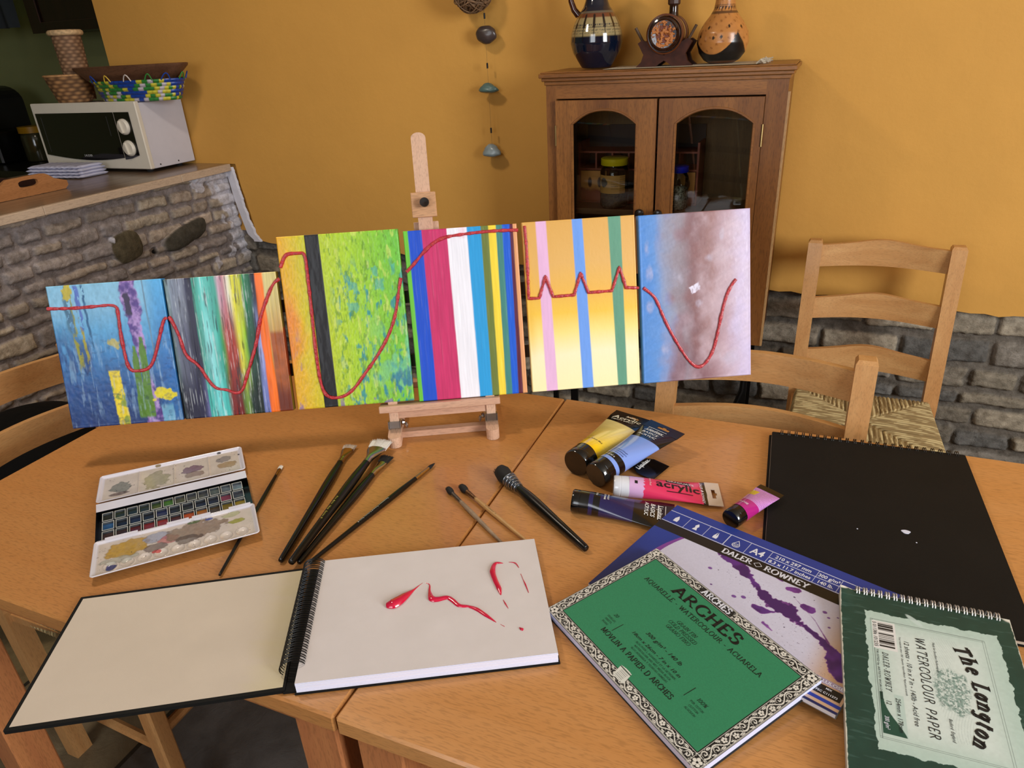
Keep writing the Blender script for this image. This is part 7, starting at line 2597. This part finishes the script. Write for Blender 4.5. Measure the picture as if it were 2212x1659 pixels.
def paint_tube(label, capc, tailc, z_cap, z_tail, rcap, wtail, caplen, colfn, capcol, roll=0.0, tail_len=0.022, texts=(), hole=True, crimp='#0B0A0A', capmat=None, flatc=1.0, tailtilt=0.0):
    a, b_ = HP(capc[0], capc[1], z_cap), HP(tailc[0], tailc[1], z_tail)
    x = b_ - a
    L = x.length
    T = frame(a, x)
    if roll:
        T = T @ RX(roll)
    t = thing('paint_tube', label, 'paint tube', T, 'acrylic paint tubes in a heap')
    cm = capmat or M('tube_cap_' + capcol[1:], capcol, 0.15, coat=0.4, var=0)
    prof = [(0, 0), (rcap * 0.93, 0), (rcap, 0.002), (rcap, caplen * 0.42), (rcap * 0.985, caplen * 0.43), (rcap * 0.985, caplen * 0.47), (rcap, caplen * 0.48), (rcap * 0.99, caplen)]
    MB().lathe(prof, 40, 0, RY(90), 1.0).build('cap', cm, t, smooth=True)
    nx, n = 150, 96
    xs = np.linspace(caplen - 0.0005, (L - tail_len + 0.0006) if hole else L, nx)
    th = np.linspace(0, 2 * np.pi, n, endpoint=False)
    u = (xs - caplen) / (L - caplen)
    fb = (L - caplen - tail_len) / (L - caplen)
    uu = np.clip(u / fb, 0, 1)
    wy = rcap * 0.985 + (wtail / 2 - rcap * 0.985) * uu ** 1.1
    wz = rcap * 0.985 * np.clip(1 - uu ** 1.3, 0, 1) + 0.0006
    zc = -(rcap - wz) * 0.75 * (1 if z_tail < 0.03 else 0.4) * 0
    A, X = np.meshgrid(th, xs)
    Wy, Wz = np.repeat(wy[:, None], n, 1), np.repeat(wz[:, None], n, 1)
    Y = Wy * np.cos(A)
    Z = Wz * np.sin(A)
    rg = fbm(X * 60, A * 1.0, int(capc[0]), 3) - 0.5
    Z = Z * (1 + 0.07 * rg * np.repeat(ss(0.2, 0.7, u)[:, None], n, 1))
    P = np.stack([X, Y, Z], -1)
    C = colfn(np.repeat(u[:, None], n, 1), np.cos(A) , np.sin(A), (X - caplen) * 1000)
    grid_obj('tube_body', P, C, TUBE, t, wrap=True, world=False)

    def surf(X_, Y_):
        uq = (X_ - caplen) / (L - caplen)
        uc = min(max(uq / fb, 0), 1)
        wy_ = rcap * 0.985 + (wtail / 2 - rcap * 0.985) * uc ** 1.1
        wz_ = rcap * 0.985 * max(1 - uc ** 1.3, 0) + 0.0006
        s_ = max(-0.99, min(0.99, Y_ / wy_))
        rgv = 1 + 0.02 * float(ss(0.2, 0.7, uq))
        return (X_, Y_, wz_ * math.sqrt(1 - s_ * s_) * rgv + 0.0004 + 0.0004 * float(ss(0.3, 0.8, uq)))
    for nm, col, items in texts:
        mb = MB()
        for (txt, xt, yt, h, ang, kind, wx) in items:
            ca, sa = math.cos(math.radians(ang)), math.sin(math.radians(ang))

            def wp(X, Y, xt=xt, yt=yt, ca=ca, sa=sa):
                return surf(xt + X * ca - Y * sa, yt + X * sa + Y * ca)
            if kind == 'bar':
                k = 8
                pts = [wp(wx * i / k, 0) for i in range(k + 1)] + [wp(wx * i / k, h) for i in range(k, -1, -1)]
                for i in range(k):
                    mb.add([pts[i], pts[i + 1], pts[2 * k + 1 - i - 1], pts[2 * k + 1 - i]], [(0, 1, 2, 3)])
            else:
                sans(mb, txt, None, h, 0, 'LEFT', 0.02 if kind == 'b' else 0.0, 0.25 if kind == 'i' else 0.0, wx, warp=wp)
        mb.build(nm, M('print_' + col[1:], col, 0.4, var=0), t)
    if hole:
        # flat crimp with a punched hang hole
        hx = tail_len / 2
        inner = [(-0.0028, -0.012), (0.0028, -0.012), (0.0028, -0.004), (0.005, -0.003), (0.005, 0.003), (0.0028, 0.004), (0.0028, 0.012), (-0.0028, 0.012), (-0.0028, 0.0), ]
        W2 = wtail / 2
        outer = []
        for (p, q) in inner:
            k_ = 1.0 / max(abs(p) / hx, abs(q) / W2)
            outer.append((p * k_, q * k_))
        # make sure the four corners are reached
        def near(cx_, cy_):
            return min(range(len(inner)), key=lambda i_: (outer[i_][0] - cx_) ** 2 + (outer[i_][1] - cy_) ** 2)
        for cx_, cy_ in ((-hx, -W2), (hx, -W2), (hx, W2), (-hx, W2)):
            best = {(-1, -1): 0, (1, -1): 1, (1, 1): 6, (-1, 1): 7}[(1 if cx_ > 0 else -1, 1 if cy_ > 0 else -1)]
            outer[best] = (cx_, cy_)
        K = len(inner)
        x0_ = L - tail_len / 2
        vs = []
        for zz in (0.0006, -0.0006):
            vs += [(x0_ + p, q, zz) for p, q in inner] + [(x0_ + p, q, zz) for p, q in outer]
        fs = []
        for i_ in range(K):
            j_ = (i_ + 1) % K
            fs += [(i_, K + i_, K + j_, j_), (2 * K + i_, 2 * K + j_, 3 * K + j_, 3 * K + i_), (i_, j_, 2 * K + j_, 2 * K + i_), (K + i_, 3 * K + i_, 3 * K + j_, K + j_)]
        MB().add(vs, fs).build('crimped_end', M('crimp_' + crimp[1:], crimp, 0.25, coat=0.3, var=0.05), t)
    return t


def c_yellow(u, c, s, x):
    C = stops(u, [(0, '#E2B414'), (0.06, '#E8C01C'), (0.2, '#DDBE4A'), (0.5, '#DDC878'), (0.72, '#E2D08A'), (1, '#E2D08A')])
    C = mixc(C, H('#B99A2E'), (np.abs(np.sin(u * 60 + c * 6)) < 0.10) * (u > 0.1) * 0.35)
    k = 0.70 + 0.05 * c
    return mixc(C, H('#0B0A0A'), ss(k, k + 0.006, u))


def c_basics(col, cut=0.60, ring=None):
    def f(u, c, s, x):
        C = np.zeros(u.shape + (3,))
        C[:] = H(col)
        C = mixc(C, H('#08080A'), ((u > 0.045) & (u < 0.125)) * 1.0)
        C = mixc(C, H('#08080A'), ss(cut, cut + 0.006, u))
        return C
    return f


def c_pink(u, c, s, x):
    C = np.zeros(u.shape + (3,))
    C[:] = H('#D2305A')
    jag = 0.155 + 0.008 * np.sin(c * 22)
    C = mixc(C, H('#C9A0C8'), (u < jag) * 1.0)
    C = mixc(C, H('#101010'), ((u > 0.05) & (u < 0.085) & (c < -0.25) & (c > -0.5)) * 1.0)
    C = mixc(C, H('#101010'), ((x > 80 - 24) & (x < 80 + 14) & (c > 0.28) & (c < 0.68) & (s > 0)) * 1.0)
    C = mixc(C, H('#101010'), ((u > 0.795) & (u < 0.865)) * 1.0)
    C = mixc(C, H('#C9B7A4'), (u >= 0.865) * 1.0)
    return C


def c_rose(u, c, s, x):
    C = np.zeros(u.shape + (3,))
    C[:] = H('#A81E78')
    C = mixc(C, H('#C084C4'), (u > 0.30) * 1.0)
    wv = np.abs(np.sin(x * 0.9 + 6 * fbm(c * 3, x * 0.08, 3, 3))) < 0.2
    C = mixc(C, H('#7A3E8E'), (u > 0.32) * wv * 0.8)
    C = mixc(C, H('#D2B82A'), ((u > 0.55) & (u < 0.75) & (c > 0.35)) * 1.0)
    C = mixc(C, H('#0C0A0C'), ss(0.86, 0.87, u))
    return C


DB = '#D8D8D4'
paint_tube('yellow acrylic tube with black cap, topmost at the back of the heap', (1243, 1001), (1374, 899), 0.0235, 0.0235, 0.0232, 0.082, 0.030, c_yellow, '#0A0A0B',
           texts=[('tube_lettering', '#DCD6C0', [('Artists\u2019', 0.178, 0.012, 0.0055, -90, 'b', 0.95), ('Acrylic', 0.165, 0.033, 0.0120, -90, 'b', 1.2), ('HEAVY BODY', 0.1575, 0.031, 0.0046, -90, 'b', 1.15)]),
                  ('small_print', '#4A3A14', [('200 ml e', 0.062, 0.020, 0.0028, -90, 'n', 1.0), ('Process Yellow Mid', 0.052, 0.021, 0.0034, -90, 'b', 1.0)])])
paint_tube('periwinkle blue acrylic tube with black cap, resting on a black one', (1286, 1027), (1442, 922), 0.0215, 0.036, 0.0212, 0.072, 0.026, c_basics('#7C98DC'), '#0A0A0B',
           texts=[('tube_lettering', DB, [('Liquitex', 0.151, 0.022, 0.0080, -90, 'b', 0.95), ('', 0.1612, 0.024, 0.0009, -90, 'bar', 0.038), ('', 0.1495, 0.024, 0.0009, -90, 'bar', 0.040), ('BASICS', 0.139, 0.022, 0.0066, -90, 'b', 1.15), ('ACRYLIC', 0.129, 0.022, 0.0062, -90, 'b', 1.05), ('118 ml e', 0.036, 0.010, 0.0038, -90, 'b', 1.0)]),
                  ('small_print', '#2C3A70', [('LIGHT BLUE VIOLET', 0.059, 0.014, 0.0024, -90, 'b', 1.0), ('LICHT BLAUVIOLETT', 0.054, 0.014, 0.0024, -90, 'b', 1.0), ('VIOLET BLEU CLAIR', 0.049, 0.014, 0.0024, -90, 'b', 1.0)])])
paint_tube('black acrylic tube end poking out from under the periwinkle one', (1350, 985), (1428, 1022), 0.0085, 0.003, 0.0078, 0.052, 0.012, c_basics('#0A0A0B'), '#0A0A0B', tail_len=0.03, hole=False,
           texts=[('tube_lettering', DB, [('Liquitex', 0.040, -0.018, 0.0075, 90, 'b', 0.95), ('', 0.0388, -0.018, 0.0009, 90, 'bar', 0.036)])])
paint_tube('pink-red acrylic tube with white cap', (1325, 1049), (1557, 1069), 0.0165, 0.0045, 0.0168, 0.060, 0.024, c_pink, '#CFCFD4', crimp='#C9B7A4',
           texts=[('tube_lettering', '#0E0C0E', [('acrylic', 0.064, -0.008, 0.0165, 0, 'b', 1.15), ('', 0.080, -0.0155, 0.0014, 0, 'bar', 0.040)]),
                  ('block_lettering', '#D8C6CC', [('GRADUATE', 0.082, 0.0090, 0.0050, 0, 'b', 1.15), ('DALER \u25c6 ROWNEY', 0.1335, 0.024, 0.0042, -90, 'b', 1.0), ('Primary Red', 0.054, 0.013, 0.0032, -90, 'n', 1.0)])])
paint_tube('dark violet acrylic tube with black cap, nearest of the heap', (1236, 1081), (1456, 1118), 0.0175, 0.0045, 0.0178, 0.066, 0.026, c_basics('#1E1A4A', 0.52), '#0A0A0B', hole=False,
           texts=[('tube_lettering', DB, [('Liquitex', 0.128, 0.021, 0.0078, -90, 'b', 0.95), ('', 0.1275, 0.022, 0.0009, -90, 'bar', 0.036), ('', 0.1385, 0.022, 0.0009, -90, 'bar', 0.036), ('BASICS', 0.117, 0.021, 0.0066, -90, 'b', 1.15), ('ACRYLIC', 0.108, 0.021, 0.0060, -90, 'b', 1.0), ('118 ml e', 0.035, 0.014, 0.0036, -90, 'b', 0.8), ('PRISM VIOLET', 0.052, 0.014, 0.0026, -90, 'b', 0.8), ('VIOLET PRISME', 0.047, 0.014, 0.0026, -90, 'b', 0.8)])])
paint_tube('small rose pink tube propped on the edge of the large black pad', (1578, 1122), (1668, 1058), 0.0150, 0.0185, 0.0148, 0.040, 0.020, c_rose, '#0A0A0B', tail_len=0.014, hole=False,
           texts=[('tube_lettering', '#E2C8DC', [('ROSE', 0.030, 0.008, 0.0042, -90, 'b', 1.0)])])
